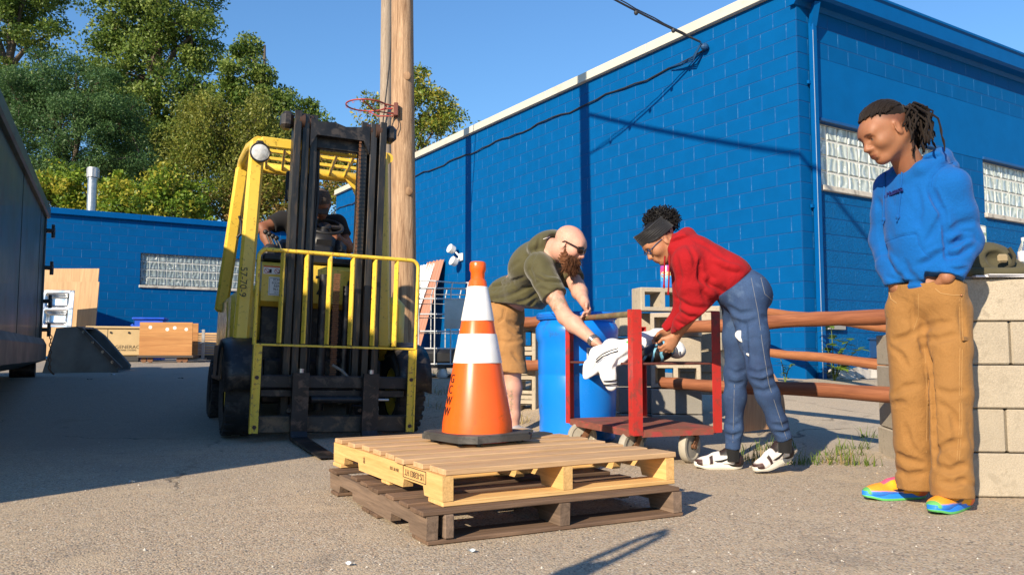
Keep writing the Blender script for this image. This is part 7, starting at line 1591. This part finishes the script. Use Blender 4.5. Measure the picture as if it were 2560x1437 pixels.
    sh = S.build('shirt', m_ol, bd, base); bv = tree_of(sh, base); seam('shoulder_tag', bv, [(1358, 598), (1374, 592)], base, .003, m_wht, sh); seam('sleeve_hem', bv, [(1334, 742), (1360, 754), (1396, 752)], base, .002, m_ol, sh)
    # shorts
    m_sh = cloth('khaki_twill', (.36, .185, .068), .85, 900, .3, .08, .3)
    lo, hi = bounds([J[k] for k in ('pel', 'rh', 'lh', 'rk', 'lk')], .2); S = Soft(lo, hi, .0072)
    S.ell(J['pel'] + V3(0, 0, -.0), (.15, .185, .15), k=.06); S.ell(J['pel'] + V3(-.03, 0, -.06), (.15, .18, .13), k=.06)
    for h, k in (('rh', 'rk'), ('lh', 'lk')): S.chain([J[h], J[h].lerp(J[k], .5), J[k] + V3(-.0, 0, -.02)], [.135, .122, .112], .05); S.cutlocal(J[k] + V3(.005, 0, -.015), (-.1, 0, -1), .17)
    S.plane(P(1262, 752, 6.27), (.25, 0, 1)); S.fold(P(1270, 790, 6.0), (.5, 0, .9), .06, .008, .16, 1.); S.fold(P(1295, 850, 6.0), (.15, 0, 1), .05, .008, .15, 2.); S.fold(P(1265, 900, 6.0), (.7, 0, .5), .08, .006, .18, 3.); S.fold(P(1300, 830, 6.0), (.1, 0, 1), .035, .006, .1, 3.)
    for poly, dp, wd in (([(1268, 800), (1290, 812), (1312, 812)], .012, .016), ([(1272, 826), (1295, 835), (1312, 832)], .010, .014), ([(1240, 850), (1270, 856), (1305, 850)], .007, .018), ([(1235, 790), (1250, 830), (1252, 870)], .006, .018), ([(1262, 770), (1258, 795), (1244, 806)], .005, .008), ([(1280, 880), (1296, 900), (1310, 905)], .007, .016)): S.crease(poly, dp, wd)
    so_ = S.build('shorts', m_sh, bd, base); bv = tree_of(so_, base); seam('pocket_edge', bv, [(1264, 770), (1259, 795), (1244, 806)], base, .0025, m_sh, so_); seam('hem_stitch', bv, [(1222, 924), (1260, 927), (1306, 922)], base, .002, m_sh, so_)
    # beard
    S = Soft(np.array(hq(0, 0, -.05)) - .2, np.array(hq(0, 0, -.05)) + .2, .005); H3 = HM
    for p, r in (((.052, 0, -.095), (.050, .056, .050)), ((.064, 0, -.120), (.034, .038, .042)), ((.02, .045, -.07), (.045, .026, .05)), ((.02, -.045, -.07), (.045, .026, .05)), ((.075, 0, -.06), (.034, .04, .028)), ((.0, .062, -.03), (.018, .014, .035)), ((.0, -.062, -.03), (.018, .014, .035))): S.ell(hq(*p), [a * 1.08 for a in r], H3, .03)
    S.lumps(.008, .02, 4); S.fold(hq(.06, 0, -.12), HM @ V3(.1, .95, .1), .016, .004, .13, 1., .5); S.fold(hq(.05, 0, -.08), HM @ V3(.7, .7, .1), .018, .003, .13, 2., .5)
    m_bd = cloth('auburn_beard', (.13, .050, .020), .7, 350, .9, .45, 0, .08); be = S.build('beard', m_bd, bd, base)
    mb = MB(); rng2 = random.Random(2)
    for i in range(1300):
        a = rng2.uniform(-1.3, 1.3); h = rng2.uniform(-.145, -.04); p = V3(.04 + .055 * math.cos(a), .062 * math.sin(a), h); dn = V3(.02 * math.cos(a) + rng2.gauss(0, .012), .02 * math.sin(a) + rng2.gauss(0, .012), -rng2.uniform(.018, .042)); mb.tube([hq(*p) - base, hq(*(p + dn * .6)) - base, hq(*(p + dn)) - base], [.0013, .0012, .0004], 3, cap=False)
    mb.build('beard_strands', m_bd, be, fix=False)
    # sunglasses
    gl = MB()
    for s_ in (-1, 1): gl.ell(hq(.098, s_ * .036, .001) - base, (.010, .033, .023), 16, 10, HM @ Matrix.Rotation(s_ * .45, 3, 'Z'))
    gs = gl.build('sunglasses', mat('dark_lens', (.025, .012, .010), .08, rnd=0, bump=0), bd, 60)
    mb = MB(); mb.tube([hq(.106, -.012, .008) - base, hq(.110, 0, .010) - base, hq(.106, .012, .008) - base], .004, 6)
    for s_ in (-1, 1): mb.tube([hq(.085, s_ * .068, .010) - base, hq(.04, s_ * .083, .012) - base, hq(-.005, s_ * .089, .012) - base, hq(-.02, s_ * .088, .0) - base], [.0065, .0055, .004, .003], 6); mb.tube([hq(.105, s_ * .010, .018) - base, hq(.104, s_ * .036, .024) - base, hq(.085, s_ * .068, .016) - base], .004, 6)
    mb.build('frame', mat('tortoise_frame', (.02, .012, .008), .25, rnd=0), gs, 60)
    # bracelet
    d = (J['rw'] - J['re']).normalized(); mb = MB(); M3 = frame(d); 
    for o_ in (-.020, -.008, .004): mb.tube([J['rw'] + d * o_ - base + M3 @ V3(0, .0385 * math.cos(a), .0345 * math.sin(a)) for a in np.linspace(0, 6.28, 21)[:-1]], .0058, 6, True)
    mb.build('bracelet', mat('silver_links', (.30, .29, .28), .3, .8, var=.7, vs=70, rnd=0), bd, 60)
    def up(x, y, z): return np.tile(np.array((.30, .30, .31)), (len(x), 1))
    cl_ = dict(upper=up, sole=(('white', (.6, .6, .6)), ('grey', (.3, .3, .3))), lace=m_white, mark=m_ink)
    shoe(bd, V3(J['ra'].x - .05, J['ra'].y, gz(.0, 6.2) + .003), (1, -.25), 0, .30, cl_); shoe(bd, V3(J['la'].x - .05, J['la'].y, gz(-.1, 6.45) + .003), (1, -.1), 0, .30, cl_)
    for k in ('ra', 'la'): MB().cyl(J[k] - base + V3(0, 0, -.03), J[k] - base + V3(-.005, 0, .045), .043, .045, 14).build('sock', cloth('grey_sock', (.42, .42, .43)), bd, 60)
man_leaning()
# ---------------------------------------------------------------- C: woman in the red hoodie bending over the cart
def woman_bending():
    base = V3(1.31, 4.52, 0)
    J = dict(pel=P(1862, 738, 4.56), wst=P(1818, 692, 4.60), chest=P(1745, 650, 4.66), neck=P(1690, 618, 4.70), ls=P(1718, 655, 4.52), le=P(1738, 775, 4.56), lw=P(1690, 840, 4.72), rs=P(1708, 660, 4.84), re=P(1712, 780, 4.96), rw=P(1665, 832, 5.02),
             lh=P(1868, 755, 4.48), lk=P(1900, 935, 4.40), la=P(1962, 1105, 4.44), rh=P(1850, 755, 4.64), rk=P(1840, 935, 4.64), ra=P(1832, 1128, 4.68))
    hc = P(1650, 604, 4.72); hf = V3(-.76, -.06, -.72)
    ax = (J['neck'] - J['pel']).normalized(); side = V3(0, -1, 0); side = (side - ax * side.dot(ax)).normalized(); B3 = Matrix((ax, side, ax.cross(side))).transposed()
    lo, hi = bounds(list(J.values()) + [hc, P(1640, 870, 4.8)], .16); S = Soft(lo, hi, .0054)
    hq, hl, HM = head(S, hc, hf, (0, 0, 1), .98, J['neck'] + V3(.02, 0, -.01), .050, True, 1.1, .9, 1.2)
    S.ell(J['chest'], (.17, .13, .10), B3, .05).ell(J['pel'], (.10, .13, .11), B3, .05).cap(J['chest'], J['pel'], .09, .09, .05)
    for a, b, c in (('ls', 'le', 'lw'), ('rs', 're', 'rw')): S.chain([J['neck'].lerp(J[a], .5), J[a], J[b], J[c]], [.05, .048, .038, .027], .03)
    for h, k, a in (('lh', 'lk', 'la'), ('rh', 'rk', 'ra')): S.chain([J[h], J[k], J[a]], [.06, .04, .026], .03)
    hand(S, J['lw'], V3(-.45, .05, -.65), V3(-.5, .5, -.5), 1, (.6, .6, .65, .7), .6, .95); hand(S, J['rw'], V3(-.6, -.1, -.4), V3(-.1, -.6, -.7), -1, (.6, .6, .6, .6), .6, .95)
    skin = np.array((.40, .185, .095))
    def col(V): c = np.tile(skin, (len(V), 1)); return face_colors(c, hl(V), (.22, .07, .06), (.02, .012, .01))
    bd = S.build('person', m_skin, None, base, col); place_person('person', bd, base, 'woman in a red hoodie and ripped jeans bending over the red cart')
    # hoodie
    m_rd = cloth('red_fleece', (.31, .007, .011), .9, 700, .35, .08, .25, .03)
    lo, hi = bounds([J[k] for k in ('pel', 'neck', 'ls', 'rs', 'le', 're', 'lw', 'rw')], .2); S = Soft(lo, hi, .0066)
    S.ell(J['chest'], (.19, .165, .125), B3, .06).ell(J['chest'].lerp(J['wst'], .6) + V3(-.0, 0, -.02), (.17, .165, .135), B3, .06).ell(J['wst'] + V3(.02, 0, -.015), (.12, .16, .13), B3, .06).cap(J['ls'], J['rs'], .075, None, .05).cap(J['neck'], J['chest'], .075, .1, .05)
    S.ell(P(1762, 735, 4.58), (.085, .12, .065), B3, .05)
    S.chain([J['ls'], J['ls'].lerp(J['le'], .5), J['le'], J['le'].lerp(J['lw'], .55), J['lw'] + V3(.01, 0, .02)], [.082, .078, .072, .060, .046], .035); S.chain([J['rs'], J['re'], J['rw'] + V3(.01, 0, .02)], [.075, .066, .045], .035)
    nk = J['neck']; S.chain([nk + V3(*v) for v in ((-.03, -.08, -.02), (.02, -.085, .04), (.06, -.03, .065), (.06, .04, .065), (.02, .085, .04), (-.03, .08, -.02))], [.03, .036, .04, .04, .036, .03], .03)
    S.cap(nk + V3(-.03, 0, .0), nk + V3(-.15, 0, .02), .062, .085, .015, 'cut'); d = (J['lw'] - J['le']).normalized(); S.cutlocal(J['lw'] + V3(.008, 0, .012), d, .07); d = (J['rw'] - J['re']).normalized(); S.cutlocal(J['rw'] + V3(.008, 0, .012), d, .07)
    n = (J['pel'] - J['wst']).normalized(); S.plane(P(1838, 712, 4.6), (n.x * .9, 0, n.z * .9))
    for c, n_, wl, am, r in (((1740, 770, 4.5), (-.3, 0, 1), .05, .008, .12), ((1705, 820, 4.6), (.6, 0, .8), .04, .008, .09), ((1800, 650, 4.5), (.8, 0, .4), .09, .006, .2), ((1765, 700, 4.5), (.8, 0, -.6), .07, .009, .16), ((1800, 720, 4.52), (.7, 0, -.7), .05, .008, .12), ((1715, 690, 4.45), (.1, 0, 1), .07, .006, .12), ((1770, 620, 4.55), (.9, 0, -.2), .10, .006, .16), ((1745, 690, 4.45), (1, 0, .2), .06, .008, .12)): S.fold(P(*c), n_, wl, am, r, random.uniform(0, 6), .3)
    for poly, dp, wd, rg in (([(1752, 650), (1750, 690), (1764, 728)], .016, .016, 0), ([(1688, 742), (1722, 762), (1762, 770)], .012, .018, .005), ([(1692, 772), (1724, 792), (1756, 792)], .011, .016, .005), ([(1690, 800), (1716, 815), (1738, 812)], .009, .013, .003), ([(1684, 824), (1700, 834), (1716, 832)], .006, .009, 0), ([(1752, 722), (1776, 748), (1790, 768)], .012, .016, .004), ([(1762, 700), (1800, 722), (1822, 740)], .010, .018, .004), ([(1790, 660), (1820, 676), (1850, 682)], .008, .02, .003), ([(1735, 600), (1770, 616), (1800, 640)], .006, .022, 0), ([(1690, 640), (1700, 690), (1694, 730)], .007, .016, 0), ([(1720, 612), (1736, 640), (1738, 668)], .006, .012, 0), ([(1668, 610), (1690, 600), (1712, 594)], .007, .012, .003), ([(1806, 760), (1840, 722), (1874, 684)], .005, .010, 0)): S.crease(poly, dp, wd, ridge=rg)
    hd = S.build('hoodie', m_rd, bd, base)
    for du in (0, 12): 
        p = [P(1662 + du, 640, 4.58) - base, P(1661 + du, 675, 4.58) - base, P(1660 + du * .9, 715 + du * 1.4, 4.58) - base]; mb = MB(); mb.tube(p, .005, 6); mb.ell(p[-1], (.007, .007, .014), 8, 6); mb.build('drawstring', m_rd, hd, 60)
    # jeans
    s = N('faded_denim'); v = s.coord(False); n1 = s.noise(v, 4.5, 4, .6); n2 = s.noise(v, 190, 2, .7); n3 = s.noise(v, 14, 4, .6)
    c = s.mix(s.mr(n1.outputs[0], .32, .68), (.010, .028, .085), (.034, .080, .185)); c = s.mix(s.mr(n2.outputs[0], .4, .65, 0, .4), c, (.012, .022, .055)); c = s.mix(s.mr(n3.outputs[0], .58, .75, 0, .4), c, (.10, .16, .27)); s.l(c, s.b.inputs['Base Color']); s.b.inputs['Roughness'].default_value = .85; s.bump(n2.outputs[0], .3, .0015); m_dn = s.m
    lo, hi = bounds([J[k] for k in ('pel', 'wst', 'lh', 'rh', 'lk', 'rk', 'la', 'ra')], .2); S = Soft(lo, hi, .0064)
    S.ell(J['pel'] + V3(.02, 0, .03), (.145, .155, .105), B3, .05).ell(P(1832, 733, 4.56), (.10, .145, .092), B3, .05).ell(P(1872, 738, 4.56), (.088, .15, .105), k=.05)
    for h, k, a in (('lh', 'lk', 'la'), ('rh', 'rk', 'ra')): S.chain([J[h] + V3(.0, 0, -.01), J[h].lerp(J[k], .5), J[k], J[k].lerp(J[a], .3), J[k].lerp(J[a], .7), J[a] + V3(0, 0, .015)], [.104, .079, .060, .057, .046, .042], .04); d = (J[a] - J[k]).normalized(); S.cutlocal(J[a] + V3(0, 0, .015), d, .09)
    n = (J['pel'] - J['wst']).normalized(); S.plane(P(1832, 708, 4.58), (-n.x, 0, -n.z))
    for c, n_, wl, am, r in (((1905, 930, 4.35), (.2, 0, 1), .05, .006, .12), ((1845, 930, 4.6), (.2, 0, 1), .05, .006, .12), ((1850, 800, 4.45), (.6, 0, .8), .07, .007, .16), ((1950, 1060, 4.4), (.4, 0, 1), .04, .006, .1), ((1830, 1090, 4.65), (.0, 0, 1), .04, .006, .1), ((1890, 830, 4.4), (-.4, 0, .9), .07, .006, .15)): S.fold(P(*c), n_, wl, am, r, random.uniform(0, 6), .3)
    for poly, dp, wd in (([(1822, 768), (1850, 786), (1882, 780)], .010, .018), ([(1830, 800), (1862, 812), (1890, 800)], .007, .016), ([(1868, 925), (1896, 934), (1930, 922)], .008, .013), ([(1878, 948), (1905, 956), (1936, 944)], .008, .013), ([(1890, 975), (1912, 980), (1940, 968)], .006, .012), ([(1822, 925), (1840, 934), (1862, 926)], .007, .012), ([(1820, 955), (1840, 962), (1858, 955)], .006, .011), ([(1935, 1062), (1955, 1066), (1974, 1056)], .007, .010), ([(1940, 1082), (1960, 1084), (1978, 1074)], .006, .009), ([(1812, 1085), (1832, 1092), (1850, 1084)], .007, .010), ([(1814, 1060), (1832, 1066), (1848, 1058)], .005, .010), ([(1862, 800), (1864, 860), (1868, 905)], .012, .012), ([(1905, 790), (1925, 800), (1935, 790)], .006, .014)): S.crease(poly, dp, wd)
    jn = S.build('jeans', m_dn, bd, base); bv = tree_of(jn, base)
    m_th = cloth('pale_thread', (.20, .20, .21)); m_sn = cloth('frayed_white', (.62, .60, .58), .9, 200, .8)
    seam('side_seam', bv, [(1878, 695), (1895, 780), (1906, 860), (1922, 960), (1948, 1040), (1966, 1095)], base, .0013, m_th, jn); seam('side_seam', bv, [(1836, 960), (1834, 1040), (1832, 1105)], base, .0013, m_th, jn)
    seam('back_pocket', bv, [(1902, 694), (1912, 735), (1930, 750), (1934, 732), (1922, 696), (1902, 694)], base, .0015, m_th, jn)
    for (u, v_, Y, a, b) in ((1851, 838, 4.375, .030, .026), (1853, 850, 4.375, .022, .010), (1872, 887, 4.372, .016, .007)):
        q_ = on(bv, [(u, v_), (u + 1, v_)], base, .0, 1); MB().ell(q_[0], (a, .004, b), 12, 8, Matrix.Rotation(.5, 3, 'Y')).build('rip', m_sn, jn, 60) if q_ else None
    # hair, headband, glasses
    mb = MB(); rng = random.Random(8); bc_ = P(1654, 552, 4.76)
    for i in range(620):
        d = V3(rng.gauss(0, 1), rng.gauss(0, 1), rng.gauss(0, 1)).normalized(); p = bc_ + V3(d.x * .092, d.y * .085, d.z * .068) * rng.uniform(.65, 1.06); a = V3(rng.gauss(0, 1), rng.gauss(0, 1), rng.gauss(0, 1)).normalized(); b = a.cross(d).normalized(); r = rng.uniform(.007, .014)
        mb.tube([p + (a * math.cos(t) + b * math.sin(t)) * r + d * .004 * t - base for t in np.linspace(0, 5.6, 8)], .0028, 4, cap=False)
    mb.ell(bc_ - base, (.084, .078, .060), 16, 12); mb.ell(hq(-.022, 0, .045) - base, (.094, .080, .082), 18, 12, HM)
    mb.build('hair', cloth('black_curls', (.007, .006, .006), .5, 500, .5, .3, 0, .05), bd, fix=False)
    mb = MB(); ez = [(-.05, .112), (-.035, .1)]
    for k in range(9):
        z = .030 + k * .0095; pts = []
        for i in range(28):
            a = 2 * math.pi * i / 28; pts.append(hq(-.014 + .108 * math.cos(a) * (1 - .0 * k), .086 * math.sin(a) * (1 - .012 * k), z + .012 * math.cos(a) + .003 * math.sin(3 * a + k)) - base)
        mb.tube(pts, .0072, 6, True)
    mb.build('headband', cloth('black_headband', (.014, .014, .016), .55, 300, .5, .2, 0, .2), bd, 60)
    mb = MB()
    for s_ in (-1, 1): mb.tube([hq(.106 - .01 * abs(math.sin(a)), s_ * .034 + .023 * math.cos(a), .002 + .019 * math.sin(a)) - base for a in np.linspace(0, 6.28, 17)[:-1]], .003, 5, True); mb.tube([hq(.098, s_ * .058, .008) - base, hq(.04, s_ * .076, .012) - base, hq(-.01, s_ * .080, .008) - base], .0028, 5)
    mb.tube([hq(.110, -.011, .006) - base, hq(.110, .011, .006) - base], .003, 5); mb.build('glasses', mat('blue_glasses', (.02, .05, .12), .2, rnd=0), bd, 60)
    # shoes
    def up(x, y, z):
        c = np.tile(np.array((.74, .73, .70)), (len(x), 1)); k = (.012, .012, .013); c = blendc(c, sm(.20 - x, 0, .03), k); c = blendc(c, sm(x, .84, .87) * sm(.060 - z, 0, .01), k); c = blendc(c, sm(x, .62, .64) * sm(.72 - x, 0, .02) * sm(np.abs(y), .020, .026), k); c = blendc(c, sm(z, .074, .080) * sm(.5 - x, 0, .03), k); return blendc(c, sm(.034 - z, 0, .004) * sm(.42 - x, 0, .02), k)
    cl_ = dict(upper=up, sole=(('offwhite', (.66, .63, .55)), ('offwhite2', (.52, .49, .42))), lace=cloth('black_lace', (.012, .012, .013)), mark=mat('black_tick', (.012, .012, .013), .5, rnd=0))
    h1 = G(1858, 1173) + V3(0, .03, 0); shoe(bd, h1, G(1757, 1172) - G(1858, 1173), 0, .262, cl_); h2 = G(1990, 1180) + V3(.0, .045, .075); shoe(bd, h2, V3(-.95, -.36, 0), .30, .262, cl_)
    for k in ('la', 'ra'): MB().cyl(J[k] - base + V3(0, 0, -.055), J[k] - base + V3(.0, 0, .04), .036, .038, 14).build('sock', cloth('black_sock', (.012, .012, .013)), bd, 60)
woman_bending()
# ---------------------------------------------------------------- D: driver bent over the wheel of the forklift
def driver():
    base = FM @ V3(0, 1.5, 1.2)
    J = dict(pel=FM @ V3(0, 1.55, 1.27), chest=P(770, 590, 7.45), neck=P(782, 548, 7.36), rs=P(706, 552, 7.42), re=P(656, 570, 7.30), rw=P(688, 648, 7.10), ls=P(842, 560, 7.48), le=P(872, 620, 7.45), lw=P(838, 590, 7.20), rk=FM @ V3(-.2, 1.1, 1.35), lk=FM @ V3(.2, 1.1, 1.35), ra=FM @ V3(-.2, 1.0, .95), la=FM @ V3(.2, 1.0, .95))
    hc = P(803, 510, 7.22); hf = V3(.10, -.66, -.70); lo, hi = bounds(list(J.values()) + [hc], .17); S = Soft(lo, hi, .008)
    hq, hl, HM = head(S, hc, hf, (0, 0, 1), 1.0, J['neck'], .056)
    S.cap(J['chest'], J['pel'], .13, .13, .05); S.cap(J['rs'], J['ls'], .07, None, .05)
    for a, b, c in (('rs', 're', 'rw'), ('ls', 'le', 'lw')): S.chain([J[a], J[b], J[b].lerp(J[c], .3), J[c]], [.062, .047, .047, .031], .03)
    for s_, k, a in (('l', 'lk', 'la'), ('r', 'rk', 'ra')): S.chain([J['pel'], J[k], J[a]], [.1, .065, .05], .04)
    hand(S, J['rw'], V3(.1, -.2, -.9), V3(.2, -.9, -.2), -1, (.6,) * 4, .6, 1.05); hand(S, J['lw'], V3(-.3, -.6, -.2), V3(-.1, -.1, -1), -1, (.8,) * 4, .6, 1.05)
    bd = S.build('person', m_skin, None, base, lambda V: face_colors(np.tile(np.array((.20, .085, .045)), (len(V), 1)), hl(V), (.15, .05, .04), (.02, .012, .01))); place_person('person', bd, base, 'forklift driver in a black shirt and cap bent over the steering wheel')
    S = Soft(lo, hi, .009); S.ell(J['chest'], (.19, .15, .20), k=.05).cap(J['rs'], J['ls'], .085, None, .06).cap(J['chest'], J['pel'], .155, .16, .06).chain([J['rs'], J['rs'].lerp(J['re'], .62)], [.088, .078], .03).chain([J['ls'], J['ls'].lerp(J['le'], .62)], [.088, .078], .03).cap(J['neck'], J['chest'], .08, .12, .05)
    for a, b in (('rs', 're'), ('ls', 'le')): S.cutlocal(J[a].lerp(J[b], .55), (J[b] - J[a]).normalized(), .12)
    S.fold(J['chest'], (.4, 0, 1), .08, .008, .25, 1.); S.build('shirt', cloth('black_tee', (.014, .014, .016), .85, 900, .2), bd, base)
    S = Soft(lo, hi, .009); 
    for k, a in (('lk', 'la'), ('rk', 'ra')): S.chain([J['pel'], J[k], J[a]], [.13, .09, .075], .05)
    S.build('trousers', cloth('dark_work_trousers', (.03, .032, .04)), bd, base)
    mb = MB(); mb.ell(hq(-.012, 0, .052) - base, (.108, .086, .086), 24, 16, HM); cpo = mb.build('cap', cloth('charcoal_cap', (.075, .062, .058), .9, 300, .5), bd, 60)
    mb = MB(); mb.grid(lambda a, b: tuple(hq(.075 + .085 * b * math.cos((a - .5) * 1.6), (a - .5) * .14, .028 - .02 * b - .05 * (a - .5) ** 2 * 4 * .4) - base), 10, 5); solid(mb.build('peak', cloth('charcoal_cap', (.045, .038, .036), .9, 300, .5), cpo, 60), .005)
driver()
